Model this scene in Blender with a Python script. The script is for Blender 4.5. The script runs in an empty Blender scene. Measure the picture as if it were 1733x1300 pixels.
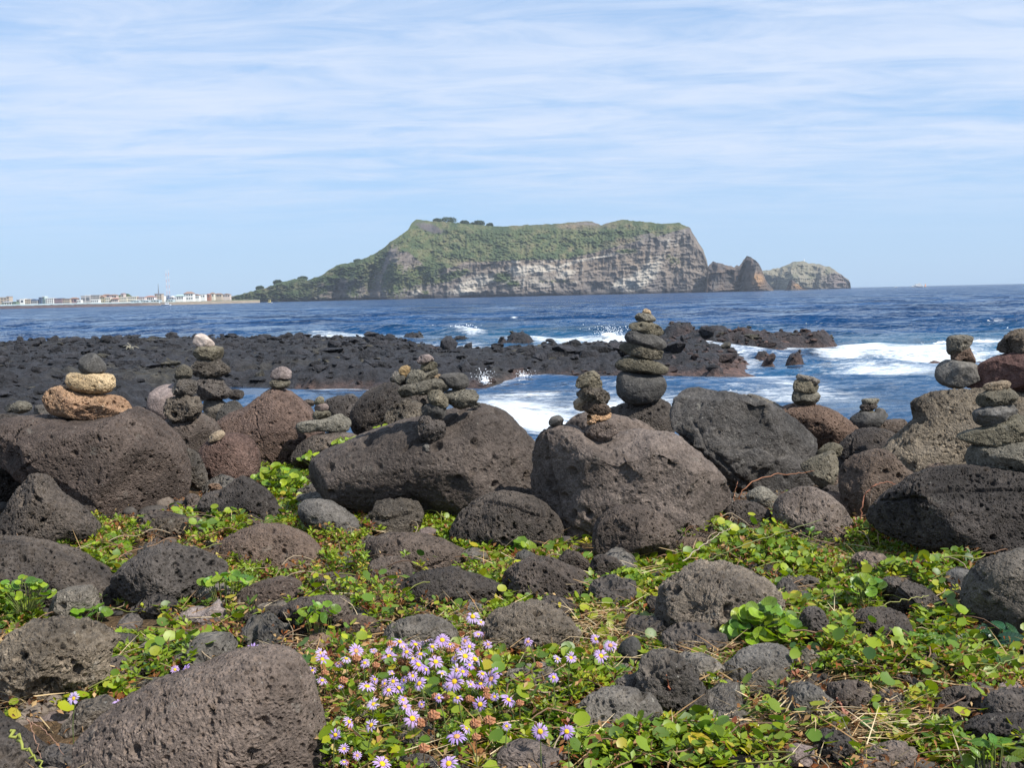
import bpy, bmesh, math, random
import numpy as np
from mathutils import Vector, Matrix
from mathutils.bvhtree import BVHTree

scene = bpy.context.scene
C = scene.collection
random.seed(7)
rng = np.random.default_rng(7)

# ------------------------------------------------------------------ camera
F = 1858.0                       # focal length in pixels of a 1733 px wide frame
H = 2.0                          # eye height over the sea
PITCH = math.atan(150.4 / F)
ROLL = 0.0225
fw = Vector((0, math.cos(PITCH), -math.sin(PITCH)))
r0 = Vector((1, 0, 0))
u0 = r0.cross(fw)
cr = r0 * math.cos(ROLL) - u0 * math.sin(ROLL)
cu = u0 * math.cos(ROLL) + r0 * math.sin(ROLL)
cam_d = bpy.data.cameras.new('camera')
cam = bpy.data.objects.new('camera', cam_d)
C.objects.link(cam)
cam.matrix_world = Matrix(((cr.x, cu.x, -fw.x, 0), (cr.y, cu.y, -fw.y, 0), (cr.z, cu.z, -fw.z, H), (0, 0, 0, 1)))
cam_d.sensor_width = 36
cam_d.lens = 36 * F / 1733
cam_d.clip_start = 0.05
cam_d.clip_end = 60000
scene.camera = cam

# ------------------------------------------------------------------ light
HAZE = 0.00010
EL = math.radians(49)
AZ = Vector((0.82, -0.57, 0)).normalized()
sdir = Vector((AZ.x * math.cos(EL), AZ.y * math.cos(EL), math.sin(EL)))
sun_d = bpy.data.lights.new('sun', 'SUN')
sun_d.energy = 5.0
sun_d.angle = math.radians(0.53)
sun_d.color = (1.0, 0.955, 0.89)
sun = bpy.data.objects.new('sun', sun_d)
C.objects.link(sun)
sun.rotation_euler = sdir.to_track_quat('Z', 'Y').to_euler()

world = bpy.data.worlds.new('World')
scene.world = world
world.use_nodes = True
wt = world.node_tree
for n in list(wt.nodes):
    wt.nodes.remove(n)


class NT:
    """small helper to write node trees"""
    def __init__(s, tree):
        s.t = tree
    def n(s, kind, **kw):
        nd = s.t.nodes.new(kind)
        ins = kw.pop('ins', {})
        for k, v in kw.items():
            setattr(nd, k, v)
        for k, v in ins.items():
            s.set(nd.inputs[k], v)
        return nd
    def set(s, sock, v):
        if isinstance(v, bpy.types.NodeSocket):
            s.t.links.new(v, sock)
        else:
            sock.default_value = v
    def m(s, op, a, b=0.0, c=0.0, clamp=False):
        nd = s.t.nodes.new('ShaderNodeMath')
        nd.operation = op
        nd.use_clamp = clamp
        for i, v in enumerate((a, b, c)):
            s.set(nd.inputs[i], v)
        return nd.outputs[0]
    def mix(s, f, a, b):
        nd = s.t.nodes.new('ShaderNodeMix')
        nd.data_type = 'RGBA'
        s.set(nd.inputs[0], f)
        for i, v in ((6, a), (7, b)):
            if not isinstance(v, bpy.types.NodeSocket) and len(v) == 3:
                v = (*v, 1)
            s.set(nd.inputs[i], v)
        return nd.outputs[2]
    def rng(s, v, a, b, c=0.0, d=1.0, smooth=True):
        nd = s.t.nodes.new('ShaderNodeMapRange')
        if smooth:
            nd.interpolation_type = 'SMOOTHSTEP'
        for i, x in enumerate((v, a, b, c, d)):
            s.set(nd.inputs[i], x)
        return nd.outputs[0]
    def noise(s, vec, scale, detail=4, rough=0.55, dist=0.0, out='Fac'):
        nd = s.n('ShaderNodeTexNoise', ins={'Vector': vec, 'Scale': scale, 'Detail': detail, 'Roughness': rough, 'Distortion': dist})
        return nd.outputs[out]
    def map(s, vec, sc=(1, 1, 1), loc=(0, 0, 0), rot=(0, 0, 0)):
        return s.n('ShaderNodeMapping', ins={'Vector': vec, 'Scale': sc, 'Location': loc, 'Rotation': rot}).outputs[0]


w = NT(wt)
sky = w.n('ShaderNodeTexSky', sky_type='NISHITA', sun_disc=False, sun_elevation=EL,
          sun_rotation=math.atan2(sdir.x, sdir.y), altitude=0.0, air_density=1.0, dust_density=0.35, ozone_density=2.2)
tc = w.n('ShaderNodeTexCoord').outputs['Generated']
sep = w.n('ShaderNodeSeparateXYZ', ins={0: tc})
zz = w.m('ADD', w.m('MAXIMUM', sep.outputs[2], 0.0), 0.055)
cv = w.n('ShaderNodeCombineXYZ', ins={0: w.m('DIVIDE', sep.outputs[0], zz), 1: w.m('DIVIDE', sep.outputs[1], zz), 2: 0.0}).outputs[0]
c1 = w.noise(w.map(cv, (0.42, 0.80, 1), (3.1, 1.7, 0), (0, 0, 0.22)), 1.0, 8, 0.62, 0.7)
c2 = w.noise(w.map(cv, (1.7, 3.6, 1), (9.1, 4.7, 2), (0, 0, -0.20)), 1.0, 7, 0.66, 0.8)
c3 = w.noise(w.map(cv, (0.12, 0.22, 1), (1.4, 2.2, 5), (0, 0, 0.0)), 1.0, 3, 0.5)
dens = w.m('ADD', w.m('ADD', w.m('MULTIPLY', c1, 0.60), w.m('MULTIPLY', c2, 0.50)), w.m('MULTIPLY', c3, 0.18))
cov = w.rng(dens, 0.46, 0.80)
fade = w.rng(sep.outputs[2], 0.03, 0.13)
cov = w.m('MULTIPLY', w.m('MULTIPLY', cov, fade), 0.88)
# horizon air: a touch paler and bluer towards the sea line all the way round
skyc = w.mix(1.0, sky.outputs[0], (1, 1, 1))
skyc.node.blend_type = 'MULTIPLY'
w.set(skyc.node.inputs[7], (0.86, 1.0, 1.16, 1))
veil = w.mix(w.rng(sep.outputs[2], 0.0, 0.30, 0.75, 0.60), skyc, (3.1, 4.7, 7.1))
cl = w.mix(cov, veil, (5.5, 6.2, 7.5))
bg = w.n('ShaderNodeBackground', ins={'Color': cl, 'Strength': 0.10})
wo = w.n('ShaderNodeOutputWorld', ins={0: bg.outputs[0]})

vs = scene.view_settings
vs.view_transform = 'Standard'
vs.look = 'None'
vs.gamma = 1.0
vs.use_curve_mapping = False
vs.exposure = 0.46
scene.cycles.max_bounces = 6
scene.cycles.transparent_max_bounces = 8
scene.cycles.volume_bounces = 0
scene.cycles.caustics_reflective = False
scene.cycles.caustics_refractive = False


# ------------------------------------------------------------------ helpers
def P(px, py, Y):
    """world point at depth Y seen at the photo's pixel px, py"""
    d = fw * F + cr * (px - 866.5) + cu * (650 - py)
    return Vector((0, 0, H)) + d * (Y / d.y)


def proj(X, Y, Z):
    """photo pixel of world points (arrays)"""
    zc = Z - H
    a = X * fw.x + Y * fw.y + zc * fw.z
    b = X * cr.x + Y * cr.y + zc * cr.z
    c = X * cu.x + Y * cu.y + zc * cu.z
    return 866.5 + F * b / a, 650 - F * c / a


def Pa(px, py, Y):
    """the same for arrays -> X, Z"""
    dx, dz = px - 866.5, 650 - py
    k = Y / (fw.y * F + cr.y * dx + cu.y * dz)
    return (fw.x * F + cr.x * dx + cu.x * dz) * k, H + (fw.z * F + cr.z * dx + cu.z * dz) * k


def hor(px):
    return 499.6 - 0.0225 * (px - 866.5)


def ray_to_z(px, py, z):
    d = fw * F + cr * (px - 866.5) + cu * (650 - py)
    return Vector((0, 0, H)) + d * ((z - H) / d.z)


def hsh(i, j, k, s):
    h = (i.astype(np.int64) * 374761393 + j.astype(np.int64) * 668265263 + k.astype(np.int64) * 2147483647 + s * 1274126177) & 0xFFFFFFFF
    h = ((h ^ (h >> 13)) * 1274126177) & 0xFFFFFFFF
    h = h ^ (h >> 16)
    return (h & 0xFFFFFF) / float(0xFFFFFF)


def vnoise(p, s=0):
    f = np.floor(p)
    t = p - f
    t = t * t * t * (t * (t * 6 - 15) + 10)
    i, j, k = f[:, 0], f[:, 1], f[:, 2]
    o = 0
    for a in (0, 1):
        wx = t[:, 0] if a else 1 - t[:, 0]
        for b in (0, 1):
            wy = t[:, 1] if b else 1 - t[:, 1]
            for c in (0, 1):
                wz = t[:, 2] if c else 1 - t[:, 2]
                o = o + wx * wy * wz * hsh(i + a, j + b, k + c, s)
    return o * 2 - 1


def fbm(p, octv=4, s=0, gain=0.5, ridge=False):
    o = 0
    a = 1.0
    tot = 0
    for q in range(octv):
        n = vnoise(p, s + q * 17)
        if ridge:
            n = 1 - 2 * np.abs(n)
        o = o + a * n
        tot += a
        a *= gain
        p = p * 2.03 + 11.3
    return o / tot


def mesh_np(name, V, Fc, smooth=True, col=None, attr=None):
    me = bpy.data.meshes.new(name)
    V = np.asarray(V, dtype=np.float32)
    Fc = np.asarray(Fc, dtype=np.int32)
    k = Fc.shape[1]
    me.vertices.add(len(V))
    me.vertices.foreach_set('co', V.ravel())
    me.loops.add(Fc.size)
    me.loops.foreach_set('vertex_index', Fc.ravel())
    me.polygons.add(len(Fc))
    me.polygons.foreach_set('loop_start', np.arange(0, Fc.size, k, dtype=np.int32))
    me.polygons.foreach_set('use_smooth', np.full(len(Fc), smooth, dtype=bool))
    me.update(calc_edges=True)
    if col is not None:
        ca = me.color_attributes.new('tint', 'FLOAT_COLOR', 'POINT')
        c4 = np.ones((len(V), 4), dtype=np.float32)
        c4[:, :3] = col
        ca.data.foreach_set('color', c4.ravel())
    for nm, v in (attr or {}).items():
        at = me.attributes.new(nm, 'FLOAT', 'POINT')
        at.data.foreach_set('value', np.asarray(v, dtype=np.float32))
    return me


def link(name, me, mat=None, parent=None, loc=None):
    o = bpy.data.objects.new(name, me)
    C.objects.link(o)
    if me is not None and mat is not None:
        me.materials.clear()
        me.materials.append(mat)
    if parent is not None:
        o.parent = parent
    if loc is not None:
        o.location = loc
    return o


def tag(o, label=None, cat=None, group=None, kind=None):
    if label: o['label'] = label
    if cat: o['category'] = cat
    if group: o['group'] = group
    if kind: o['kind'] = kind
    return o


def grid_faces(nu, nv):
    i = np.arange(nu - 1)[:, None] * nv + np.arange(nv - 1)[None, :]
    i = i.ravel()
    return np.stack([i, i + nv, i + nv + 1, i + 1], 1)


def box_mesh(name, x0, x1, y0, y1, z0, z1):
    V = [(x0, y0, z0), (x1, y0, z0), (x1, y1, z0), (x0, y1, z0), (x0, y0, z1), (x1, y0, z1), (x1, y1, z1), (x0, y1, z1)]
    Fq = [(0, 3, 2, 1), (4, 5, 6, 7), (0, 1, 5, 4), (1, 2, 6, 5), (2, 3, 7, 6), (3, 0, 4, 7)]
    return mesh_np(name, V, Fq, smooth=False)


def tube_np(pts, rad, n=6):
    """tube along points -> V, F (quads)"""
    pts = np.asarray(pts, float)
    m = len(pts)
    rad = np.broadcast_to(np.asarray(rad, float), (m,))
    t = np.gradient(pts, axis=0)
    t /= np.linalg.norm(t, axis=1)[:, None] + 1e-9
    up = np.array([0.13, 0.2, 0.97])
    a = np.cross(t, up)
    a /= np.linalg.norm(a, axis=1)[:, None] + 1e-9
    b = np.cross(t, a)
    an = np.linspace(0, 2 * np.pi, n, endpoint=False)
    V = pts[:, None, :] + rad[:, None, None] * (np.cos(an)[None, :, None] * a[:, None, :] + np.sin(an)[None, :, None] * b[:, None, :])
    Fq = []
    for i in range(m - 1):
        for j in range(n):
            k = (j + 1) % n
            Fq.append((i * n + j, i * n + k, (i + 1) * n + k, (i + 1) * n + j))
    return V.reshape(-1, 3), np.array(Fq)


def smooth_path(pts, n=16):
    pts = np.asarray(pts, float)
    m = len(pts)
    if m == 2:
        return pts[0] + (pts[1] - pts[0]) * np.linspace(0, 1, n)[:, None]
    q = np.vstack([2 * pts[0] - pts[1], pts, 2 * pts[-1] - pts[-2]])
    out = []
    for t in np.linspace(0, m - 1.0001, n):
        i = int(t)
        f = t - i
        a, b, c, d = q[i], q[i + 1], q[i + 2], q[i + 3]
        out.append(0.5 * (2 * b + (c - a) * f + (2 * a - 5 * b + 4 * c - d) * f * f + (3 * b - a - 3 * c + d) * f ** 3))
    return np.array(out)


class Bag:
    """collects many small shapes with the same face size into one mesh"""
    def __init__(s):
        s.V, s.F, s.c, s.n = [], [], [], 0
    def add(s, V, Fc, col=(1, 1, 1)):
        s.V.append(V); s.F.append(Fc + s.n)
        s.c.append(np.broadcast_to(np.asarray(col, float), (len(V), 3)))
        s.n += len(V)
    def mesh(s, name, smooth=True):
        return mesh_np(name, np.vstack(s.V), np.vstack(s.F), smooth, np.vstack(s.c))


# ------------------------------------------------------------------ materials
def new_mat(name):
    m = bpy.data.materials.new(name)
    m.use_nodes = True
    for n in list(m.node_tree.nodes):
        m.node_tree.nodes.remove(n)
    return m, NT(m.node_tree)


def rock_mat(name, a, b, pit=1.0, scale=1.0, lichen=(0.34, 0.32, 0.27), lich=0.25, rough=0.92, big=1.0, grain=1.0, spec=0.25, hollow=0, crack=1.0):
    m, t = new_mat(name)
    co = t.n('ShaderNodeTexCoord').outputs['Object']
    rnd = t.n('ShaderNodeObjectInfo').outputs['Random']
    off = t.m('MULTIPLY', rnd, 37.0)
    v = t.n('ShaderNodeVectorMath', operation='ADD', ins={0: co, 1: off}).outputs[0]
    wv = t.noise(v, 9 * scale, 3, 0.5, out='Color')
    vw = t.n('ShaderNodeVectorMath', operation='MULTIPLY_ADD', ins={0: wv, 1: (0.05, 0.05, 0.05), 2: v}).outputs[0]
    n1 = t.noise(v, 4.5, 5, 0.6)
    n2 = t.noise(v, 45, 5, 0.7)
    n3 = t.noise(v, 190, 3, 0.7)
    lc = t.noise(t.map(v, loc=(5, 5, 5)), 17, 6, 0.68)
    base = t.mix(t.rng(n1, 0.35, 0.66), tuple(q * .88 for q in a), tuple(q * 1.12 for q in b))
    wash = t.noise(t.map(v, loc=(9, 2, 4)), 2.1, 5, 0.62)
    base = t.mix(t.rng(wash, 0.50, 0.68, 0, .38), base, tuple(q * 1.45 + .012 for q in b))
    base = t.mix(t.rng(wash, 0.30, 0.44, .5, 0), base, tuple(q * .55 for q in a))
    hv = t.n('ShaderNodeHueSaturation', ins={'Hue': t.rng(rnd, 0, 1, 0.496, 0.504, False), 'Saturation': t.rng(t.m('FRACT', t.m('MULTIPLY', rnd, 7.3)), 0, 1, 0.75, 1.2, False),
                                           'Value': t.rng(t.m('FRACT', t.m('MULTIPLY', rnd, 3.7)), 0, 1, 0.72, 1.32, False), 'Color': base}).outputs[0]
    f1 = t.rng(n2, 0.25, 0.75, 0.62, 1.34)
    f2 = t.rng(n3, 0.3, 0.7, 0.72, 1.28)
    f = t.m('MULTIPLY', f1, f2)
    cc = t.n('ShaderNodeVectorMath', operation='SCALE', ins={0: hv, 'Scale': f}).outputs[0]
    lm = t.m('MULTIPLY', t.rng(lc, 0.60, 0.70), lich)
    cc = t.mix(lm, cc, lichen)
    lm2 = t.m('MULTIPLY', t.rng(t.noise(v, 75, 2, 0.5), 0.70, 0.75), min(1.0, lich * 1.8))
    cc = t.mix(lm2, cc, tuple(min(1, x * 1.25) for x in lichen))
    bs = t.n('ShaderNodeBsdfPrincipled', ins={'Base Color': cc, 'Roughness': rough, 'Specular IOR Level': spec})
    # vesicles: two sizes of gas holes, plus crust
    p1 = t.n('ShaderNodeTexVoronoi', ins={'Vector': vw, 'Scale': 62 * scale, 'Randomness': 1.0})
    g1 = t.rng(t.noise(v, 7, 3, 0.6), 0.30, 0.55, 0.25, 1.0)
    s1 = t.n('ShaderNodeSeparateColor', ins={0: p1.outputs['Color']}).outputs[0]
    h1 = t.m('MULTIPLY', t.m('MULTIPLY', t.rng(p1.outputs['Distance'], 0.18, 0.46, 1, 0), t.rng(s1, 0.30, 0.5)), g1)
    p2 = t.n('ShaderNodeTexVoronoi', ins={'Vector': vw, 'Scale': 23 * scale, 'Randomness': 1.0})
    s2 = t.n('ShaderNodeSeparateColor', ins={0: p2.outputs['Color']}).outputs[0]
    h2 = t.m('MULTIPLY', t.rng(p2.outputs['Distance'], 0.10, 0.36, 1, 0), t.rng(s2, 0.52, 0.62))
    nn = t.noise(vw, 26, 6, 0.65)
    nb = t.noise(v, 8, 4, 0.6)
    fine = t.noise(v, 130, 4, 0.75)
    p3 = t.n('ShaderNodeTexVoronoi', ins={'Vector': vw, 'Scale': 9.0 * scale, 'Randomness': 1.0})
    s3 = t.n('ShaderNodeSeparateColor', ins={0: p3.outputs['Color']}).outputs[0]
    h3 = t.m('MULTIPLY', t.rng(p3.outputs['Distance'], 0.05, 0.5, 1, 0), t.rng(s3, 0.45, 0.6))
    p4 = t.n('ShaderNodeTexVoronoi', ins={'Vector': vw, 'Scale': 120 * scale, 'Randomness': 1.0})
    h4 = t.rng(p4.outputs['Distance'], 0.15, 0.5, 1, 0)
    h = t.m('MULTIPLY', h1, -0.0105 * pit)
    h = t.m('ADD', h, t.m('MULTIPLY', h4, -0.0040 * pit))
    cke = t.n('ShaderNodeTexVoronoi', feature='DISTANCE_TO_EDGE', ins={'Vector': vw, 'Scale': 2.6 * scale, 'Randomness': 1.0}).outputs['Distance']
    ckm = t.m('MULTIPLY', t.rng(cke, 0.0, 0.022, 1, 0), t.rng(t.noise(t.map(v, loc=(3, 8, 1)), 3.0, 2), 0.50, 0.58))
    h = t.m('ADD', h, t.m('MULTIPLY', ckm, -0.016 * crack))
    if hollow:
        h = t.m('ADD', h, t.m('MULTIPLY', h3, -0.035 * hollow))
    h = t.m('ADD', h, t.m('MULTIPLY', h2, -0.021 * pit * big))
    h = t.m('ADD', h, t.m('MULTIPLY', t.m('SUBTRACT', nn, 0.5), 0.015 * grain))
    h = t.m('ADD', h, t.m('MULTIPLY', t.m('SUBTRACT', nb, 0.5), 0.010))
    h = t.m('ADD', h, t.m('MULTIPLY', t.m('SUBTRACT', fine, 0.5), 0.0055 * grain))
    dp = t.n('ShaderNodeDisplacement', ins={'Height': h, 'Midlevel': 0.0, 'Scale': 1.0})
    t.n('ShaderNodeOutputMaterial', ins={0: bs.outputs[0], 2: dp.outputs[0]})
    m.displacement_method = 'BOTH'
    return m


def tint_mat(name, rough=0.5, trans=0.0, spec=0.4, bump=0.0, bscale=60, sheen=0, var=0.0):
    m, t = new_mat(name)
    c = t.n('ShaderNodeVertexColor', layer_name='tint').outputs[0]
    if var:
        co = t.n('ShaderNodeTexCoord').outputs['Object']
        k = t.rng(t.noise(co, bscale * 0.7, 4, 0.6), 0.3, 0.7, 1 - var, 1 + var)
        c = t.n('ShaderNodeVectorMath', operation='SCALE', ins={0: c, 'Scale': k}).outputs[0]
    bs = t.n('ShaderNodeBsdfPrincipled', ins={'Base Color': c, 'Roughness': rough, 'Specular IOR Level': spec})
    if bump:
        co = t.n('ShaderNodeTexCoord').outputs['Object']
        b = t.n('ShaderNodeBump', ins={'Height': t.noise(co, bscale, 5, 0.65), 'Distance': bump, 'Strength': 1.0})
        t.set(bs.inputs['Normal'], b.outputs[0])
    sh = bs.outputs[0]
    if trans:
        tr = t.n('ShaderNodeBsdfTranslucent', ins={0: t.n('ShaderNodeVectorMath', operation='MULTIPLY', ins={0: c, 1: (1.3, 1.35, 0.6)}).outputs[0]})
        sh = t.n('ShaderNodeMixShader', ins={0: trans, 1: sh, 2: tr.outputs[0]}).outputs[0]
    t.n('ShaderNodeOutputMaterial', ins={0: sh})
    return m


def flat_mat(name, col, rough=0.6, spec=0.3, var=0.12, scale=8):
    m, t = new_mat(name)
    co = t.n('ShaderNodeTexCoord').outputs['Object']
    k = t.rng(t.noise(co, scale, 4, 0.6), 0.3, 0.7, 1 - var, 1 + var)
    c = t.n('ShaderNodeVectorMath', operation='SCALE', ins={0: (*col[:3],), 'Scale': k}).outputs[0]
    bs = t.n('ShaderNodeBsdfPrincipled', ins={'Base Color': c, 'Roughness': rough, 'Specular IOR Level': spec})
    t.n('ShaderNodeOutputMaterial', ins={0: bs.outputs[0]})
    return m


M = {
    'brown': rock_mat('basalt_brown', (0.086, 0.063, 0.049), (0.118, 0.086, 0.066), 0.9, 1.0, lich=0.16),
    'big': rock_mat('basalt_brown_holed', (0.086, 0.064, 0.050), (0.116, 0.085, 0.065), 0.62, 0.62, lich=0.16, big=2.0, hollow=0.7),
    'dark': rock_mat('basalt_dark', (0.054, 0.045, 0.039), (0.088, 0.071, 0.058), 1.2, 1.0, lich=0.12),
    'grey': rock_mat('basalt_grey', (0.080, 0.072, 0.062), (0.120, 0.106, 0.088), 0.75, 1.0, lich=0.22),
    'crust': rock_mat('basalt_crusty', (0.088, 0.074, 0.060), (0.150, 0.124, 0.096), 1.3, 0.8, lich=0.28, grain=2.2, hollow=0.7),
    'smooth': rock_mat('basalt_smooth', (0.068, 0.064, 0.058), (0.092, 0.085, 0.076), 0.22, 0.8, lich=0.12, grain=0.5, crack=0),
    'cracked': rock_mat('basalt_cracked', (0.060, 0.055, 0.050), (0.092, 0.082, 0.072), 0.5, 0.6, lich=0.35, grain=2.2, hollow=1.3),
    'hollow': rock_mat('basalt_hollowed', (0.105, 0.086, 0.066), (0.170, 0.138, 0.100), 1.3, 0.75, lich=0.25, grain=2.0, hollow=1.3),
    'olive': rock_mat('stone_olive_grey', (0.104, 0.094, 0.070), (0.150, 0.132, 0.098), 0.55, 1.1, lich=0.28, crack=0),
    'tan': rock_mat('stone_tan', (0.225, 0.160, 0.092), (0.300, 0.220, 0.130), 0.5, 1.3, lich=0.3, crack=0),
    'cream': rock_mat('stone_cream', (0.27, 0.20, 0.115), (0.36, 0.275, 0.165), 0.6, 1.1, lichen=(0.5, 0.47, 0.4), lich=0.3, crack=0),
    'orange': rock_mat('stone_orange', (0.165, 0.088, 0.054), (0.225, 0.138, 0.078), 1.1, 0.9, lich=0.25, crack=0),
    'rust': rock_mat('stone_rust_orange', (0.30, 0.140, 0.035), (0.40, 0.21, 0.07), 1.2, 1.2, lich=0.1, crack=0),
    'red': rock_mat('basalt_red_brown', (0.108, 0.064, 0.050), (0.138, 0.084, 0.065), 0.9, 1.2, lich=0.10),
    'warm': rock_mat('basalt_warm_brown', (0.096, 0.068, 0.055), (0.124, 0.088, 0.070), 0.9, 1.1, lich=0.10),
    'maroon': rock_mat('basalt_maroon', (0.100, 0.052, 0.044), (0.130, 0.072, 0.060), 0.35, 0.8, lich=0.14, grain=0.6, crack=0),
    'pink': rock_mat('stone_pale_pink', (0.42, 0.33, 0.275), (0.50, 0.41, 0.35), 0.15, 1.0, lich=0.1, grain=0.5, crack=0),
    'mauve': rock_mat('stone_mauve', (0.145, 0.110, 0.098), (0.185, 0.142, 0.126), 0.3, 1.0, lich=0.1, grain=0.6, crack=0),
}

# ------------------------------------------------------------------ ground
def ground_z(X, Y):
    X = np.asarray(X, float); Y = np.asarray(Y, float)
    g = 1.115 - np.clip(Y - 4.7 - 1.2 * np.clip((-0.45 - X) / 0.5, 0, 1), 0, None) * 0.20
    g = np.maximum(g, -1.2)
    p = np.stack([X, Y, np.zeros_like(X)], 1)
    n = fbm(p * 1.6, 4, 3) * 0.045 + fbm(p * 7, 3, 9) * 0.018
    return g + n


gx = np.concatenate([np.linspace(-40, -6.2, 40), np.linspace(-6, 6, 260), np.linspace(6.2, 40, 40)])
gy = np.concatenate([np.linspace(-12, 1.2, 26), np.linspace(1.3, 7.0, 170), np.linspace(7.06, 17, 50)])
GX, GY = np.meshgrid(gx, gy, indexing='ij')
gz = ground_z(GX.ravel(), GY.ravel())
m, t = new_mat('shore_soil')
co = t.n('ShaderNodeTexCoord').outputs['Object']
a = t.noise(co, 14, 6, 0.7)
b = t.noise(co, 90, 4, 0.7)
c = t.mix(t.rng(a, 0.35, 0.65), (0.035, 0.026, 0.018), (0.11, 0.070, 0.038))
c = t.mix(t.rng(b, 0.45, 0.75), c, (0.18, 0.12, 0.065))
hh = t.m('ADD', t.m('MULTIPLY', a, 0.03), t.m('MULTIPLY', b, 0.012))
dp = t.n('ShaderNodeDisplacement', ins={'Height': hh, 'Midlevel': 0.02, 'Scale': 1.0})
bs = t.n('ShaderNodeBsdfPrincipled', ins={'Base Color': c, 'Roughness': 0.95, 'Specular IOR Level': 0.1})
t.n('ShaderNodeOutputMaterial', ins={0: bs.outputs[0], 2: dp.outputs[0]})
m.displacement_method = 'BOTH'
M['soil'] = m
ground = link('ground', mesh_np('ground', np.stack([GX.ravel(), GY.ravel(), gz], 1), grid_faces(len(gx), len(gy))), M['soil'])
tag(ground, kind='structure')

# ------------------------------------------------------------------ reef outline (water line), in world metres
REEF_PX = [(-260, 600), (0, 593), (100, 589), (230, 587), (350, 585), (500, 584), (620, 586), (700, 588), (742, 590), (735, 597), (700, 601), (760, 606),
           (850, 608), (930, 600), (1000, 600), (1060, 597), (1130, 592), (1180, 589), (1250, 590), (1300, 590), (1392, 589),
           (1396, 592), (1330, 599), (1275, 601), (1255, 610), (1238, 626), (1205, 634), (1150, 632), (1100, 638), (1050, 636),
           (1000, 634), (960, 636), (880, 638), (832, 645), (785, 649), (700, 652), (620, 656), (550, 657), (470, 654),
           (405, 652), (380, 668), (345, 690), (300, 745), (250, 860), (-700, 860)]
reef_w = np.array([ray_to_z(x, y, 0.0)[:2] for x, y in REEF_PX])


def poly_sd(X, Y, poly):
    """signed distance, positive inside"""
    n = len(poly)
    d = np.full(X.shape, 1e9)
    ins = np.zeros(X.shape, bool)
    for i in range(n):
        ax, ay = poly[i]; bx, by = poly[(i + 1) % n]
        ex, ey = bx - ax, by - ay
        tt = np.clip(((X - ax) * ex + (Y - ay) * ey) / (ex * ex + ey * ey + 1e-9), 0, 1)
        d = np.minimum(d, (X - ax - ex * tt) ** 2 + (Y - ay - ey * tt) ** 2)
        cnd = ((ay > Y) != (by > Y)) & (X < (bx - ax) * (Y - ay) / (by - ay + 1e-12) + ax)
        ins ^= cnd
    d = np.sqrt(d)
    return np.where(ins, d, -d)


ISLETS = [(532, 655, 16, .18), (1345, 617, 14, .28), (712, 0, 0, 0), (805, 643, 17, .22), (880, 583, 24, .42), (752, 582, 12, .28), (780, 584, 14, .25), (850, 585, 10, .25),
          (1010, 592, 20, .25), (1085, 576, 30, .22), (1160, 612, 20, .25), (1210, 634, 14, .2), (1290, 608, 12, .2), (930, 592, 18, .22), (700, 580, 22, .35),
          (1122, 587, 30, .5), (1150, 586, 36, .75), (1375, 590, 38, .55), (1335, 591, 40, .5), (1292, 591, 38, .5), (1250, 591, 40, .58), (1205, 588, 40, .62), (1100, 600, 40, .35), (1180, 600, 40, .42), (1050, 605, 40, .3), (1300, 615, 8, .15)]
ISLETS = [q for q in ISLETS if q[2]]


def reef_height(X, Y):
    sd = poly_sd(X, Y, reef_w)
    left = np.clip((4 - X) / 8, 0, 1)
    h = np.clip(sd / 1.8, -0.8, 1) * (0.30 + 0.06 * left + 0.24 * np.clip((X - 4) / 3, 0, 1))
    p = np.stack([X, Y, np.zeros_like(X)], 1)
    n = fbm(p * 0.35, 4, 21) * 0.09 + fbm(p * np.array([1.1, 0.8, 1]), 5, 33, ridge=True) * 0.13 + fbm(p * 3.1, 4, 41, ridge=True) * 0.16
    h = h + n * np.clip(sd / 0.8 + 0.5, 0, 1) - 0.02
    for px, py, r, hh in ISLETS:
        q = ray_to_z(px, py, 0.0)
        rr = r * q.y / F
        d2 = ((X - q.x) / rr) ** 2 + ((Y - q.y) / (rr * 1.6)) ** 2
        h = np.maximum(h, (hh + n * 0.9) * np.clip(1.25 - d2, -1, 1) - 0.03)
    # a crest on the left part of the reef
    q = ray_to_z(228, 600, 0.0)
    h = h + 0.26 * np.exp(-(((X - q.x) / 1.3) ** 2 + ((Y - q.y + 2.0) / 2.0) ** 2))
    return np.maximum(h, -0.45)


# ------------------------------------------------------------------ sea
ny, nx = 440, 330
ys = 8.5 * (26000 / 8.5) ** (np.linspace(0, 1, ny) ** 1.0)
ys = np.concatenate([np.geomspace(8.5, 26000, ny)])
us = np.linspace(-0.95, 0.95, nx)
UY, UU = np.meshgrid(ys, us, indexing='ij')
X = (UU * UY).ravel(); Y = UY.ravel()
dy = Y * (math.log(26000 / 8.5) / ny)
dxs = Y * 1.9 / nx
z = np.zeros_like(X)
wr = np.random.default_rng(11)
for q in range(46):
    lam = 0.35 * (14 / 0.35) ** (q / 45.0)
    th = wr.normal(0.25, 0.55)               # travelling towards the shore
    kx, ky = math.sin(th) * 2 * math.pi / lam, math.cos(th) * 2 * math.pi / lam
    amp = 0.0085 * lam ** 0.75 * wr.uniform(0.6, 1.4)
    ok = np.clip((lam / np.maximum(dy * abs(math.cos(th)), dxs * abs(math.sin(th))) - 2.5) / 2, 0, 1)
    ph = kx * X + ky * Y + wr.uniform(0, 6.28)
    # calmer inside the reef
    calm = np.where(Y < 26, 0.5, 1.0) if lam > 1.0 else 1.0
    z += 1.5 * amp * ok * calm * (0.764 - 2 * np.abs(np.sin(ph / 2)) * 0.6 + 0.4 * np.cos(ph)) * 0.8
lump = fbm(np.stack([X * 0.9, Y * 0.5, 0 * X], 1), 4, 5) * 0.5 + 0.3
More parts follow.
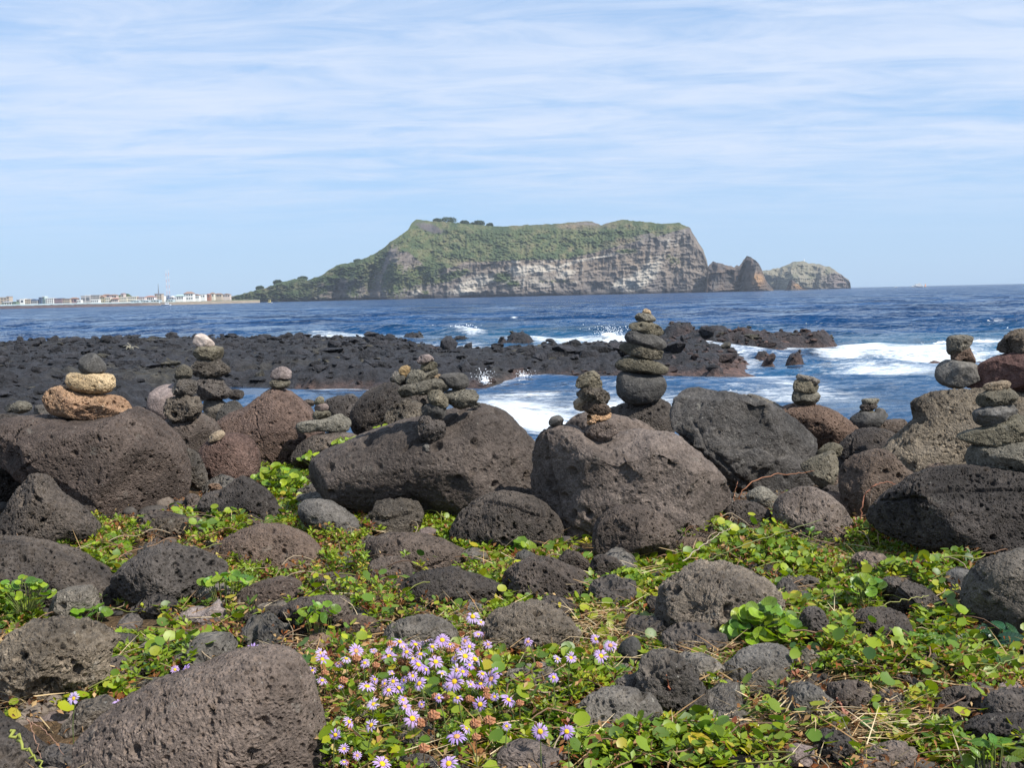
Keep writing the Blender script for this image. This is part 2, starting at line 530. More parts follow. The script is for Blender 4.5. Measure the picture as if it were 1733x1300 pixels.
# breaking crests near the shore and off the reef: (px, py, half width px, depth m, height m)
for px, py, wpx, dpt, hh in ((905, 722, 60, 0.8, 0.22), (860, 700, 50, 0.7, 0.16), (778, 562, 26, 1.6, 0.45), (1040, 582, 30, 1.2, 0.35), (470, 581, 45, 1.0, 0.3), (1500, 590, 90, 0.9, 0.12), (1600, 586, 70, 0.9, 0.16),
                             (1680, 584, 60, 1.0, 0.24), (1200, 573, 90, 1.4, 0.28), (640, 582, 90, 1.0, 0.22), (1440, 588, 40, 0.8, 0.14), (120, 586, 90, 1.0, 0.3)):
    q = ray_to_z(px, py, 0.0)
    ww = wpx * q.y / F
    z += hh * (0.55 + 0.9 * lump) * np.exp(-((X - q.x) / ww) ** 2 - ((Y - q.y - 0.3 * np.sin(X * 1.7)) / dpt) ** 2)
PX, PY = proj(X, Y, 0 * X)
foam = np.zeros_like(X)
FOAM = [  # px, py, rx, ry, amount
    (880, 705, 140, 40, .95), (905, 722, 80, 22, 1.2), (850, 690, 90, 14, .55), (930, 735, 40, 10, .4), (1010, 665, 200, 28, .58), (900, 668, 150, 18, .60), (840, 650, 60, 8, .5),
    (540, 660, 140, 10, .48), (600, 662, 60, 6, .32), (1150, 650, 130, 16, .50), (1250, 668, 140, 34, .44), (1330, 635, 120, 14, .46), (1240, 655, 60, 14, .3), (1080, 690, 240, 40, .78), (1350, 670, 220, 40, .62), (1250, 640, 180, 18, .72), (700, 655, 140, 8, .7), (1500, 625, 180, 12, .7), (940, 690, 120, 50, .6),
    (1520, 594, 140, 10, 1.0), (1460, 590, 80, 8, 1.0), (1600, 602, 130, 13, .88), (1680, 585, 90, 10, 1.0), (1430, 600, 60, 8, .8), (1580, 610, 140, 10, .5), (1440, 608, 90, 9, .55), (1500, 620, 160, 8, .38),
    (1650, 622, 60, 12, .5), (1700, 600, 60, 25, .6), (1400, 600, 40, 8, .7), (1420, 626, 60, 4, .45),
    (1040, 582, 70, 9, .9), (1180, 570, 130, 7, .85), (1130, 580, 60, 7, .7), (1260, 576, 60, 7, .6), (1000, 590, 90, 7, .65), (930, 578, 140, 7, .8), (800, 590, 70, 5, .7),
    (777, 560, 20, 5, .95), (800, 563, 34, 4, .7), (830, 555, 20, 3, .5), (640, 577, 150, 6, .95), (470, 580, 60, 6, .95), (560, 574, 60, 4, .6), (430, 577, 20, 4, .7),
    (110, 586, 90, 5, .95), (60, 585, 70, 3, .45), (350, 580, 30, 3, .6), (10, 583, 15, 4, .9), (180, 583, 14, 4, .9), (380, 581, 14, 3, .7),
    (870, 538, 9, 2.5, .9), (1468, 566, 14, 2.5, .95), (1525, 562, 8, 2, .8), (1610, 535, 18, 1.6, .7), (1350, 540, 12, 1.5, .6), (1160, 549, 14, 2, .5), (650, 548, 8, 1.4, .6), (1690, 543, 16, 1.5, .6),
    (300, 545, 6, 1.2, .5), (1270, 556, 16, 1.4, .5), (1580, 578, 90, 2, .45), (960, 552, 12, 1.6, .4), (1500, 553, 9, 1.2, .5), (1425, 540, 9, 1.2, .5),
    (1000, 600, 120, 6, .5), (900, 600, 120, 5, .5), (1180, 600, 60, 5, .5), (1320, 606, 70, 8, .6), (770, 600, 50, 4, .35), (1230, 632, 40, 6, .4),
    (500, 545, 7, 1.2, .5), (80, 548, 8, 1.2, .4), (1120, 518, 8, 1, .4), (745, 518, 8, 1, .4)]
for px, py, rx, ry, am in FOAM:
    e = ((PX - px) / rx) ** 2 + ((PY - py) / ry) ** 2
    foam = np.maximum(foam, am * np.exp(-e * 0.9))
foam *= 0.72 + 0.5 * np.clip(fbm(np.stack([X * 0.55, Y * 0.28, 0 * X], 1), 5, 15, 0.6) + 0.5, 0, 1)
near = (Y < 70) & (Y > 12)
hr = np.full_like(X, -9.0)
hr[near] = poly_sd(X[near], Y[near], reef_w)
foam = np.maximum(foam, 0.66 * np.clip(1 + hr / 2.4, 0, 1) * np.clip((PX - 380) / 120, 0, 1))
shal = np.zeros_like(X)                     # turquoise aerated water round the surf
for px, py, rx, ry, am in ((1560, 588, 240, 20, 1), (1690, 590, 90, 30, 1), (900, 575, 200, 22, .8), (1200, 570, 160, 14, .9), (600, 572, 160, 10, .6), (1400, 620, 200, 20, .5)):
    shal = np.maximum(shal, am * np.exp(-((PX - px) / rx) ** 2 - ((PY - py) / ry) ** 2))
m, t = new_mat('sea_water')
gp = t.n('ShaderNodeNewGeometry').outputs['Position']
fo = t.n('ShaderNodeAttribute', attribute_name='foam').outputs['Fac']
sh = t.n('ShaderNodeAttribute', attribute_name='shallow').outputs['Fac']
calmf = t.n('ShaderNodeAttribute', attribute_name='calm').outputs['Fac']
nv = None
for sc_, am_, lc_ in (((3.2, 6.5, 1), 0.75, 8), ((7.5, 12.0, 1), 0.65, 6), ((1.7, 2.9, 1), 0.62, 1), ((0.50, 0.95, 1), 0.62, 2), ((0.13, 0.30, 1), 0.50, 3), ((0.035, 0.10, 1), 0.34, 4), ((0.008, 0.030, 1), 0.22, 5)):
    cnz = t.noise(t.map(gp, sc_, (lc_, lc_ * 3, 0)), 1.0, 4, 0.62, 0.35, out='Color')
    q = t.n('ShaderNodeVectorMath', operation='MULTIPLY_ADD', ins={0: cnz, 1: (am_ * 2.6, am_ * 4.4, 0.0), 2: (-am_ * 1.3, -am_ * 2.2, 0.0)}).outputs[0]
    nv = q if nv is None else t.n('ShaderNodeVectorMath', operation='ADD', ins={0: nv, 1: q}).outputs[0]
gn = t.n('ShaderNodeNewGeometry').outputs['Normal']
nv = t.n('ShaderNodeVectorMath', operation='ADD', ins={0: nv, 1: gn}).outputs[0]
nv = t.n('ShaderNodeVectorMath', operation='ADD', ins={0: nv, 1: (0.0, -0.27, 0.0)}).outputs[0]
bump = t.n('ShaderNodeVectorMath', operation='NORMALIZE', ins={0: nv})
st = t.noise(t.map(gp, (0.02, 0.09, 1), (4, 3, 0)), 1.0, 6, 0.7)
deep = t.mix(t.rng(st, 0.36, 0.62), (0.002, 0.019, 0.062), (0.006, 0.048, 0.140))
deep = t.mix(t.m('MULTIPLY', calmf, 0.6), deep, (0.050, 0.100, 0.17))
deep = t.mix(t.m('MULTIPLY', sh, 0.55), deep, (0.03, 0.135, 0.22))
f1 = t.noise(t.map(gp, (0.55, 1.1, 1)), 1.3, 8, 0.74, 1.4)
f2 = t.noise(t.map(gp, (1.6, 3.6, 1)), 2.6, 5, 0.7, 0.8)
f3 = t.noise(t.map(gp, (5.0, 9.0, 1)), 1.6, 4, 0.7, 0.5)
fn = t.m('ADD', t.m('ADD', t.m('MULTIPLY', f1, 0.52), t.m('MULTIPLY', f2, 0.36)), t.m('MULTIPLY', f3, 0.16))
fm = t.rng(t.m('ADD', fn, t.m('MULTIPLY', fo, 0.47)), 0.72, 0.98)
wc = t.rng(t.noise(t.map(gp, (0.10, 0.42, 1), (7, 9, 0)), 1.0, 6, 0.62, 0.6), 0.745, 0.80)
fm = t.m('MAXIMUM', fm, t.m('MULTIPLY', wc, 0.8))
fcol = t.mix(t.rng(f2, 0.3, 0.7), (0.62, 0.70, 0.76), (0.86, 0.88, 0.88))
water = t.n('ShaderNodeBsdfPrincipled', ins={'Base Color': deep, 'Roughness': 0.12, 'IOR': 1.33, 'Specular IOR Level': 0.20, 'Normal': bump.outputs[0]})
fb = t.n('ShaderNodeBump', ins={'Height': fn, 'Distance': 0.25, 'Strength': 0.8})
foams = t.n('ShaderNodeBsdfPrincipled', ins={'Base Color': fcol, 'Roughness': 0.9, 'Specular IOR Level': 0.1, 'Normal': fb.outputs[0]})
ms = t.n('ShaderNodeMixShader', ins={0: fm, 1: water.outputs[0], 2: foams.outputs[0]})
t.n('ShaderNodeOutputMaterial', ins={0: ms.outputs[0]})
M['sea'] = m
calm = np.clip((31 - Y) / 9, 0, 1)
sea = link('sea', mesh_np('sea', np.stack([X, Y, z], 1), grid_faces(ny, nx)[:, ::-1], True, None, {'foam': foam, 'shallow': shal, 'calm': calm}), M['sea'])
tag(sea, kind='structure')

# ------------------------------------------------------------------ lava reef: rough bed + blocks
rx_ = np.linspace(-24, 14.5, 480)
ry_ = np.geomspace(11.5, 56, 230)
RX, RY = np.meshgrid(rx_, ry_, indexing='ij')
RXf, RYf = RX.ravel(), RY.ravel()
rz = reef_height(RXf, RYf)
msk = rz.reshape(RX.shape) > -0.40
fa = grid_faces(len(rx_), len(ry_))
mf = msk.ravel()
keep = mf[fa].any(1)
fa = fa[keep]
used, inv = np.unique(fa, return_inverse=True)
fa = inv.reshape(fa.shape)
RV = np.stack([RXf, RYf, rz], 1)[used]
tcol = np.tile(np.array([0.026, 0.025, 0.028]), (len(RV), 1))
wet = np.clip(1 - (RV[:, 2] - 0.0) / 0.16, 0, 1) * (RV[:, 0] > -5)
rn = fbm(RV * 0.9, 3, 77)
red = np.clip(wet * 0.8 + np.clip((RV[:, 0] - 3) / 5, 0, 1) * 0.45 + rn * 0.5 - 0.25, 0, 1)[:, None]
tcol = tcol * (1 - red) + np.array([0.115, 0.066, 0.050]) * red
ol = np.clip(fbm(RV * 0.5, 3, 99) * 2.2 - 0.5, 0, 1)[:, None] * (RV[:, 0] < 0)[:, None]
tcol = tcol * (1 - ol * 0.6) + np.array([0.075, 0.066, 0.045]) * ol * 0.6
tcol *= (1 + 0.45 * fbm(RV * 2.3, 3, 55))[:, None]
M['reef'] = tint_mat('black_lava', 0.7, 0, 0.4, 0.26, 8, var=0.55)
reef = link('lava_reef', mesh_np('lava_reef', RV, fa, True, tcol), M['reef'])
tag(reef, kind='structure')


def ico(level):
    bm = bmesh.new()
    bmesh.ops.create_icosphere(bm, subdivisions=level, radius=1.0)
    V = np.array([v.co[:] for v in bm.verts])
    Fc = np.array([[v.index for v in f.verts] for f in bm.faces])
    bm.free()
    return V, Fc


ICO = {k: ico(k) for k in (1, 2, 3, 4, 5, 6, 7)}
variants = []
for q in range(10):
    V, Fc = ICO[2]
    V = V.copy()
    for _ in range(13):
        n = rng.normal(size=3); n /= np.linalg.norm(n)
        d = V @ n - rng.uniform(0.28, 0.68)
        V -= n * np.maximum(d, 0)[:, None] * 0.95
    V *= (1 + 0.20 * fbm(V * 2.2 + q * 9, 3, q))[:, None]
    variants.append(V)
bag = Bag()
cx = rng.uniform(-23, 13, 16000); cy = 11.5 + (54 - 11.5) * rng.uniform(0, 1, 16000) ** 0.8
hz = reef_height(cx, cy)
ppx, ppy = proj(cx, cy, hz)
ok = ((cx > -2) | (rng.uniform(0, 1, len(cx)) < .75)) & (hz > -0.02) & (ppx > -60) & (ppx < 1760)
cx, cy, hz = cx[ok][:4500], cy[ok][:4500], hz[ok][:4500]
for i in range(len(cx)):
    V = variants[i % 10]
    s = min(.5, .045 * math.exp(abs(rng.normal(0, .8)))) * (1.2 if cx[i] < -2 else 1.0)
    a = rng.uniform(0, 6.28)
    R = np.array([[math.cos(a), -math.sin(a), 0], [math.sin(a), math.cos(a), 0], [0, 0, 1]])
    tl = rng.normal(0, .4)
    V = V @ np.array([[math.cos(tl), 0, math.sin(tl)], [0, 1, 0], [-math.sin(tl), 0, math.cos(tl)]])
    q = (V * np.array([s * rng.uniform(0.8, 1.5), s * rng.uniform(0.7, 1.2), s * rng.uniform(0.30, 0.85)])) @ R.T + np.array([cx[i], cy[i], hz[i] + s * 0.06])
    k = rng.uniform(0.6, 1.5)
    red = np.clip((cx[i] - 2) / 6, 0, 1) * rng.uniform(0, 1.2) + (0.5 if hz[i] < 0.1 and cx[i] > -5 else 0)
    red = min(red, 1)
    col = (np.array([0.026, 0.025, 0.028]) * (1 - red) + np.array([0.105, 0.062, 0.048]) * red) * k
    if rng.random() < 0.08: col = np.array([0.07, 0.062, 0.045])
    bag.add(q, ICO[2][1], col)
rb = link('lava_rubble', bag.mesh('lava_rubble', False), M['reef'])
tag(rb, 'jagged black and rusty lava blocks heaped over the low reef', 'lava rubble', kind='stuff')

# ------------------------------------------------------------------ sea spray
M['foam'] = tint_mat('spray', 0.9, 0.0, 0.1)
def spray(px, py, wpx, hpx, n, lean=0.0, core=10):
    q = ray_to_z(px, py, 0.0)
    k = q.y / F
    b = Bag()
    for i in range(core):
        V, Fc = ICO[3]
        c = np.array([q.x + rng.normal(0, wpx * k * 0.28), q.y + rng.normal(0, 0.25), abs(rng.normal(0, hpx * k * 0.16))])
        s = wpx * k * rng.uniform(0.08, 0.16)
        V = V * (1 + 0.5 * fbm(V * 2.5 + i * 5, 4, i))[:, None] * np.array([s * 1.5, s, s * 0.7]) + c
        b.add(V, Fc, (0.85, 0.87, 0.88))
    V0, F0 = ICO[1]
    for i in range(n):
        tt = rng.uniform(0, 1) ** 1.6
        c = np.array([q.x + rng.normal(0, wpx * k * (0.18 + 0.24 * tt)) + lean * tt * hpx * k, q.y + rng.normal(0, 0.35), tt * hpx * k * rng.uniform(0.5, 1.05)])
        s = rng.uniform(0.003, 0.012) * (q.y / 30)
        b.add(V0[:] * s * rng.uniform(0.6, 1.6, 3) + c, F0, (0.85, 0.88, 0.9))
    o = link('sea_spray', b.mesh('sea_spray'), M['foam'])
    return o
for lab, ar in (("tall white burst of spray behind the tallest cairn", (1038, 580, 44, 32, 780, -0.1, 16)),
                ("thin splash of spray at the seaward edge of the lava between the cairns", (822, 648, 26, 26, 300, -0.2, 4)),
                ("small low splash of spray beside the thin splash", (888, 640, 22, 14, 200, 0, 3)),
                ("white curling wave top breaking alone in front of the island", (776, 563, 34, 14, 420, 0.6, 14)),
                ("rounded white wave top behind the left reef", (482, 582, 22, 10, 350, 0, 8)),
                ("low white wave top left of the rounded one behind the reef", (445, 579, 34, 6, 260, 0, 8)),
                ("white surf crest at the right edge of the sea", (1668, 583, 44, 10, 300, 0, 14)),
                ("white surf crest left of the stones at the right edge", (1590, 585, 50, 6, 240, 0, 10))):
    tag(spray(*ar), lab, 'spray', kind='stuff')

# ------------------------------------------------------------------ headlands
def ell(PX, PY, cx, cy, rx, ry, rot=0.0, p=1.0):
    c, s = math.cos(rot), math.sin(rot)
    dx, dyy = PX - cx, PY - cy
    a = (dx * c + dyy * s) / rx
    b = (-dx * s + dyy * c) / ry
    return np.exp(-(a * a + b * b) ** p)


def headland(name, crest, dist, y0pts, cliff, nu, nv, painter, relief=1.0, slope=1.5, seed=0, backd=90, bush=1.0, jag=1.6):
    """crest: skyline in photo pixels; y0pts: plan line of the foot of the cliff (px, metres nearer/farther);
    cliff: top edge of the steep part. Front, top and back are all modelled."""
    cx = [c[0] for c in crest]; cyy = [c[1] for c in crest]
    u = np.linspace(cx[0], cx[-1], nu)
    crest_y = np.interp(u, cx, cyy)
    crest_y = crest_y + jag * fbm(np.stack([u / 5.5, 0 * u + seed, 0 * u], 1), 4, seed + 2, .6)
    foot = np.interp(u, [p[0] for p in y0pts], [p[1] for p in y0pts])
    base = hor(u) + (H + 0.6) * F / (dist + foot)
    crest_y = np.minimum(crest_y, base - 0.4)
    cl = np.clip(np.interp(u, [p[0] for p in cliff], [p[1] for p in cliff]), crest_y, base)
    v = np.linspace(0, 1, nv)
    UU, VV = np.meshgrid(u, v, indexing='ij')
    B, K, L, Ft = (q[:, None] + 0 * VV for q in (base, crest_y, cl, foot))
    PYm = B + (K - B) * VV
    mpp = dist / F
    hc = (B - np.maximum(PYm, L)) * mpp                    # height climbed on the cliff
    hs = np.clip(L - PYm, 0, None) * mpp                   # height climbed on the slope
    Uf = UU - (B - PYm) * 0.20
    Ft = np.interp(Uf, [p[0] for p in y0pts], [p[1] for p in y0pts])
    Ft = Ft * (0.30 + 0.70 * np.clip((PYm - L + 22) / 44, 0, 1))
    D = dist + Ft + hc * 0.28 + hs * slope
    Pn = np.stack([UU * mpp, PYm * mpp, D * 0.5], -1).reshape(-1, 3) / 30.0
    onc = np.clip((PYm - L + 4) / 8, 0, 1).ravel()
    gul = fbm(np.stack([UU.ravel() * mpp / 11 + PYm.ravel() * mpp / 60, PYm.ravel() * mpp / 30, 0 * UU.ravel()], 1), 5, seed, 0.55, True)
    blk = fbm(Pn * 1.6, 5, seed + 3, 0.55, True)
    strat = fbm(np.stack([UU.ravel() / 90, (PYm.ravel() + 0.12 * (UU.ravel() - 900)) / 2.6, 0 * UU.ravel()], 1), 3, seed + 5)
    veg = fbm(np.stack([UU.ravel() / 3.2, PYm.ravel() / 2.0, 0 * UU.ravel()], 1), 4, seed + 8, 0.6)
    d = relief * (onc * (gul * 3.6 + strat * 1.2 + blk * 8.0) + (1 - onc) * (blk * 8 + gul * 4.0))
    Df = (D.ravel() - d * np.clip(VV.ravel() * 12, 0, 1) * np.clip((1 - VV.ravel()) * 9, 0.15, 1))
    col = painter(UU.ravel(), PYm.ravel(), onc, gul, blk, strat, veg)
    vg = col[1]
    Df -= vg * veg * 4.5 * bush * np.clip((1 - VV.ravel()) * 9, 0.2, 1)
    PYj = PYm.ravel() - vg * np.clip(veg, 0, 1) * 1.1 * bush * (VV.ravel() > 0.02)
    UUr = UU.ravel()
    X, Z = Pa(UUr, PYj, Df)
    Z = np.where(VV.ravel() < 1e-6, -1.5, Z)
    front = np.stack([X, Df, Z], 1).reshape(nu, nv, 3)
    # top and back side
    top = front[:, -1]
    nb = 14
    back = []
    for k in range(1, nb + 1):
        s = k / nb
        q = top.copy()
        q[:, 1] += backd * s * (0.4 + 0.6 * s)
        q[:, 2] = top[:, 2] * (1 - s ** 2.2) - 1.5 * s - np.abs(fbm(q / 14, 3, seed)) * 3 * s * (1 - s) * 3
        back.append(q)
    G = np.concatenate([front, np.stack(back, 1)], 1)
    cc = col[0].reshape(nu, nv, 3)
    cb = np.repeat(cc[:, -1:, :], nb, 1)
    G2 = G.reshape(-1, 3)
    me = mesh_np(name, G2, grid_faces(nu, nv + nb)[:, ::-1], True, np.concatenate([cc, cb], 1).reshape(-1, 3))
    return me, front


GREEN1 = np.array([0.082, 0.100, 0.042]); GREEN2 = np.array([0.046, 0.068, 0.034]); OLIVE = np.array([0.135, 0.132, 0.066])
BRN = np.array([0.185, 0.140, 0.100]); ROCK = np.array([0.185, 0.162, 0.142]); ROCKD = np.array([0.105, 0.096, 0.094]); PALE = np.array([0.47, 0.43, 0.36])


def lerp(a, b, f):
    return a * (1 - f[:, None]) + b * f[:, None]


def paint_main(u, y, onc, gul, blk, strat, veg):
    vg = np.clip(1.25 - onc * 1.4 + 0.25 * blk, 0, 1)
    for e in ((470, 490, 80, 20, 0, 1), (560, 468, 70, 24, -.4, 1), (630, 445, 44, 22, -.6, 1), (610, 485, 40, 20, -.4, .6), (665, 470, 26, 34, -.3, .8), (710, 466, 46, 18, -.3, .9), (690, 480, 20, 14, 0, .6), (760, 468, 40, 8, -.3, .8),
              (850, 470, 16, 9, 0, 1), (868, 480, 14, 7, 0, .7), (1060, 425, 22, 5, 0, .7), (1140, 440, 22, 12, 0.4, .4), (1205, 484, 14, 6, .7, .9), (940, 476, 40, 5, 0, .4), (720, 495, 10, 5, 0, .5)):
        vg = np.maximum(vg, e[5] * ell(u, y, *e[:5]) * 1.5 + 0.25 * veg - 0.05)
    for e in ((728, 386, 28, 8, .3, .75), (668, 425, 5, 20, .5, .5), (1090, 400, 24, 6, -.2, .55), (1000, 378, 40, 4, 0, .6), (1170, 400, 14, 20, .2, .6), (800, 446, 40, 5, 0, .5),
              (578, 480, 8, 14, 0, .7), (612, 490, 8, 10, 0, .6), (545, 482, 14, 7, .2, .5), (655, 440, 4, 30, .35, .7)):
        vg = vg * (1 - np.clip(e[5] * ell(u, y, *e[:5]) * 1.3, 0, 1) * np.clip(0.8 + blk, 0, 1))
    vg = np.clip(vg, 0, 1)
    vg = np.clip((vg - 0.38 + 0.3 * veg) * 3.5, 0, 1)
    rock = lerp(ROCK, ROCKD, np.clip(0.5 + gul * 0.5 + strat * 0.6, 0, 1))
    rock = lerp(rock, np.array([0.21, 0.165, 0.125]), np.clip(ell(u, y, 1000, 445, 220, 30) * 0.55 + blk * 0.4, 0, 1))
    rock = lerp(rock, np.array([0.075, 0.070, 0.072]), np.clip(ell(u, y, 722, 388, 46, 18, .2) * 0.9 + gul * .3, 0, 1) * (ell(u, y, 722, 388, 60, 26) > .2))
    w = np.zeros_like(u)
    for e in ((705, 494, 12, 5, -.5, .9), (795, 484, 34, 9, -.35, .9), (830, 474, 30, 4, -.2, .6), (905, 455, 46, 7, -.02, 1), (880, 464, 30, 6, 0, .5), (965, 446, 24, 3, -.3, .9), (960, 462, 24, 8, -.3, .55), (1000, 438, 40, 2.2, -.2, .7), (995, 428, 40, 1.6, -.25, .6),
              (1085, 472, 38, 13, -.6, 1), (1100, 455, 30, 8, -.7, .7), (1110, 440, 24, 10, -.6, .4), (900, 478, 50, 14, 0, .35), (1140, 412, 30, 12, 0, .3), (940, 440, 40, 2, -.2, .6), (870, 443, 14, 1.5, 0, .7), (1050, 480, 16, 7, -.5, .8)):
        w = np.maximum(w, e[5] * ell(u, y, *e[:5]))
    wm = np.clip((w + 0.22 * strat + 0.20 * gul + 0.25 * blk - 0.30) * 2.6, 0, 1)
    rock = lerp(rock, PALE, wm * 0.66)
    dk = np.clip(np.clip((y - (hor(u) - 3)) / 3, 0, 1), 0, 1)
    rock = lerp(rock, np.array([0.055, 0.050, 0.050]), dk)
    n = fbm(np.stack([u / 14, y / 8, 0 * u], 1), 4, 61)
    g = lerp(GREEN2, GREEN1, np.clip(0.55 + n * 0.9, 0, 1))
    g = lerp(g, OLIVE, np.clip(veg * 1.6 + n * 0.7 - 0.15, 0, 1))
    g = lerp(g, GREEN2 * 0.85, np.clip(ell(u, y, 560, 470, 90, 30) + ell(u, y, 480, 490, 80, 20), 0, 1) * 0.7)
    br = np.clip(ell(u, y, 980, 383, 90, 5) * 0.9 + ell(u, y, 1050, 410, 60, 8, -.2) * 0.8 + ell(u, y, 800, 446, 60, 6) * 0.6 + n * 0.7 - 0.1, 0, 1) * 0.8
    g = lerp(g, BRN, br)
    g = g * (1 + .5 * fbm(np.stack([u * 1.1, y * 1.4, 0 * u], 1), 2, 71))[:, None]
    rock = rock * (1 + .22 * fbm(np.stack([u * .8, y * 1.4, 0 * u], 1), 2, 73))[:, None]
    return lerp(rock, g, vg), vg


crest_main = [(376, 508), (385, 505), (400, 500), (430, 492), (450, 487), (470, 479), (490, 474), (510, 471), (520, 474), (545, 466), (552, 460), (570, 449), (600, 443), (615, 438), (630, 431),
              (650, 420), (660, 410), (672, 402), (690, 390), (697, 377), (705, 371), (715, 372), (740, 375), (760, 376), (790, 379), (820, 381), (840, 383), (880, 382), (888, 380), (900, 381), (930, 379),
              (950, 378), (970, 376), (1000, 373.5), (1010, 378), (1018, 381), (1030, 377), (1040, 374), (1055, 372), (1075, 374), (1100, 376), (1120, 379), (1150, 377), (1158, 381), (1168, 386),
              (1172, 394), (1182, 410), (1190, 422), (1196, 440), (1200, 460), (1206, 480), (1214, 491)]
y0_main = [(376, 60), (430, 46), (446, 60), (470, 40), (540, 40), (566, 58), (592, 24), (604, 26), (620, 38), (654, -8), (662, -12), (700, 14), (760, 8), (800, 22), (822, 16), (848, 4), (870, -4),
           (960, -4), (1000, 10), (1040, 4), (1100, -10), (1134, 4), (1158, -4), (1190, 0), (1214, 26)]
cliff_main = [(376, 508), (520, 502), (560, 470), (600, 470), (640, 440), (660, 425), (690, 425), (730, 458), (790, 447), (860, 440), (960, 438), (1000, 428), (1050, 414), (1110, 400), (1150, 388), (1175, 384), (1214, 380)]
M['island'] = tint_mat('island_ground', 0.95, 0, 0.1, 1.2, 0.25)
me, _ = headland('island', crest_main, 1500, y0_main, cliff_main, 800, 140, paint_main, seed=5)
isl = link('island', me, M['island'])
tag(isl, kind='structure')


def paint_stack(u, y, onc, gul, blk, strat, veg):
    rock = lerp(np.array([0.135, 0.118, 0.105]), np.array([0.080, 0.074, 0.074]), np.clip(0.5 + gul * 0.7 + blk * 0.4, 0, 1))
    rock = lerp(rock, np.array([0.27, 0.17, 0.10]), np.clip(ell(u, y, 1283, 473, 11, 10) * 1.2 + ell(u, y, 1352, 484, 10, 5) * 1.1 + blk * 0.3, 0, 1))
    return rock, np.zeros_like(u)


st = [(1196, 492), (1199, 450), (1206, 442), (1212, 445), (1222, 446), (1235, 450), (1243, 453), (1247, 448), (1251, 450), (1258, 440), (1264, 433), (1270, 435), (1279, 441), (1285, 448), (1290, 458), (1296, 474), (1304, 484), (1309, 490)]
me, _ = headland('sea_stack', st, 1470, [(1196, 10), (1206, 0), (1236, 26), (1250, 34), (1271, -12), (1285, -14), (1309, 10)], [(1196, 440), (1309, 430)], 150, 70, paint_stack, seed=31, backd=30)
tag(link('sea_stack', me, M['island']), 'craggy dark twin-peaked sea stack off the right end of the cliff', 'sea stack')


def paint_far(u, y, onc, gul, blk, strat, veg):
    n = fbm(np.stack([u / 16, y / 9, 0 * u], 1), 4, 91)
    g = lerp(np.array([0.125, 0.125, 0.085]), np.array([0.20, 0.18, 0.135]), np.clip(0.5 + n + 0.5 * gul, 0, 1))
    rk = np.clip(onc * 1.0 + 0.5 * gul, 0, 1) * np.clip((u - 1370) / 40, 0, 1)
    g = lerp(g, np.array([0.16, 0.13, 0.12]), rk)
    return g, (1 - rk) * 0.4


fh = [(1280, 466), (1290, 459), (1320, 453), (1345, 443), (1360, 442), (1366, 445), (1380, 446), (1405, 452), (1425, 466), (1437, 475), (1439.5, 480), (1440, 488)]
me, _ = headland('far_headland', fh, 2300, [(1280, 60), (1300, 60), (1312, 62), (1338, 0), (1360, 6), (1378, 20), (1384, 0), (1410, 10), (1440, 50)], [(1280, 462), (1340, 470), (1380, 470), (1410, 462), (1440, 470)], 180, 60, paint_far, relief=1.6, seed=47, backd=160)
tag(link('far_headland', me, M['island']), kind='structure')
me, _ = headland('sea_stack', [(1326, 491), (1332, 489), (1335, 476), (1340, 473), (1348, 479), (1358, 486), (1368, 490)], 1460, [(1326, 8), (1338, -6), (1368, 10)], [(1326, 470), (1368, 470)], 70, 40, paint_stack, seed=57, relief=0.5, backd=14)
tag(link('sea_stack', me, M['island']), 'low rusty brown rock in the water in front of the far headland', 'rock')


def at(px, py, Y):
    return P(px, py, Y)


M['tree_leaf'] = tint_mat('tree_foliage', 0.8, 0.15, 0.2)
M['trunk'] = flat_mat('tree_bark', (0.10, 0.075, 0.055))


def far_tree(px, py, Y, wpx, hpx, label, seed):
    q = at(px, py + 3.0, Y)
    k = Y / F
    root = link('tree', None, None, None, q)
    tag(root, label, 'tree', 'trees along the top of the island')
    r = np.random.default_rng(seed)
    Wd, Hg = wpx * k / 2, (hpx + 3.0) * k
    V, Fq = tube_np([(0, 0, -3), (0.1, 0, Hg * 0.3), (0.2, 0, Hg * 0.6)], [0.6, 0.45, 0.2], 6)
    link('trunk', mesh_np('trunk', V, Fq), M['trunk'], root)
    b = Bag()
    nq = 700
    for i in range(nq):
        d = r.normal(size=3); d /= np.linalg.norm(d)
        rad = r.uniform(0.45, 1.0)
        c = d * rad * np.array([Wd, Wd * 0.8, Hg * 0.45]) + np.array([0, 0, Hg * 0.5])
        if c[2] < -0.5: c[2] = -0.5
        s = r.uniform(0.6, 1.4)
        n = r.normal(size=3); n[2] += 0.8; n /= np.linalg.norm(n)
        a = np.cross(n, [0.3, 0.8, 0.2]); a /= np.linalg.norm(a); bb = np.cross(n, a)
        quad = np.array([c + s * a, c + s * bb * 0.7, c - s * a, c - s * bb * 0.7]) + r.normal(0, 0.1, (4, 3))
        b.add(quad, np.array([[0, 1, 2, 3]]), np.array([0.040, 0.066, 0.026]) * r.uniform(0.7, 1.5))
    link('crown', b.mesh('crown', False), M['tree_leaf'], root)


for i, (px, py, wp, hp, lb) in enumerate(((757, 378, 36, 12, 'widest dark evergreen clump at the highest point of the island'), (786, 379, 16, 6.5, 'dark round tree on the island crest right of the widest clump'),
                                          (811, 381, 22, 9, 'dark peaked tree on the island crest, rightmost but one'), (829, 382, 13, 5, 'small dark tree at the right end of the tree row on the crest'),
                                          (740, 375, 16, 6, 'dark tree at the left end of the tree row on the crest'), (800, 381, 14, 5, 'small dark tree on the crest just left of the peaked tree'))):
    yy = 1500 + np.interp(px, [q[0] for q in y0_main], [q[1] for q in y0_main]) + 120
    far_tree(px, py, yy, wp, hp, lb, 300 + i)

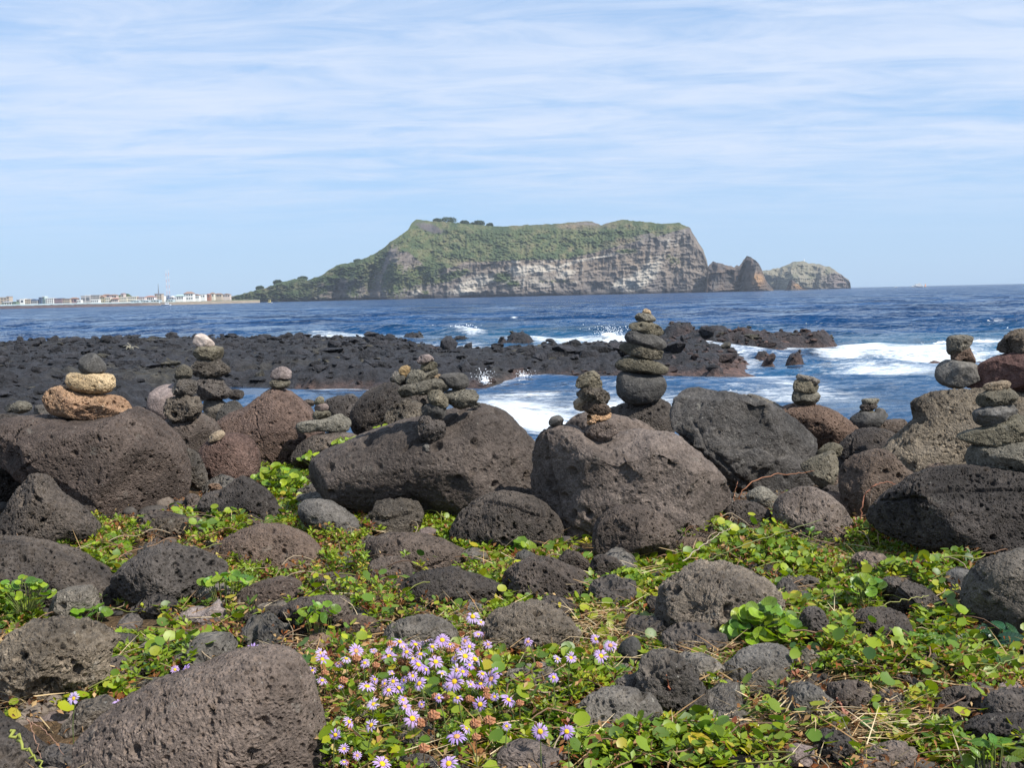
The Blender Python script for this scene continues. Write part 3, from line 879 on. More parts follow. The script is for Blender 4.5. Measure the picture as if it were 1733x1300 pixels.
# rocky bits of the wooded foot: separate bushes left of the island
for i, (px, py, wp, hp, lb) in enumerate(((470, 480, 16, 7, 'round green tree on the low wooded ridge left of the island'), (512, 473, 18, 6, 'broad green tree at the top of the first rise of the island'),
                                          (440, 489, 14, 6, 'green tree on the lowest part of the wooded ridge'), (606, 443, 16, 5, 'green tree on the steep left skyline of the island'))):
    far_tree(px, py, 1570, wp, hp, lb, 340 + i)

# ------------------------------------------------------------------ town shore
YT = 960.0
pxs = np.linspace(-90, 440, 120)
prof = [(-14, -1.5, 0), (-12, 0.2, 0), (-5, 1.7, 0), (0, 2.2, 0), (0.4, 3.6, 1), (2.0, 3.7, 1), (2.4, 3.4, 2), (60, 4.2, 2), (160, 5.0, 2), (240, -1, 2)]
V = []; col = []
for px in pxs:
    f = np.interp(px, [-90, 0, 230, 300, 470], [0, 0, 0.15, 0.75, 1.0])
    for dyp, zp, kk in prof:
        yy = YT + dyp + np.interp(px, [-90, 240, 470], [0, 30, 280])
        zz_ = zp * (1 - 0.25 * f) + (rng.normal(0, 0.25) if kk == 0 else 0)
        V.append((Pa(px, hor(px), yy)[0], yy, zz_))
        if kk == 0:
            cc = np.array([0.085, 0.060, 0.062]) * (1 - f) + np.array([0.24, 0.20, 0.15]) * f
        elif kk == 1:
            cc = np.array([0.42, 0.56, 0.60]) * (1 - f) + np.array([0.26, 0.22, 0.16]) * f
        else:
            cc = np.array([0.16, 0.15, 0.10]) * (1 - f) + np.array([0.10, 0.11, 0.05]) * f
        col.append(cc * rng.uniform(0.85, 1.15))
M['land'] = tint_mat('town_shore', 0.95, 0, 0.1)
tag(link('town_shore', mesh_np('town_shore', V, grid_faces(len(pxs), len(prof))[:, ::-1], False, col), M['land']), kind='structure')
hx = [(195, 505), (200, 500), (206, 496.8), (212, 496), (218, 497), (223, 501), (227, 505)]
me, _ = headland('wooded_knoll', hx, 1150, [(190, 0), (230, 0)], [(190, 510), (230, 510)], 50, 26,
                 lambda u, y, a_, g_, b_, s_, v_: (lerp(GREEN2, GREEN1, np.clip(0.3 + v_, 0, 1)), np.ones_like(u) * 0.6), relief=0.3, seed=71, backd=30, bush=0.5)
tag(link('wooded_knoll', me, M['island']), kind='structure')

bmats = {}
def bmat(c):
    k = tuple(round(x, 3) for x in c)
    if k not in bmats:
        bmats[k] = flat_mat('painted_render', c, 0.85, 0.15, 0.06, 0.4)
    return bmats[k]
M['win'] = flat_mat('dark_window_glass', (0.045, 0.06, 0.085), 0.2, 0.5, 0.2)
pane_cache = {}


def building(x0, x1, top, base, colr, roofc, label, style='flat', dY=0.0, wins=(2, 2), name='building'):
    px = (x0 + x1) / 2
    Y = YT + 16 + np.interp(px, [-90, 240, 470], [0, 30, 280]) + dY
    q = at(px, base, Y)
    k = Y / F
    Wd, Hg = (x1 - x0) * k * 0.97, (base - top) * k
    D = max(7.0, Wd * 0.9)
    root = link(name, None, None, None, (q.x, q.y, min(q.z, 4.4) if dY < 5 else q.z))
    hh = Hg + (q.z - root.location.z)
    tag(root, label, 'building')
    link('wall', box_mesh('wall', -Wd / 2, Wd / 2, 0, D, -3.0, hh), bmat(colr), root)
    rm = bmat(roofc)
    if style == 'flat':
        link('roof', box_mesh('roof', -Wd / 2 - .15, Wd / 2 + .15, -0.15, D + .15, hh + .01, hh + 0.45), rm, root)
    elif style == 'hip':
        rh = Hg * 0.30
        V = [(-Wd / 2 - .5, -.5, hh), (Wd / 2 + .5, -.5, hh), (Wd / 2 + .5, D + .5, hh), (-Wd / 2 - .5, D + .5, hh), (-Wd * .25, D / 2, hh + rh), (Wd * .25, D / 2, hh + rh)]
        me = bpy.data.meshes.new('roof')
        me.from_pydata(V, [], [(0, 1, 5, 4), (1, 2, 5), (2, 3, 4, 5), (3, 0, 4), (3, 2, 1, 0)])
        link('roof', me, rm, root)
    elif style == 'gable':
        rh = Hg * 0.34
        V = [(-Wd / 2 - .3, -.3, hh), (Wd / 2 + .3, -.3, hh), (Wd / 2 + .3, D + .3, hh), (-Wd / 2 - .3, D + .3, hh), (0, -.3, hh + rh), (0, D + .3, hh + rh)]
        me = bpy.data.meshes.new('roof')
        me.from_pydata(V, [], [(0, 1, 4), (1, 2, 5, 4), (2, 3, 5), (3, 0, 4, 5), (3, 2, 1, 0)])
        link('roof', me, rm, root)
    elif style == 'arch':
        V = []
        for s in range(9):
            an = math.pi * s / 8
            for yy in (-.2, D + .2):
                V.append((-math.cos(an) * Wd / 2, yy, hh + math.sin(an) * Wd * 0.28))
        fc = [(2 * s, 2 * s + 1, 2 * s + 3, 2 * s + 2) for s in range(8)] + [tuple(range(0, 18, 2))]
        me = bpy.data.meshes.new('roof')
        me.from_pydata(V, [], fc)
        link('roof', me, rm, root)
    nwx, nwz = wins
    if nwx:
        ww, wh = Wd / nwx * 0.55, max(0.9, (Hg / nwz) * 0.42)
        kk = (round(ww, 1), round(wh, 1))
        if kk not in pane_cache:
            pane_cache[kk] = box_mesh('window', -kk[0] / 2, kk[0] / 2, -0.12, -0.02, -kk[1] / 2, kk[1] / 2)
            pane_cache[kk].materials.append(M['win'])
        for i in range(nwx):
            for j in range(nwz):
                o = bpy.data.objects.new('window', pane_cache[kk]); C.objects.link(o); o.parent = root
                o.location = ((i + 0.5) / nwx * Wd - Wd / 2, 0, hh - Hg + (j + 0.55) / nwz * Hg)
    return root


Wt = (0.74, 0.74, 0.72); Cr = (0.64, 0.60, 0.50); Tn = (0.46, 0.39, 0.32); Gr = (0.36, 0.36, 0.37); DB = (0.10, 0.14, 0.22); Mv = (0.30, 0.22, 0.24); Br = (0.26, 0.17, 0.13); Rd = (0.34, 0.18, 0.14); Tl = (0.38, 0.50, 0.48); Pk = (0.56, 0.48, 0.44)
BL = [
    (-4, 12, 504, 516.5, Tn, Tn, 'tan building at the left end of the town, with the tower beside it', 'flat', 20, (3, 3)),
    (11.5, 16.5, 502.5, 516, Tn, Br, 'narrow tan tower at the left end of the town', 'flat', 14, (1, 3)),
    (3, 20, 511.5, 517, Cr, Gr, 'low pale house on the sea wall below the tan tower', 'hip', 0, (4, 1)),
    (28, 33.5, 508, 514.5, Gr, Gr, 'small grey house left of the white cube', 'flat', 5, (1, 2)),
    (34, 41, 506.5, 514.5, Wt, Wt, 'white cube of a house with one dark window', 'flat', 5, (1, 1)),
    (41.2, 51.5, 507, 514.5, Tn, Tn, 'plain tan block between the white cube and the arched roof', 'flat', 6, (3, 2)),
    (52, 63, 509, 514.5, Gr, DB, 'grey hall with an arched dark blue roof', 'arch', 6, (3, 1)),
    (66, 71, 504, 514, DB, DB, 'narrow dark blue tower block', 'flat', 6, (1, 3)),
    (71.2, 76.5, 502.5, 514, Tl, Wt, 'narrow pale teal tower beside the dark blue one', 'flat', 7, (1, 4)),
    (77, 91, 505.2, 514, Wt, Wt, 'wide white block with rows of square windows', 'flat', 5, (4, 3)),
    (91.3, 105, 505.5, 513.7, Mv, DB, 'dark mauve block with a white arcade', 'flat', 5, (6, 2)),
    (106, 118.5, 506.2, 513.5, Tn, Br, 'tan block with long window bands next to the mauve ones', 'flat', 5, (4, 2)),
    (118.7, 130, 505.5, 513, Mv, Br, 'plain mauve block with hardly any windows', 'hip', 8, (2, 1)),
    (130.3, 137, 508, 513, Wt, Wt, 'low white house left of the striped grey block', 'flat', 4, (2, 1)),
    (137.2, 144, 501.3, 513, Gr, Gr, 'striped grey apartment tower, leftmost of the three', 'flat', 8, (4, 1)),
    (144.3, 152, 500.5, 513, Gr, Wt, 'striped grey apartment tower in the middle of the three', 'flat', 10, (4, 1)),
    (152.3, 169, 500, 512.5, (.42, .40, .38), Gr, 'wide grey apartment tower, rightmost of the three', 'flat', 12, (7, 4)),
    (154, 167, 507.5, 512.6, Wt, Wt, 'white low building in front of the wide grey tower', 'flat', 0, (4, 1)),
    (169.5, 177, 503, 512.3, (.40, .36, .25), Br, 'olive tan house right of the wide grey tower', 'gable', 5, (2, 2)),
    (178, 187, 504, 512.2, Cr, Wt, 'cream house with white edge to its roof', 'flat', 5, (3, 2)),
    (188, 200, 506, 512, Pk, Rd, 'pinkish house under a low red roof left of the wooded knoll', 'hip', 3, (4, 1)),
    (173, 185, 499.5, 505, Mv, Br, 'brown roofed house standing behind the olive tan one', 'hip', 60, (3, 1)),
    (185, 197, 499.8, 505, Pk, Br, 'brown roofed pink house on the rise left of the knoll', 'hip', 70, (3, 1)),
    (200.5, 215, 503.5, 511.5, Cr, Cr, 'long cream block below the wooded knoll', 'flat', 5, (5, 2)),
    (204.5, 209.5, 498, 503.5, Pk, Mv, 'little pink house against the wooded knoll', 'gable', 60, (1, 1)),
    (215.5, 231, 502.5, 511, Cr, Cr, 'long cream block right of the wooded knoll', 'flat', 5, (5, 2)),
    (232, 245, 503.5, 510, Pk, Rd, 'pinkish block with a reddish roof', 'flat', 5, (4, 2)),
    (245.5, 261.5, 502.5, 509.5, (.66, .58, .54), Rd, 'pale pink block just left of the brown topped tower', 'hip', 5, (5, 1)),
    (262, 274, 498, 508.5, Tn, Br, 'tan block with a brown top carrying the dark mast', 'flat', 8, (3, 3)),
    (274.6, 278.2, 501.5, 508.5, Wt, Wt, 'slim white house right of the tan block with the mast', 'flat', 6, (1, 2)),
    (278.6, 285, 500.5, 508, DB, DB, 'dark blue block at the foot of the lattice masts', 'flat', 6, (2, 2)),
    (286, 294, 503, 508.5, Gr, Wt, 'grey shed with a white roof right of the masts', 'gable', 2, (2, 1)),
    (295, 310.5, 501, 508.5, Wt, Tl, 'white house under a teal roof', 'hip', 5, (4, 1)),
    (311, 327, 497, 508, Wt, Br, 'big white house under a wide brown hipped roof', 'hip', 8, (4, 2)),
    (327.4, 337, 500, 507, Wt, Br, 'white wing with brown roof joined to the big hipped house', 'gable', 8, (3, 1)),
    (338, 347, 498.5, 504.5, Wt, Gr, 'white house with grey roof before the red roofed one', 'flat', 20, (2, 1)),
    (348, 355, 499, 504.5, Rd, Rd, 'small brick red house near the wooded ridge', 'gable', 20, (2, 1)),
    (355.5, 362, 497, 503.5, Cr, Br, 'cream house right of the brick red one', 'hip', 24, (2, 1)),
    (363, 375, 498, 503.5, Tn, Br, 'tan house with brown roof, second from the wooded ridge', 'hip', 26, (3, 1)),
    (377, 389, 498.5, 503.5, Pk, Br, 'brown roofed house nearest the wooded ridge', 'gable', 26, (3, 1)),
]
for i, bb in enumerate(BL):
    building(*bb[:6], bb[6], bb[7], bb[8], bb[9], name='building')
# pale sheds right on the wall
for i, (x0, x1, tp, lb) in enumerate(((20, 27.5, 511.5, 'low dark green roofed hut right of the pale house'), (221, 236, 509, 'long pale blue harbour shed, leftmost on the quay'), (237, 252, 508.7, 'middle pale blue harbour shed on the quay'),
                                      (254, 270, 508, 'pale shed below the tan block with the mast'), (280, 293, 507.6, 'slanting white canopy on the quay below the masts'))):
    building(x0, x1, tp, tp + 3, (.5, .6, .62) if i else (.2, .26, .2), (.62, .70, .72) if i else (.14, .2, .14), lb, 'gable', -8, (3, 1), name='harbour_shed')

M['mast_dark'] = flat_mat('mast_steel', (0.20, 0.22, 0.25))
M['mast_red'] = flat_mat('mast_red', (0.55, 0.25, 0.22)); M['mast_white'] = flat_mat('mast_white', (0.7, 0.7, 0.72))
q = at(268.5, 500, YT + 40)
root = link('mast', None, None, None, q); tag(root, 'solid dark mast standing on the tan block', 'mast')
k = (YT + 40) / F
V, Fq = tube_np([(0, 0, 0), (0, 0, 9 * k), (0, 0, 20 * k)], [0.55, 0.4, 0.15], 6)
link('pole', mesh_np('pole', V, Fq), M['mast_dark'], root)
V, Fq = tube_np([(-.7, 0, 8 * k), (.7, 0, 8 * k)], .15, 4)
link('crossbar', mesh_np('crossbar', V, Fq), M['mast_dark'], root)
for px, tp, lb in ((282.8, 458, 'pale lattice radio mast, the left one of the pair'), (287.2, 456.5, 'pale lattice radio mast, the right one of the pair')):
    Y = YT + 60
    q = at(px, 503, Y); k = Y / F
    root = link('radio_mast', None, None, None, q); tag(root, lb, 'radio mast', 'pair of lattice masts')
    Ht = (503 - tp) * k
    seg = 9
    for sidx in range(seg):
        z0, z1 = Ht * sidx / seg, Ht * (sidx + 1) / seg
        b = Bag()
        for (ax, ay) in ((-.45, -.3), (.45, -.3), (0, .45)):
            fx = 1 - 0.6 * sidx / seg
            V, Fq = tube_np([(ax * fx, ay * fx, z0), (ax * fx, ay * fx, z1)], .07, 4); b.add(V, Fq)
        V, Fq = tube_np([(-.45, -.3, z0), (.45, -.3, (z0 + z1) / 2), (-.45, -.3, z1)], .05, 4); b.add(V, Fq)
        link('mast_section', b.mesh('mast_section', False), M['mast_red'] if sidx % 2 else M['mast_white'], root)
q = at(1361, 443, 2420); root = link('beacon', None, None, None, q); tag(root, 'tiny pale beacon on top of the far headland', 'beacon')
V, Fq = tube_np([(0, 0, -2), (0, 0, 5), (0, 0, 7)], [1.2, .9, .2], 8); link('tower', mesh_np('tower', V, Fq), M['mast_white'], root)

# ------------------------------------------------------------------ boats
M['hullw'] = flat_mat('boat_white', (0.78, 0.78, 0.76), 0.4); M['hullb'] = flat_mat('boat_blue', (0.10, 0.17, 0.32), 0.4); M['hullo'] = flat_mat('boat_orange', (0.62, 0.22, 0.06), 0.5)
M['deckh'] = flat_mat('boat_yellow', (0.7, 0.55, 0.2), 0.5)


def boat(px, Y, L, label, hull, decks, cat='boat', name='boat', rz=0.0):
    x = P(px, hor(px), Y).x
    root = link(name, None, None, None, (x, Y, 0.0)); root.rotation_euler.z = rz
    tag(root, label, cat)
    n = 12; V = []
    for i in range(n + 1):
        t_ = i / n * 2 - 1
        w_ = L * 0.13 * (1 - abs(t_) ** 3.2) if t_ > 0 else L * 0.13 * (1 - abs(t_) ** 7) + L * .01
        sh_ = L * (0.10 + 0.05 * t_ * t_)
        V += [(t_ * L / 2 * .92, 0, -0.5), (t_ * L / 2, -w_, sh_), (t_ * L / 2, w_, sh_)]
    fc = []
    for i in range(n):
        a_, b_ = 3 * i, 3 * i + 3
        fc += [(a_, b_, b_ + 1, a_ + 1), (a_ + 2, b_ + 2, b_, a_), (a_ + 1, b_ + 1, b_ + 2, a_ + 2)]
    link('hull', mesh_np('hull', V, fc, False), hull, root)
    for (x0, x1, z0, z1, mt) in decks:
        link('cabin', box_mesh('cabin', x0 * L, x1 * L, -L * .08, L * .08, z0 * L, z1 * L), mt, root)
        o = link('window_band', box_mesh('window_band', (x0 + .02) * L, (x1 - .02) * L, -L * .085, -L * .0801, (z0 + (z1 - z0) * .45) * L, (z0 + (z1 - z0) * .8) * L), M['win'], root)
    V, Fq = tube_np([(-.05 * L, 0, .1 * L), (-.05 * L, 0, .36 * L)], L * .008, 5)
    link('mast', mesh_np('mast', V, Fq), M['mast_white'], root)
    return root


boat(1555, 1900, 21, 'white ferry with stacked decks on the horizon', M['hullw'], [(-.42, .28, .1, .19, M['hullw']), (-.3, .15, .195, .27, M['hullw']), (0.0, .12, .275, .33, M['hullw'])], 'ferry', 'ferry', 0.2)
boat(1516, 1900, 7, 'tiny white boat left of the ferry on the horizon', M['hullw'], [(-.2, .2, .12, .28, M['hullw'])], rz=-0.1)
boat(281, 830, 7.5, 'small white boat moored off the town by the masts', M['hullw'], [(-.1, .25, .12, .30, M['hullw'])], rz=0.15)
boat(456, 900, 5.0, 'tiny boat with a yellow cabin off the wooded ridge', M['hullw'], [(-.2, .2, .12, .50, M['deckh'])], rz=-0.2)
boat(1545, 1850, 9, 'low white motorboat running beside the ferry', M['hullw'], [(-.2, .2, .12, .26, M['hullw'])], rz=0.1)
q = at(1566, 487, 1500); root = link('buoy', None, None, None, (q.x, 1500, 0)); tag(root, 'orange buoy with a dark body in front of the ferry', 'buoy')
V, Fq = tube_np([(0, 0, -.3), (0, 0, .1), (0, 0, 1.4)], [1.5, 1.6, 1.1], 10); link('float', mesh_np('float', V, Fq), M['mast_dark'], root)
V, Fq = tube_np([(0, 0, 1.4), (0, 0, 1.5), (0, 0, 5.0)], [1.1, .9, .3], 8); link('top_mark', mesh_np('top_mark', V, Fq), M['hullo'], root)

# ------------------------------------------------------------------ boulders and stones
def catmull_closed(pts, per=14):
    p = np.asarray(pts, float)
    n = len(p)
    out = []
    for i in range(n):
        a, b, c, d = p[(i - 1) % n], p[i], p[(i + 1) % n], p[(i + 2) % n]
        for t_ in np.linspace(0, 1, per, endpoint=False):
            out.append(0.5 * (2 * b + (c - a) * t_ + (2 * a - 5 * b + 4 * c - d) * t_ ** 2 + (3 * b - a - 3 * c + d) * t_ ** 3))
    return np.array(out)


ROCKS = {}
nrock = [0]


AUTO = {'L1', 'L2', 'L5', 'L7', 'L11', 'K', 'N', 'N2', 'N3', 'W', 'X', 'M7', 'AG', 'AI', 'L6', 'L8', 'L9', 'L10', 'V2'}


def front_row_depth(px, py):
    """depth at which the shore ground is seen at that pixel"""
    d = fw * F + cr * (px - 866.5) + cu * (650 - py)
    z_ = 1.115
    for _ in range(8):
        k = (z_ - H) / d.z
        z_ = float(ground_z(np.array([d.x * k]), np.array([d.y * k]))[0])
    return d.y * k


def rock(key, name, cat, label, Y, pts, mat, D=None, ang=0.38, rgh=0.035, group=None, on=None, same=None, dy=0.0):
    """A rock of real thickness whose outline, seen from the path, is the traced one.
    on: key of the boulder it rests on (its depth is found there); same: stands in the same stack as that stone."""
    nrock[0] += 1
    sd = nrock[0] * 13 + 5
    r = np.random.default_rng(sd)
    p = np.array(pts, float)
    wpx = p[:, 0].max() - p[:, 0].min()
    hpx = p[:, 1].max() - p[:, 1].min()
    if same:
        Y = ROCKS[same]['Y'] + dy
    elif on:
        bv = ROCKS[on]['bvh']()
        bx = p[:, 0].mean(); by = p[:, 1].max()
        Y = None
        for off in (0, 2, 4, 7, 11, 16, 24):
            d = (P(bx, by + off, 10) - Vector((0, 0, H))).normalized()
            hit = bv.ray_cast(Vector((0, 0, H)), d)
            if hit[0] is not None:
                Y = hit[0].y + (0.02 if off == 0 else 0.0)
                break
        if Y is None:
            Y = ROCKS[on]['Y']
        Y += dy
    auto = not on and not same and (key in AUTO or key[0] in 'fgs') and key[:2] != 'sh'
    if auto:
        yb = p[:, 1].max() - 0.05 * hpx - 1
        yf = front_row_depth(p[:, 0].mean(), min(yb, 1330))
        dd_ = (D * 0.5 * wpx if D else 0.45 * math.sqrt(wpx * hpx)) * yf / F
        Y = yf + 0.42 * dd_
        Y += {'N2': -.05, 'L1': .38, 'L2': -.08, 'K': -.10, 'N': .32, 'AG': .12, 'W': .10}.get(key, 0)
        if key == 'L12': Y = 2.05
    W = np.array([[v.x, v.z] for v in (P(x, y, Y) for x, y in p)])
    W = catmull_closed(W)
    # centre of area
    x, z_ = W[:, 0], W[:, 1]
    x2, z2 = np.roll(x, -1), np.roll(z_, -1)
    cr_ = x * z2 - x2 * z_
    A = cr_.sum() / 2
    cx_, cz_ = ((x + x2) * cr_).sum() / (6 * A), ((z_ + z2) * cr_).sum() / (6 * A)
    L = W - np.array([cx_, cz_])
    th = np.arctan2(L[:, 1], L[:, 0])
    R = np.hypot(L[:, 0], L[:, 1])
    tg = np.linspace(-np.pi, np.pi, 361)[:-1]
    ordr = np.argsort(th)
    Rg = np.interp(tg, th[ordr], R[ordr], period=2 * np.pi)
    wx, wz = W[:, 0].max() - W[:, 0].min(), W[:, 1].max() - W[:, 1].min()
    if D is None:
        D = 0.40 * math.sqrt(wx * wz) * r.uniform(0.9, 1.1) + 0.10 * min(wx, wz)
    else:
        D = D * 0.5 * wx
    lev = 7 if wpx > 330 else 6 if wpx > 140 else (5 if wpx > 62 else (4 if wpx > 22 else 3))
    V, Fc = ICO[lev]
    s = np.hypot(V[:, 0], V[:, 2])
    an = np.arctan2(V[:, 2], V[:, 0])
    RR = np.interp(an, tg, Rg, period=2 * np.pi)
    Rmean = Rg.mean()
    RR = RR * s ** 1.2 + (Rmean * 0.3 + RR * 0.7) * (1 - s ** 1.2)
    q = np.stack([V[:, 0] * RR, np.sign(V[:, 1]) * np.abs(V[:, 1]) ** 0.85 * D, V[:, 2] * RR], 1)
    size = math.sqrt(wx * wz)
    # broken facets on the faces turned to and from the viewer
    for _ in range(int(3 + ang * 14)):
        n = r.normal(size=3)
        n[1] = (abs(n[1]) + 0.5) * (-1 if r.random() < 0.75 else 1)
        n /= np.linalg.norm(n)
        dd = q @ n
        lim = dd.max() * r.uniform(0.72 - 0.2 * max(0, ang - 0.3), 0.97)
        q -= n * np.maximum(dd - lim, 0)[:, None] * min(1, 0.45 + ang)
    dirs = V
    k1 = q / size
    inner = np.clip(1.15 - s ** 6, 0.25, 1)
    n1 = fbm(k1 * 1.9 + sd, 4, sd) * rgh * 1.5 * inner
    n2 = fbm(k1 * 6.0 + sd, 4, sd + 3) * rgh * 0.55
    n3 = -np.abs(fbm(k1 * 3.1 + sd * 2, 3, sd + 9)) * rgh * ang * 1.5 * inner
    q += dirs * ((n1 + n2 + n3) * size)[:, None]
    me = mesh_np(name, q, Fc)
    o = link(name, me, M[mat], None, (cx_, Y, cz_))
    tag(o, label, cat, group)

    def bvh(q=q, Fc=Fc, c=(cx_, Y, cz_)):
        if 'b' not in ROCKS[key]:
            ROCKS[key]['b'] = BVHTree.FromPolygons([tuple(v) for v in (q + np.array(c))], [tuple(int(a) for a in f) for f in Fc])
        return ROCKS[key]['b']
    ROCKS[key] = dict(o=o, Y=Y, bvh=bvh, D=D, px=p)
    return o


def B(key, label, Y, pts, mat, **k):
    return rock(key, 'boulder', 'boulder', label, Y, pts, mat, **k)


def S(key, label, Y, pts, mat, **k):
    k.setdefault('ang', 0.42)
    return rock(key, 'stone', 'stone', label, Y, pts, mat, **k)


# ---- left
B('L3', 'shadowed boulder at the left edge behind the triangular one', 4.9, [(-50, 755), (20, 768), (55, 800), (45, 860), (0, 890), (-60, 890)], 'dark')
B('L1', 'huge smooth brown boulder at the left, carrying the orange stone', 4.6, [(-50, 725), (-15, 716), (15, 707), (45, 703), (90, 704), (150, 706), (205, 697), (224, 688), (248, 699), (270, 716), (292, 740), (311, 772), (318, 806), (313, 842), (300, 872), (275, 895), (245, 907), (190, 905), (130, 872), (80, 832), (40, 797), (0, 768), (-45, 752)], 'brown', D=0.75)
B('L2', 'triangular pitted boulder at the left edge under the huge smooth one', 3.95, [(-6, 880), (12, 850), (45, 805), (62, 797), (76, 806), (92, 832), (130, 860), (157, 883), (166, 905), (152, 925), (112, 939), (60, 936), (15, 920), (-4, 905)], 'dark')
B('L4', 'long dark slab of a boulder sloping down from the left edge', 3.25, [(-120, 905), (-50, 908), (0, 912), (50, 917), (100, 932), (150, 958), (200, 988), (240, 1012), (283, 1040), (297, 1058), (280, 1072), (230, 1075), (160, 1062), (100, 1040), (50, 1015), (0, 990), (-80, 980), (-130, 950)], 'dark', D=0.5)
B('L5', 'pitted brown boulder in the greenery right of the long slab', 3.5, [(188, 985), (200, 965), (230, 940), (265, 924), (310, 927), (350, 939), (384, 956), (382, 982), (350, 1006), (330, 1025), (290, 1037), (250, 1022), (208, 1003)], 'dark')
S('L6', 'blocky flat topped tan grey stone wedged under the huge left boulder', 4.2, [(255, 885), (270, 879), (300, 876), (322, 884), (320, 905), (300, 922), (270, 923), (256, 911)], 'crust', ang=0.6)
S('L6b', 'small grey stone with leaves behind it, left of the blocky tan grey one', 4.1, [(203, 937), (214, 920), (240, 914), (257, 923), (253, 937), (225, 946)], 'grey')
S('L6c', 'low grey stone right of the blocky tan grey one', 4.25, [(308, 886), (330, 875), (360, 878), (370, 898), (342, 908), (316, 901)], 'grey')
B('L7', 'long rounded grey boulder between two leafy strips at centre left', 3.9, [(355, 942), (378, 912), (408, 895), (440, 889), (480, 892), (520, 909), (550, 938), (560, 962), (535, 974), (490, 972), (440, 964), (400, 956), (370, 952)], 'brown')
S('L7b', 'small flat stone at the left foot of the long rounded boulder', 3.85, [(333, 927), (355, 914), (378, 920), (400, 932), (396, 948), (362, 950), (334, 940)], 'grey')
S('L8', 'small cracked stone beside the round leaves at the pitted boulder', 3.3, [(329, 1002), (344, 989), (375, 988), (394, 1004), (391, 1022), (360, 1030), (334, 1025)], 'grey', ang=.4)
B('L9', 'low flat brownish boulder right of the small cracked stone', 3.2, [(388, 1024), (405, 1000), (440, 984), (480, 977), (512, 990), (518, 1018), (480, 1034), (440, 1035), (400, 1034)], 'brown')
S('L10', 'flat faced angular stone in front of the long slab', 2.95, [(66, 1028), (82, 1010), (110, 997), (150, 993), (163, 1005), (168, 1032), (158, 1053), (110, 1056), (70, 1052)], 'grey', ang=.7)
B('L11', 'big crusty dark boulder near the left edge, hollow at its foot', 2.6, [(2, 1110), (18, 1075), (48, 1051), (92, 1049), (150, 1058), (186, 1080), (197, 1112), (190, 1142), (160, 1172), (110, 1188), (60, 1204), (22, 1208), (10, 1160)], 'crust', ang=.5, rgh=.06)
B('L12', 'largest brown foreground boulder at the bottom edge', 2.05, [(95, 1310), (128, 1256), (180, 1205), (250, 1164), (330, 1130), (400, 1106), (450, 1099), (498, 1112), (524, 1148), (545, 1210), (565, 1280), (578, 1345), (560, 1420), (320, 1470), (100, 1440)], 'brown', D=0.55, ang=.15, rgh=.03)
B('L13', 'low pale brown boulder between the largest and the bottom left corner', 2.3, [(-50, 1222), (0, 1212), (60, 1207), (130, 1203), (184, 1215), (160, 1250), (110, 1295), (60, 1340), (-30, 1345), (-70, 1280)], 'mauve', rgh=.03)
B('L14', 'dark boulder in the bottom left corner', 2.05, [(-60, 1212), (20, 1228), (62, 1260), (88, 1302), (84, 1380), (-60, 1390)], 'dark')
for i, (k, lb, Y, pts, mt) in enumerate((
    ('s1', 'small smooth stone in the leaves below the long slab', 2.62, [(203, 1137), (228, 1122), (255, 1122), (264, 1135), (248, 1148), (214, 1150)], 'grey'),
    ('s2', 'small stone just above the largest foreground boulder', 2.45, [(228, 1168), (252, 1150), (290, 1152), (298, 1170), (262, 1184), (234, 1181)], 'grey'),
    ('s3', 'pitted grey stone just left of the daisy on the boulder top', 2.7, [(322, 1108), (345, 1090), (385, 1086), (420, 1099), (416, 1118), (370, 1124), (328, 1118)], 'crust'),
    ('s4', 'thin flat stone with a pointed mauve corner by the white pebble', 2.95, [(288, 1047), (320, 1030), (350, 1031), (370, 1016), (390, 1040), (386, 1054), (330, 1058), (294, 1057)], 'mauve'),
    ('s5', 'dark low stone right of the pointed mauve one', 2.95, [(410, 1043), (440, 1029), (480, 1031), (493, 1057), (450, 1068), (416, 1058)], 'dark'),
    ('s6', 'grey stone just below the dark low one', 2.8, [(430, 1073), (458, 1057), (490, 1060), (494, 1086), (450, 1090)], 'grey'),
    ('s7', 'reddish stone at the upper end of the straw left of the daisies', 2.75, [(228, 1100), (250, 1086), (275, 1090), (285, 1105), (262, 1116), (236, 1112)], 'mauve'))):
    S(k, lb, Y, pts, mt)
S('wp', 'small bright white pebble between the pitted boulder and the cracked stone', 3.22, [(318, 1014), (322, 1008), (329, 1009), (331, 1020), (327, 1031), (320, 1029)], 'pink')
# ---- middle left, behind
B('M9', 'rounded mauve brown boulder behind the short three stone cairn', 6.4, [(250, 695), (253, 668), (268, 652), (292, 649), (306, 668), (304, 700), (285, 716), (260, 716)], 'mauve')
B('M1', 'low brown boulder with a crack under the short three stone cairn', 5.6, [(262, 728), (288, 708), (325, 697), (352, 707), (374, 730), (374, 770), (350, 795), (330, 806), (310, 800), (295, 770), (270, 750)], 'brown')
B('M8', 'grey rounded rock at the foot of the four stone cairn, left one', 6.3, [(338, 702), (344, 680), (360, 674), (380, 680), (384, 704), (365, 716), (345, 714)], 'grey')
B('M8b', 'grey rounded rock at the foot of the four stone cairn, right one', 6.15, [(366, 712), (374, 690), (394, 677), (410, 688), (414, 712), (390, 722)], 'grey')
B('M2', 'tall peaked brown boulder with two stones balanced on its tip', 5.8, [(360, 728), (380, 704), (412, 690), (436, 673), (455, 660), (473, 656), (492, 663), (512, 680), (528, 697), (540, 725), (556, 748), (560, 785), (500, 810), (440, 812), (412, 800), (385, 765)], 'warm', ang=.15, rgh=.025)
B('M3', 'low dark boulder under the long stone with the small cairn', 5.5, [(495, 765), (520, 742), (555, 733), (592, 732), (610, 745), (590, 775), (540, 795), (500, 790)], 'dark')
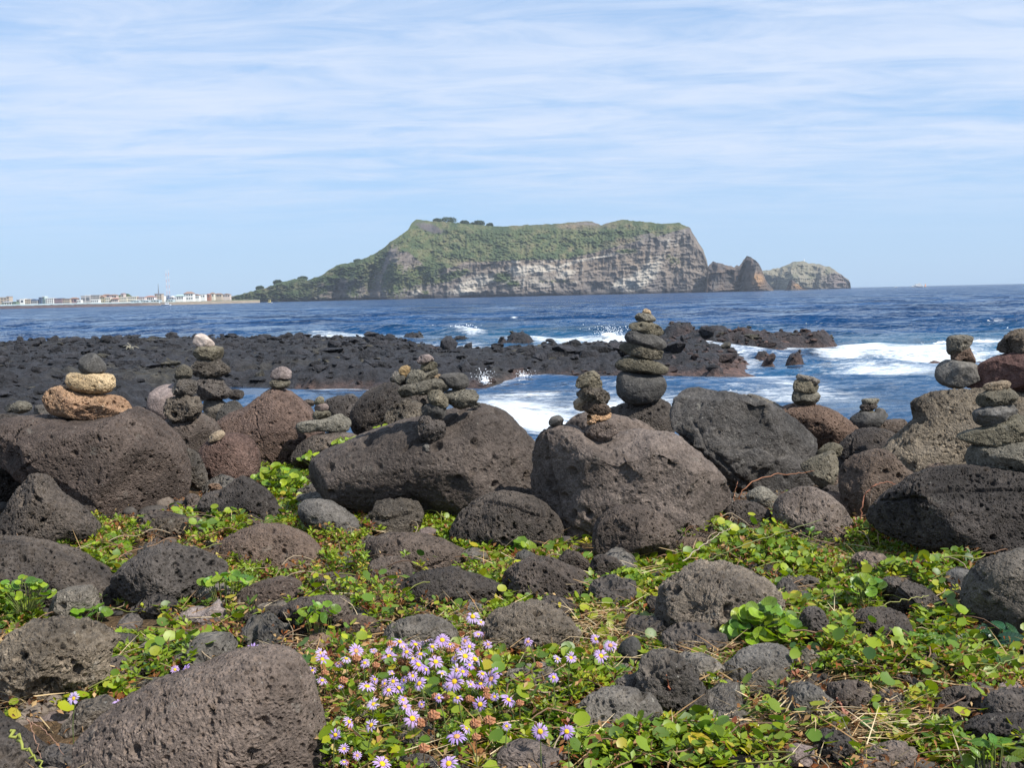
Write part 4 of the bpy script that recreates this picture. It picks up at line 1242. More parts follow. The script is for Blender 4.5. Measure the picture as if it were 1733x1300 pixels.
B('M4', 'round reddish boulder with a small oval pebble on top', 5.15, [(335, 776), (344, 752), (368, 738), (400, 733), (425, 744), (438, 772), (437, 801), (420, 818), (390, 823), (358, 815), (340, 797)], 'red', ang=.1, rgh=.02)
S('M5', 'upright narrow crusty stone left of the round reddish boulder', 4.9, [(303, 772), (316, 759), (334, 768), (345, 790), (353, 822), (346, 834), (325, 833), (312, 818)], 'crust', ang=.5)
S('M6', 'small upright brown stone wedged right of the huge left boulder', 4.5, [(308, 852), (319, 836), (333, 838), (341, 855), (340, 872), (312, 872)], 'brown', ang=.4)
B('M7', 'pointed dark boulder below the round reddish one', 4.45, [(332, 868), (345, 838), (375, 829), (400, 811), (416, 809), (448, 828), (474, 860), (482, 888), (440, 896), (380, 892), (344, 886)], 'dark', ang=.35)
S('mp', 'tiny orange pebble under the round reddish boulder', 4.75, [(351, 824), (359, 819), (374, 820), (375, 829), (358, 831)], 'orange')
B('F', 'round pitted boulder behind the little three stone cairn', 6.6, [(545, 692), (552, 677), (570, 670), (596, 670), (610, 679), (608, 705), (595, 722), (570, 720), (553, 708)], 'dark')
S('F2', 'pale rounded stone peeking over the round pitted boulder', 6.9, [(578, 676), (584, 668), (597, 667), (606, 674), (600, 684), (584, 684)], 'grey')
B('G', 'dark brown boulder with deep gas holes behind the linked cairns', 5.9, [(592, 702), (600, 685), (616, 664), (640, 650), (666, 647), (700, 654), (724, 668), (722, 700), (705, 730), (650, 748), (612, 745), (596, 728)], 'dark', ang=.2)
B('G2', 'hollowed crusty rock under the elongated bridging stone', 5.5, [(646, 728), (655, 695), (676, 678), (702, 671), (722, 678), (726, 705), (710, 730), (665, 742)], 'hollow', ang=.7, rgh=.08)
B('K', 'widest brown boulder at the centre, carrying the linked cairns', 4.85, [(505, 822), (510, 797), (538, 769), (575, 752), (618, 733), (675, 714), (735, 702), (775, 690), (812, 684), (850, 696), (880, 721), (906, 748), (932, 785), (950, 830), (956, 868), (925, 890), (850, 888), (780, 880), (720, 870), (650, 866), (600, 862), (550, 850), (518, 838)], 'big', D=0.60, ang=.12, rgh=.022)
# ---- right centre
B('O', 'dark boulder with small holes carrying the tallest cairn', 5.8, [(1010, 705), (1038, 688), (1078, 677), (1110, 671), (1130, 679), (1146, 695), (1146, 725), (1135, 750), (1095, 755), (1050, 750), (1015, 730)], 'dark')
B('N4', 'smooth brown ridge of rock between the two central cairns', 5.35, [(950, 735), (966, 710), (985, 698), (1004, 695), (1030, 700), (1062, 706), (1092, 716), (1112, 735), (1090, 765), (1000, 770)], 'big', rgh=.02)
B('N', 'broad brown boulder with deep oval holes right of the centre', 4.7, [(902, 765), (911, 738), (928, 722), (950, 719), (975, 722), (1005, 738), (1050, 733), (1098, 727), (1135, 734), (1160, 747), (1195, 778), (1222, 812), (1240, 850), (1248, 895), (1238, 935), (1160, 958), (1060, 962), (980, 955), (925, 925), (905, 880), (896, 820)], 'big', D=0.62, ang=.45, rgh=.05)
B('N2', 'rough lobe of rock at the foot of the broad holed boulder', 4.2, [(1002, 915), (1014, 880), (1040, 859), (1082, 856), (1122, 873), (1145, 905), (1126, 940), (1060, 952), (1012, 942)], 'brown', ang=.4)
B('N3', 'small peaked grey rock at the left foot of the broad holed boulder', 4.3, [(972, 862), (984, 827), (1000, 817), (1017, 835), (1019, 872), (1002, 905), (978, 895)], 'grey', ang=.3)
B('P2', 'back slab rising behind the cracked dark boulder', 6.0, [(1225, 680), (1262, 667), (1290, 672), (1326, 690), (1334, 715), (1280, 730), (1235, 720)], 'grey')
B('P', 'cracked dark boulder with pale scuffed front right of the tallest cairn', 5.0, [(1134, 715), (1141, 686), (1154, 668), (1178, 657), (1212, 661), (1255, 668), (1292, 680), (1330, 698), (1368, 724), (1396, 752), (1404, 785), (1385, 815), (1335, 845), (1290, 850), (1240, 832), (1208, 795), (1178, 760), (1148, 742)], 'cracked', ang=.75, rgh=.055)
B('Q', 'rounded reddish brown boulder carrying the squat three stone cairn', 5.9, [(1315, 702), (1325, 690), (1350, 683), (1380, 684), (1410, 694), (1436, 712), (1457, 732), (1442, 756), (1400, 765), (1355, 750), (1322, 726)], 'warm', ang=.1, rgh=.02)
B('T', 'low dark boulder in the gap left of the yellowish pitted boulder', 6.2, [(1450, 735), (1480, 716), (1510, 710), (1532, 711), (1540, 728), (1500, 745)], 'dark')
B('U', 'dark rounded boulder in the gap behind the pale wedge stone', 5.4, [(1414, 775), (1424, 745), (1450, 730), (1480, 724), (1512, 730), (1524, 752), (1504, 790), (1472, 835), (1438, 842), (1418, 820)], 'dark')
B('V', 'yellowish brown boulder full of hollows at the right', 4.9, [(1488, 775), (1510, 745), (1535, 722), (1550, 702), (1546, 684), (1558, 669), (1590, 659), (1630, 656), (1680, 659), (1733, 662), (1800, 690), (1810, 780), (1760, 850), (1680, 880), (1600, 885), (1530, 875), (1494, 840)], 'hollow', D=.5, ang=.7, rgh=.055)
B('V2', 'dark lobe below the hollowed yellowish boulder, by the arched twig', 4.5, [(1424, 805), (1442, 775), (1478, 762), (1505, 764), (1532, 790), (1552, 812), (1534, 870), (1500, 898), (1455, 898), (1428, 858)], 'brown')
B('W', 'large dark finely pitted boulder at the right edge under the big cairn', 4.0, [(1464, 880), (1496, 842), (1542, 808), (1580, 794), (1640, 788), (1700, 795), (1790, 812), (1840, 870), (1820, 950), (1740, 980), (1670, 965), (1590, 940), (1530, 915), (1484, 902)], 'dark', D=.5, rgh=.03)
B('X', 'steep grey boulder cut by the right edge beside the dark leaves', 2.95, [(1634, 1012), (1639, 980), (1654, 947), (1688, 930), (1740, 928), (1810, 958), (1820, 1040), (1770, 1090), (1700, 1095), (1648, 1070), (1636, 1042)], 'grey', rgh=.03)
S('AE', 'small pale green grey rock behind the pale wedge stone', 5.0, [(1383, 767), (1394, 753), (1412, 749), (1426, 757), (1420, 772), (1392, 780)], 'olive')
S('AD', 'angular grey wedge stone right of the cracked dark boulder', 4.6, [(1356, 790), (1365, 780), (1390, 769), (1411, 763), (1419, 776), (1416, 802), (1406, 822), (1390, 826), (1374, 812)], 'olive', ang=.5)
B('AI', 'dark shaded boulder beneath the knobby pale stone', 4.25, [(1222, 885), (1231, 860), (1250, 847), (1282, 852), (1304, 868), (1314, 892), (1292, 915), (1250, 915), (1228, 905)], 'dark')
S('AF', 'knobby pale grey stone with a bent twig rising behind it', 4.3, [(1264, 840), (1274, 828), (1290, 823), (1306, 832), (1321, 845), (1316, 859), (1300, 866), (1280, 863), (1268, 854)], 'olive', ang=.3, rgh=.06, dy=-.1)
B('AH', 'small dark boulder in the gap behind the smooth dome shaped one', 4.5, [(1380, 832), (1400, 820), (1426, 828), (1444, 850), (1450, 880), (1425, 888), (1392, 855)], 'dark')
B('AG', 'smooth dome shaped brown boulder right of the knobby pale stone', 4.1, [(1310, 868), (1322, 842), (1354, 826), (1386, 828), (1420, 850), (1442, 882), (1453, 910), (1432, 935), (1380, 945), (1338, 938), (1316, 902)], 'brown', ang=.1, rgh=.02)

# ---- foreground rocks in the greenery
FG = [
    ('f1', 'rounded grey brown boulder right of the pointed dark one', 4.1, [(505, 862), (513, 847), (545, 846), (580, 861), (605, 884), (616, 908), (590, 922), (550, 912), (520, 894)], 'grey', .1),
    ('f2', 'olive grey stone in front of the widest central boulder', 4.0, [(611, 882), (624, 860), (645, 848), (680, 845), (711, 855), (716, 882), (702, 904), (670, 912), (630, 905)], 'crust', .2),
    ('f3', 'domed finely pitted boulder right below the widest central one', 3.8, [(760, 905), (774, 875), (800, 850), (840, 833), (880, 834), (920, 850), (946, 876), (952, 910), (920, 932), (870, 938), (820, 936), (776, 926)], 'dark', .1),
    ('f4', 'low wide dark boulder half grown over below the olive grey stone', 3.6, [(612, 950), (624, 915), (660, 904), (700, 904), (752, 914), (787, 935), (796, 964), (770, 980), (700, 972), (640, 966)], 'brown', .1),
    ('f5', 'small creased dark boulder in the leaves left of the smooth oval one', 3.3, [(616, 988), (624, 956), (650, 944), (681, 946), (700, 965), (700, 995), (650, 1004), (622, 1000)], 'dark', .5),
    ('f6', 'smooth oval dark grey boulder in the middle of the greenery', 3.1, [(668, 1004), (688, 980), (718, 967), (760, 964), (822, 980), (856, 998), (848, 1024), (800, 1038), (740, 1036), (696, 1020)], 'dark', .1),
    ('f7', 'furrowed dark boulder below the leaves of the domed boulder', 3.2, [(842, 990), (858, 965), (890, 947), (930, 944), (962, 958), (1002, 980), (1004, 1014), (950, 1022), (880, 1014), (848, 1006)], 'dark', .6),
    ('f8', 'rough round topped boulder above the dry grass and daisies', 2.75, [(812, 1075), (828, 1045), (868, 1024), (920, 1023), (962, 1043), (988, 1077), (984, 1106), (920, 1118), (850, 1112), (816, 1096)], 'crust', .2),
    ('f9', 'peaked grey boulder directly above the densest daisies', 2.75, [(642, 1090), (658, 1060), (690, 1041), (730, 1044), (767, 1060), (774, 1088), (732, 1112), (680, 1114), (648, 1106)], 'grey', .4),
    ('f11', 'low dark boulder half under leaves left of the peaked grey one', 2.95, [(472, 1048), (488, 1020), (540, 1011), (587, 1014), (603, 1037), (592, 1060), (540, 1076), (492, 1070)], 'dark', .3),
    ('f13', 'small flat slanting rock touching the peaked grey boulder', 2.85, [(556, 1064), (580, 1046), (620, 1044), (647, 1055), (642, 1080), (590, 1084)], 'brown', .5),
    ('f14', 'rough stone half hidden right of the densest daisies', 2.45, [(848, 1164), (858, 1135), (890, 1127), (930, 1129), (953, 1150), (933, 1180), (880, 1190), (853, 1184)], 'crust', .3),
    ('f15', 'small brown stone above the left end of the daisies', 2.7, [(502, 1094), (530, 1077), (570, 1079), (577, 1097), (540, 1110), (508, 1108)], 'brown', .3),
    ('f16', 'tan grey stone among the lower daisies', 2.25, [(662, 1244), (688, 1225), (730, 1229), (747, 1247), (722, 1268), (678, 1266)], 'olive', .2),
    ('f17', 'small flat stone between the long rounded boulder and the creased one', 3.75, [(560, 950), (585, 935), (612, 938), (618, 955), (590, 966), (565, 962)], 'grey', .3),
    ('f18', 'small brown stone below the olive grey stone', 3.85, [(700, 905), (716, 893), (738, 896), (744, 910), (722, 918), (704, 916)], 'mauve', .3),
    ('f19', 'low slab of rock left of the creased dark boulder', 3.3, [(520, 985), (550, 972), (600, 972), (618, 988), (590, 1002), (535, 1002)], 'brown', .3),
    ('g1', 'large honeycombed boulder behind the big round leaved plant', 2.85, [(1110, 1050), (1118, 1010), (1140, 980), (1180, 959), (1230, 956), (1280, 969), (1317, 995), (1325, 1032), (1295, 1066), (1240, 1090), (1180, 1095), (1128, 1080)], 'crust', .15),
    ('g2', 'pitted grey boulder with a brown stem leaning on it', 2.45, [(1076, 1155), (1083, 1120), (1110, 1106), (1146, 1107), (1176, 1130), (1198, 1170), (1194, 1205), (1150, 1218), (1108, 1200), (1082, 1180)], 'crust', .2),
    ('g3', 'streaked pale grey boulder near the bottom behind round leaves', 2.2, [(962, 1226), (973, 1195), (1010, 1172), (1050, 1167), (1096, 1174), (1118, 1196), (1114, 1228), (1060, 1246), (1000, 1252)], 'grey', .3),
    ('g4', 'smooth upright bluish grey stone left of the pitted one with the stem', 2.6, [(1044, 1130), (1048, 1095), (1065, 1079), (1082, 1084), (1084, 1112), (1067, 1136)], 'smooth', .2),
    ('g5', 'dark shadowed block at the foot of the rough rock lobe', 3.6, [(998, 980), (1004, 945), (1030, 941), (1052, 954), (1048, 984), (1020, 990)], 'dark', .5),
    ('g7', 'dark flat rock left of the shadowed block', 3.6, [(942, 955), (954, 935), (976, 934), (1002, 958), (998, 978), (960, 976)], 'dark', .5),
    ('g8', 'low grey stone under dangling dry roots below the round leaved plant', 2.55, [(1212, 1155), (1222, 1120), (1270, 1099), (1322, 1094), (1343, 1120), (1324, 1150), (1270, 1158), (1230, 1166)], 'grey', .3),
    ('g9', 'smooth tilted grey stone above the straw patch', 2.45, [(1255, 1168), (1268, 1145), (1300, 1134), (1332, 1139), (1330, 1168), (1307, 1187), (1274, 1184)], 'grey', .4),
    ('g10', 'sloping grey stone at the left edge of the straw patch', 2.25, [(1206, 1230), (1218, 1205), (1250, 1203), (1287, 1225), (1284, 1248), (1238, 1248)], 'grey', .4),
    ('g11', 'dark wedge shaped stone at the top of the straw patch', 2.35, [(1320, 1190), (1328, 1165), (1350, 1154), (1386, 1169), (1401, 1192), (1370, 1204), (1333, 1203)], 'dark', .4),
    ('g12', 'dark knotted rock right of the wedge shaped stone', 2.3, [(1397, 1195), (1402, 1160), (1430, 1147), (1466, 1151), (1481, 1175), (1463, 1212), (1430, 1224), (1406, 1216)], 'dark', .6),
    ('g13', 'small black rock beside the thick root near the bottom', 2.1, [(1376, 1270), (1382, 1247), (1410, 1238), (1442, 1248), (1448, 1280), (1412, 1298), (1382, 1288)], 'dark', .5),
    ('g14', 'flat brown stone at the lower edge of the straw patch', 2.1, [(1327, 1288), (1331, 1265), (1360, 1261), (1387, 1274), (1384, 1298), (1344, 1304)], 'mauve', .5),
    ('g14b', 'pale flat stone cut by the bottom edge below the sloping one', 2.02, [(1232, 1296), (1240, 1283), (1270, 1284), (1296, 1300), (1290, 1320), (1240, 1320)], 'mauve', .4),
    ('g15', 'dark rounded boulder left of the steep grey one at the right edge', 2.95, [(1486, 1015), (1496, 985), (1520, 978), (1556, 989), (1587, 1009), (1604, 1033), (1575, 1052), (1530, 1048), (1498, 1036)], 'dark', .2),
    ('g16', 'low dark boulder crossed by green vines', 2.75, [(1436, 1076), (1448, 1045), (1480, 1029), (1522, 1034), (1544, 1062), (1534, 1092), (1480, 1103), (1446, 1098)], 'dark', .3),
    ('g17', 'narrow dark rock behind vines right of the round leaved plant', 2.65, [(1356, 1086), (1354, 1050), (1369, 1028), (1392, 1034), (1404, 1072), (1398, 1106), (1370, 1108)], 'dark', .4),
    ('g18', 'flat pitted stone in the leaves above the round leaved plant', 3.1, [(1310, 990), (1338, 975), (1376, 974), (1396, 991), (1372, 1005), (1328, 1006)], 'crust', .2),
    ('g19', 'grey stone partly buried below the narrow dark rock', 2.5, [(1342, 1130), (1352, 1103), (1376, 1100), (1398, 1116), (1394, 1140), (1360, 1146)], 'grey', .3),
    ('g20', 'small angular dark stone in leaves below the low vine crossed boulder', 2.45, [(1512, 1165), (1520, 1144), (1545, 1143), (1571, 1162), (1568, 1180), (1535, 1178)], 'dark', .6),
    ('g21', 'dark pitted stone above the tangle of white thread', 2.35, [(1571, 1216), (1588, 1180), (1625, 1164), (1657, 1171), (1669, 1197), (1644, 1218), (1600, 1224)], 'dark', .3),
    ('g22', 'rounded dark stone at the right edge above the lowest ones', 2.3, [(1661, 1212), (1678, 1180), (1710, 1171), (1765, 1179), (1780, 1214), (1730, 1234), (1688, 1230)], 'dark', .2),
    ('g23', 'low dark slab at the right edge beneath the rounded stone', 2.15, [(1624, 1252), (1646, 1224), (1700, 1213), (1780, 1218), (1790, 1258), (1700, 1272)], 'dark', .3),
    ('g24', 'small square dark stone beside the lobed leaves', 2.6, [(1552, 1113), (1563, 1103), (1585, 1104), (1595, 1120), (1575, 1132)], 'dark', .4),
    ('g25', 'smooth bluish stone wedged left of the steep right edge boulder', 3.0, [(1600, 1005), (1600, 975), (1625, 963), (1648, 974), (1645, 1012), (1625, 1022)], 'smooth', .2),
    ('g26', 'dark stone cut by the bottom edge in the right corner', 2.0, [(1650, 1306), (1676, 1287), (1740, 1288), (1770, 1325), (1700, 1350)], 'dark', .2),
    ('g27', 'rounded stone at the left end of the dark wedge stone', 2.4, [(1372, 1150), (1384, 1140), (1402, 1143), (1410, 1158), (1394, 1168), (1376, 1164)], 'dark', .3),
    ('g28', 'half buried mauve stone among vines near the right', 2.4, [(1680, 1170), (1692, 1158), (1722, 1156), (1735, 1170), (1712, 1180)], 'mauve', .3),
    ('g29', 'little grey stone right of the boulder with the leaning stem', 2.3, [(1232, 1196), (1240, 1185), (1262, 1186), (1270, 1197), (1250, 1206)], 'grey', .3),
]
for k, lb, Y, pts, mt, ag in FG:
    big = max(q[0] for q in pts) - min(q[0] for q in pts) > 85
    (B if big else S)(k, lb, Y, pts, mt, ang=ag, rgh=.045 if mt in ('crust', 'dark') else .03)

# ---- cairns (each stone is a thing of its own)
G_A = 'stones of the cairn on the huge left boulder'
S('A1', 'long pitted orange stone at the bottom of the left cairn', 0, [(73, 676), (84, 658), (105, 653), (130, 662), (170, 667), (205, 672), (223, 690), (219, 704), (190, 713), (150, 712), (110, 707), (84, 698)], 'orange', on='L1', group=G_A, dy=0.05, rgh=.05, D=.55)
S('A2', 'cream oval stone in the middle of the left cairn', 0, [(112, 640), (122, 631), (150, 631), (185, 633), (195, 645), (191, 660), (175, 667), (145, 665), (118, 656)], 'cream', same='A1', group=G_A, D=.7)
S('A3', 'dark grey rounded triangle on top of the left cairn', 0, [(133, 620), (139, 602), (153, 596), (168, 604), (180, 622), (174, 632), (155, 635), (138, 630)], 'smooth', same='A1', group=G_A)
G_B = 'stones of the short three stone cairn'
S('B1', 'knobbly bottom stone of the short three stone cairn', 0, [(278, 690), (285, 673), (310, 668), (330, 666), (341, 688), (336, 706), (300, 714), (282, 710)], 'hollow', on='M1', group=G_B, ang=.5, rgh=.07)
S('B2', 'middle stone of the short three stone cairn', 0, [(289, 656), (295, 641), (315, 639), (330, 644), (333, 660), (329, 670), (305, 673), (292, 667)], 'crust', same='B1', group=G_B)
S('B3', 'rounded cap stone of the short three stone cairn', 0, [(296, 636), (300, 622), (312, 617), (324, 624), (327, 637), (312, 643), (298, 642)], 'olive', same='B1', group=G_B)
G_C = 'stones of the cairn topped by a pale stone'
S('C1', 'wide pitted bottom stone of the cairn with the pale top', 0, [(328, 655), (335, 643), (350, 637), (375, 640), (381, 652), (395, 664), (390, 674), (365, 677), (340, 675)], 'dark', on='M8', group=G_C, ang=.3)
S('C2', 'brown holed second stone of the cairn with the pale top', 0, [(325, 621), (335, 610), (370, 607), (376, 612), (389, 622), (383, 635), (355, 640), (330, 638)], 'crust', same='C1', group=G_C)
S('C3', 'grey oval third stone under the pale one', 0, [(323, 597), (330, 586), (355, 585), (376, 587), (379, 599), (371, 610), (345, 612), (329, 608)], 'olive', same='C1', group=G_C)
S('C4', 'pale pinkish stone topping its cairn', 0, [(327, 573), (331, 566), (341, 564), (352, 570), (363, 581), (358, 588), (340, 588), (328, 583)], 'pink', same='C1', group=G_C, ang=.5)
S('Mp', 'small oval tan pebble lying on the round reddish boulder', 0, [(352, 743), (360, 733), (372, 728), (380, 733), (377, 742), (365, 749), (355, 750)], 'tan', on='M4')
S('E9', 'round greenish stone on the shore left of the orange one', 6.4, [(18, 690), (25, 681), (40, 678), (52, 685), (51, 695), (30, 701)], 'olive', ang=.3)
S('E8', 'pale rounded stone just left of the long orange stone', 5.9, [(52, 700), (57, 688), (68, 685), (82, 690), (98, 703), (80, 712), (58, 712)], 'grey')
G_D = 'two stones balanced on the tall peaked boulder'
S('D1', 'lower grey stone on the tip of the tall peaked boulder', 0, [(456, 650), (460, 643), (480, 641), (491, 645), (489, 653), (475, 659), (460, 657)], 'olive', on='M2', group=G_D, D=.8)
S('D2', 'upper brown stone on the tip of the tall peaked boulder', 0, [(457, 636), (466, 624), (480, 620), (492, 627), (495, 638), (487, 643), (465, 643)], 'mauve', same='D1', group=G_D, D=.8)
G_E = 'stones of the little cairn on the long stone'
S('E1', 'long club shaped grey stone with a little cairn on it', 0, [(500, 722), (505, 715), (530, 711), (555, 707), (575, 700), (590, 705), (594, 718), (588, 729), (570, 734), (545, 730), (510, 733), (502, 729)], 'olive', on='M3', group=G_E, D=.4)
S('E2', 'bottom stone of the little cairn on the long stone', 0, [(529, 701), (535, 695), (552, 694), (560, 699), (557, 707), (540, 712), (530, 708)], 'olive', same='E1', group=G_E)
S('E3', 'middle stone of the little cairn on the long stone', 0, [(532, 689), (540, 683), (552, 684), (557, 691), (549, 697), (534, 697)], 'mauve', same='E1', group=G_E)
S('E4', 'top pebble of the little cairn on the long stone', 0, [(532, 679), (538, 672), (546, 671), (550, 678), (545, 686), (534, 686)], 'olive', same='E1', group=G_E)
G_H = 'stones of the linked cairns on the widest boulder'
S('J1', 'square pitted bottom stone of the slim cairn on the widest boulder', 0, [(705, 726), (708, 708), (720, 701), (741, 703), (753, 715), (753, 735), (741, 748), (720, 750), (708, 742)], 'dark', on='K', group=G_H)
S('J2', 'smooth oval second stone of the slim cairn', 0, [(714, 693), (722, 683), (740, 682), (757, 690), (756, 703), (745, 710), (725, 707), (715, 701)], 'smooth', same='J1', group=G_H)
S('J3', 'olive grey third stone of the slim cairn', 0, [(720, 672), (728, 662), (745, 662), (758, 674), (759, 687), (748, 692), (730, 685)], 'olive', same='J1', group=G_H)
S('J4', 'dark stone tucked behind the third stone of the slim cairn', 0, [(710, 686), (713, 675), (723, 675), (726, 688), (718, 695)], 'dark', same='J1', dy=.06, group=G_H)
S('J5', 'small pebble lying in front of the slim cairn', 0, [(713, 759), (720, 750), (730, 751), (733, 762), (722, 767)], 'grey', on='K')
S('H1', 'long bent stone bridging the linked cairns', 0, [(671, 661), (680, 652), (700, 648), (720, 642), (746, 642), (759, 655), (756, 667), (735, 669), (700, 669), (682, 675), (672, 669)], 'olive', same='J1', dy=.04, group=G_H, D=.4)
S('H2', 'saddle shaped grey stone lying on the bridging stone', 0, [(686, 647), (690, 632), (700, 624), (714, 626), (723, 630), (738, 624), (742, 630), (735, 640), (715, 648), (699, 653)], 'olive', same='J1', dy=.05, group=G_H, D=.45)
S('H3', 'small stone at the left end of the bridging stone', 0, [(667, 646), (670, 635), (685, 635), (690, 646), (680, 655)], 'olive', same='J1', dy=.08, group=G_H)
S('H4', 'speckled little stone on top of the left end stones', 0, [(675, 629), (680, 620), (690, 619), (696, 628), (688, 639), (680, 637)], 'tan', same='J1', dy=.09, group=G_H)
S('H5', 'stone behind the speckled little one', 0, [(659, 642), (665, 630), (675, 627), (680, 636), (670, 648), (661, 648)], 'grey', same='J1', dy=.2, group=G_H)
S('H6', 'flat tan grey stone under the rosy top of the linked cairns', 0, [(711, 621), (720, 612), (735, 612), (742, 619), (735, 627), (715, 629)], 'olive', same='J1', dy=.05, group=G_H)
S('H7', 'rosy oval stone topping the linked cairns', 0, [(705, 610), (712, 602), (725, 600), (734, 606), (732, 614), (715, 617), (708, 616)], 'mauve', same='J1', dy=.05, group=G_H)
S('H8', 'sandy stone between the bridging stone and the dark right one', 0, [(716, 643), (730, 635), (746, 634), (748, 645), (728, 650)], 'tan', same='J1', dy=.09, group=G_H)
S('H9', 'dark slanted block on top of the rounded olive boulder stone', 0, [(741, 640), (750, 633), (775, 631), (790, 635), (794, 650), (786, 658), (765, 659), (748, 649)], 'smooth', same='J1', dy=.06, group=G_H, ang=.4)
S('H10', 'large rounded olive brown stone at the right end of the linked cairns', 0, [(751, 671), (755, 659), (775, 657), (800, 659), (811, 667), (809, 680), (796, 690), (770, 692), (755, 683)], 'olive', same='J1', dy=.05, group=G_H)
S('H11', 'low grey stone glimpsed behind the large rounded olive brown one', 0, [(792, 688), (800, 681), (810, 681), (814, 686), (806, 692)], 'grey', same='J1', dy=.12)
G_K = 'stones of the cairn on the broad holed boulder'
S('K1', 'bottom grey brown stone of the cairn on the broad holed boulder', 0, [(989, 731), (995, 719), (1020, 712), (1041, 717), (1047, 730), (1032, 744), (1012, 750), (995, 742)], 'brown', on='N', group=G_K)
S('K2', 'rusty orange chunk low in the cairn on the broad holed boulder', 0, [(987, 706), (994, 700), (1015, 702), (1033, 697), (1036, 706), (1022, 714), (1005, 720), (991, 717)], 'rust', same='K1', group=G_K, ang=.6, rgh=.08)
S('K3', 'slanting brown stone above the rusty orange chunk', 0, [(985, 690), (995, 680), (1010, 677), (1030, 686), (1035, 695), (1023, 704), (1005, 704), (990, 699)], 'brown', same='K1', group=G_K, ang=.4)
S('K4', 'tan stone sticking out left above the rusty orange chunk', 0, [(969, 687), (974, 677), (988, 674), (998, 682), (994, 695), (975, 695)], 'tan', same='K1', dy=.05, group=G_K)
S('K5', 'creased second stone from the top of the cairn with the rusty chunk', 0, [(974, 669), (980, 660), (1000, 653), (1020, 656), (1034, 668), (1035, 678), (1025, 684), (1000, 681), (982, 675)], 'crust', same='K1', group=G_K, ang=.4)
S('K6', 'triangular pitted top stone of the cairn with the rusty chunk', 0, [(974, 650), (981, 637), (999, 627), (1011, 631), (1019, 648), (1018, 656), (995, 659), (978, 658)], 'olive', same='K1', group=G_K, ang=.5)
S('AL', 'single round grey pebble on the shoulder of the broad holed boulder', 0, [(928, 715), (933, 707), (945, 703), (954, 710), (953, 720), (940, 723), (931, 721)], 'smooth', on='N')
G_T = 'stones of the tallest cairn'
S('T1', 'big smooth heart shaped bottom stone of the tallest cairn', 0, [(1043, 655), (1046, 634), (1060, 626), (1088, 632), (1115, 632), (1128, 648), (1123, 668), (1106, 681), (1080, 686), (1060, 682), (1047, 671)], 'smooth', on='O', group=G_T, ang=.05)
S('T2', 'wide flat second stone of the tallest cairn', 0, [(1041, 617), (1052, 606), (1075, 604), (1105, 610), (1130, 621), (1135, 630), (1115, 634), (1085, 631), (1050, 627)], 'olive', same='T1', group=G_T, D=.7)
S('T3', 'pale speckled third stone of the tallest cairn', 0, [(1048, 588), (1055, 580), (1080, 581), (1110, 589), (1127, 597), (1127, 605), (1110, 609), (1080, 606), (1055, 597)], 'olive', same='T1', group=G_T, D=.7)
S('T4', 'thick dark brown fourth stone of the tallest cairn', 0, [(1057, 572), (1063, 561), (1080, 558), (1105, 565), (1125, 577), (1128, 587), (1115, 593), (1090, 589), (1065, 581)], 'smooth', same='T1', group=G_T, D=.75)
S('T5', 'flat grey fifth stone of the tallest cairn', 0, [(1063, 552), (1072, 545), (1095, 544), (1115, 551), (1125, 561), (1121, 568), (1100, 567), (1070, 559)], 'olive', same='T1', group=G_T, D=.75)
S('T6', 'small flat sixth stone of the tallest cairn', 0, [(1074, 536), (1082, 530), (1100, 531), (1110, 538), (1108, 545), (1090, 546), (1077, 543)], 'olive', same='T1', group=G_T, D=.8)
S('T7', 'tiny orange stone at the very top of the tallest cairn', 0, [(1086, 529), (1090, 523), (1098, 523), (1102, 530), (1098, 535), (1089, 534)], 'tan', same='T1', group=G_T, ang=.5)
G_R = 'stones of the squat cairn on the reddish brown boulder'
S('R1', 'bottom stone of the squat cairn on the reddish brown boulder', 0, [(1340, 672), (1345, 661), (1365, 662), (1385, 664), (1389, 676), (1381, 685), (1355, 686), (1343, 682)], 'olive', on='Q', group=G_R)
S('R2', 'middle stone of the squat cairn on the reddish brown boulder', 0, [(1342, 655), (1345, 644), (1355, 641), (1375, 644), (1387, 652), (1384, 662), (1370, 668), (1348, 665)], 'olive', same='R1', group=G_R)
S('R3', 'flat top stone of the squat cairn on the reddish brown boulder', 0, [(1346, 638), (1352, 634), (1372, 637), (1387, 643), (1386, 651), (1368, 653), (1355, 648)], 'grey', same='R1', group=G_R, ang=.4)
G_S = 'stones of the small cairn low by the water'
S('S1', 'wide bottom rock of the small cairn low by the water', 6.1, [(1438, 712), (1448, 702), (1460, 696), (1482, 697), (1493, 691), (1502, 700), (1501, 718), (1480, 728), (1448, 726)], 'smooth', group=G_S)
S('S2', 'round second stone of the small cairn low by the water', 0, [(1452, 701), (1456, 694), (1475, 694), (1481, 702), (1465, 708)], 'olive', same='S1', group=G_S)
S('S3', 'dark third stone of the small cairn low by the water', 0, [(1454, 690), (1462, 683), (1480, 682), (1484, 690), (1466, 697)], 'dark', same='S1', group=G_S)
S('S4', 'flat pale top stone of the small cairn low by the water', 0, [(1457, 681), (1462, 675), (1487, 675), (1484, 684), (1465, 688)], 'olive', same='S1', group=G_S, ang=.4)
S('S5', 'block standing right on the wide bottom rock of the small cairn', 0, [(1481, 704), (1482, 692), (1494, 691), (1500, 700), (1497, 708)], 'smooth', same='S1', group=G_S, ang=.4)
G_U = 'stones of the cairn on the hollowed yellowish boulder'
S('U1', 'big grey oval bottom stone of the cairn on the hollowed boulder', 0, [(1584, 636), (1588, 620), (1600, 610), (1625, 610), (1650, 616), (1664, 630), (1660, 650), (1630, 659), (1605, 656), (1590, 647)], 'smooth', on='V', group=G_U, dy=.1)
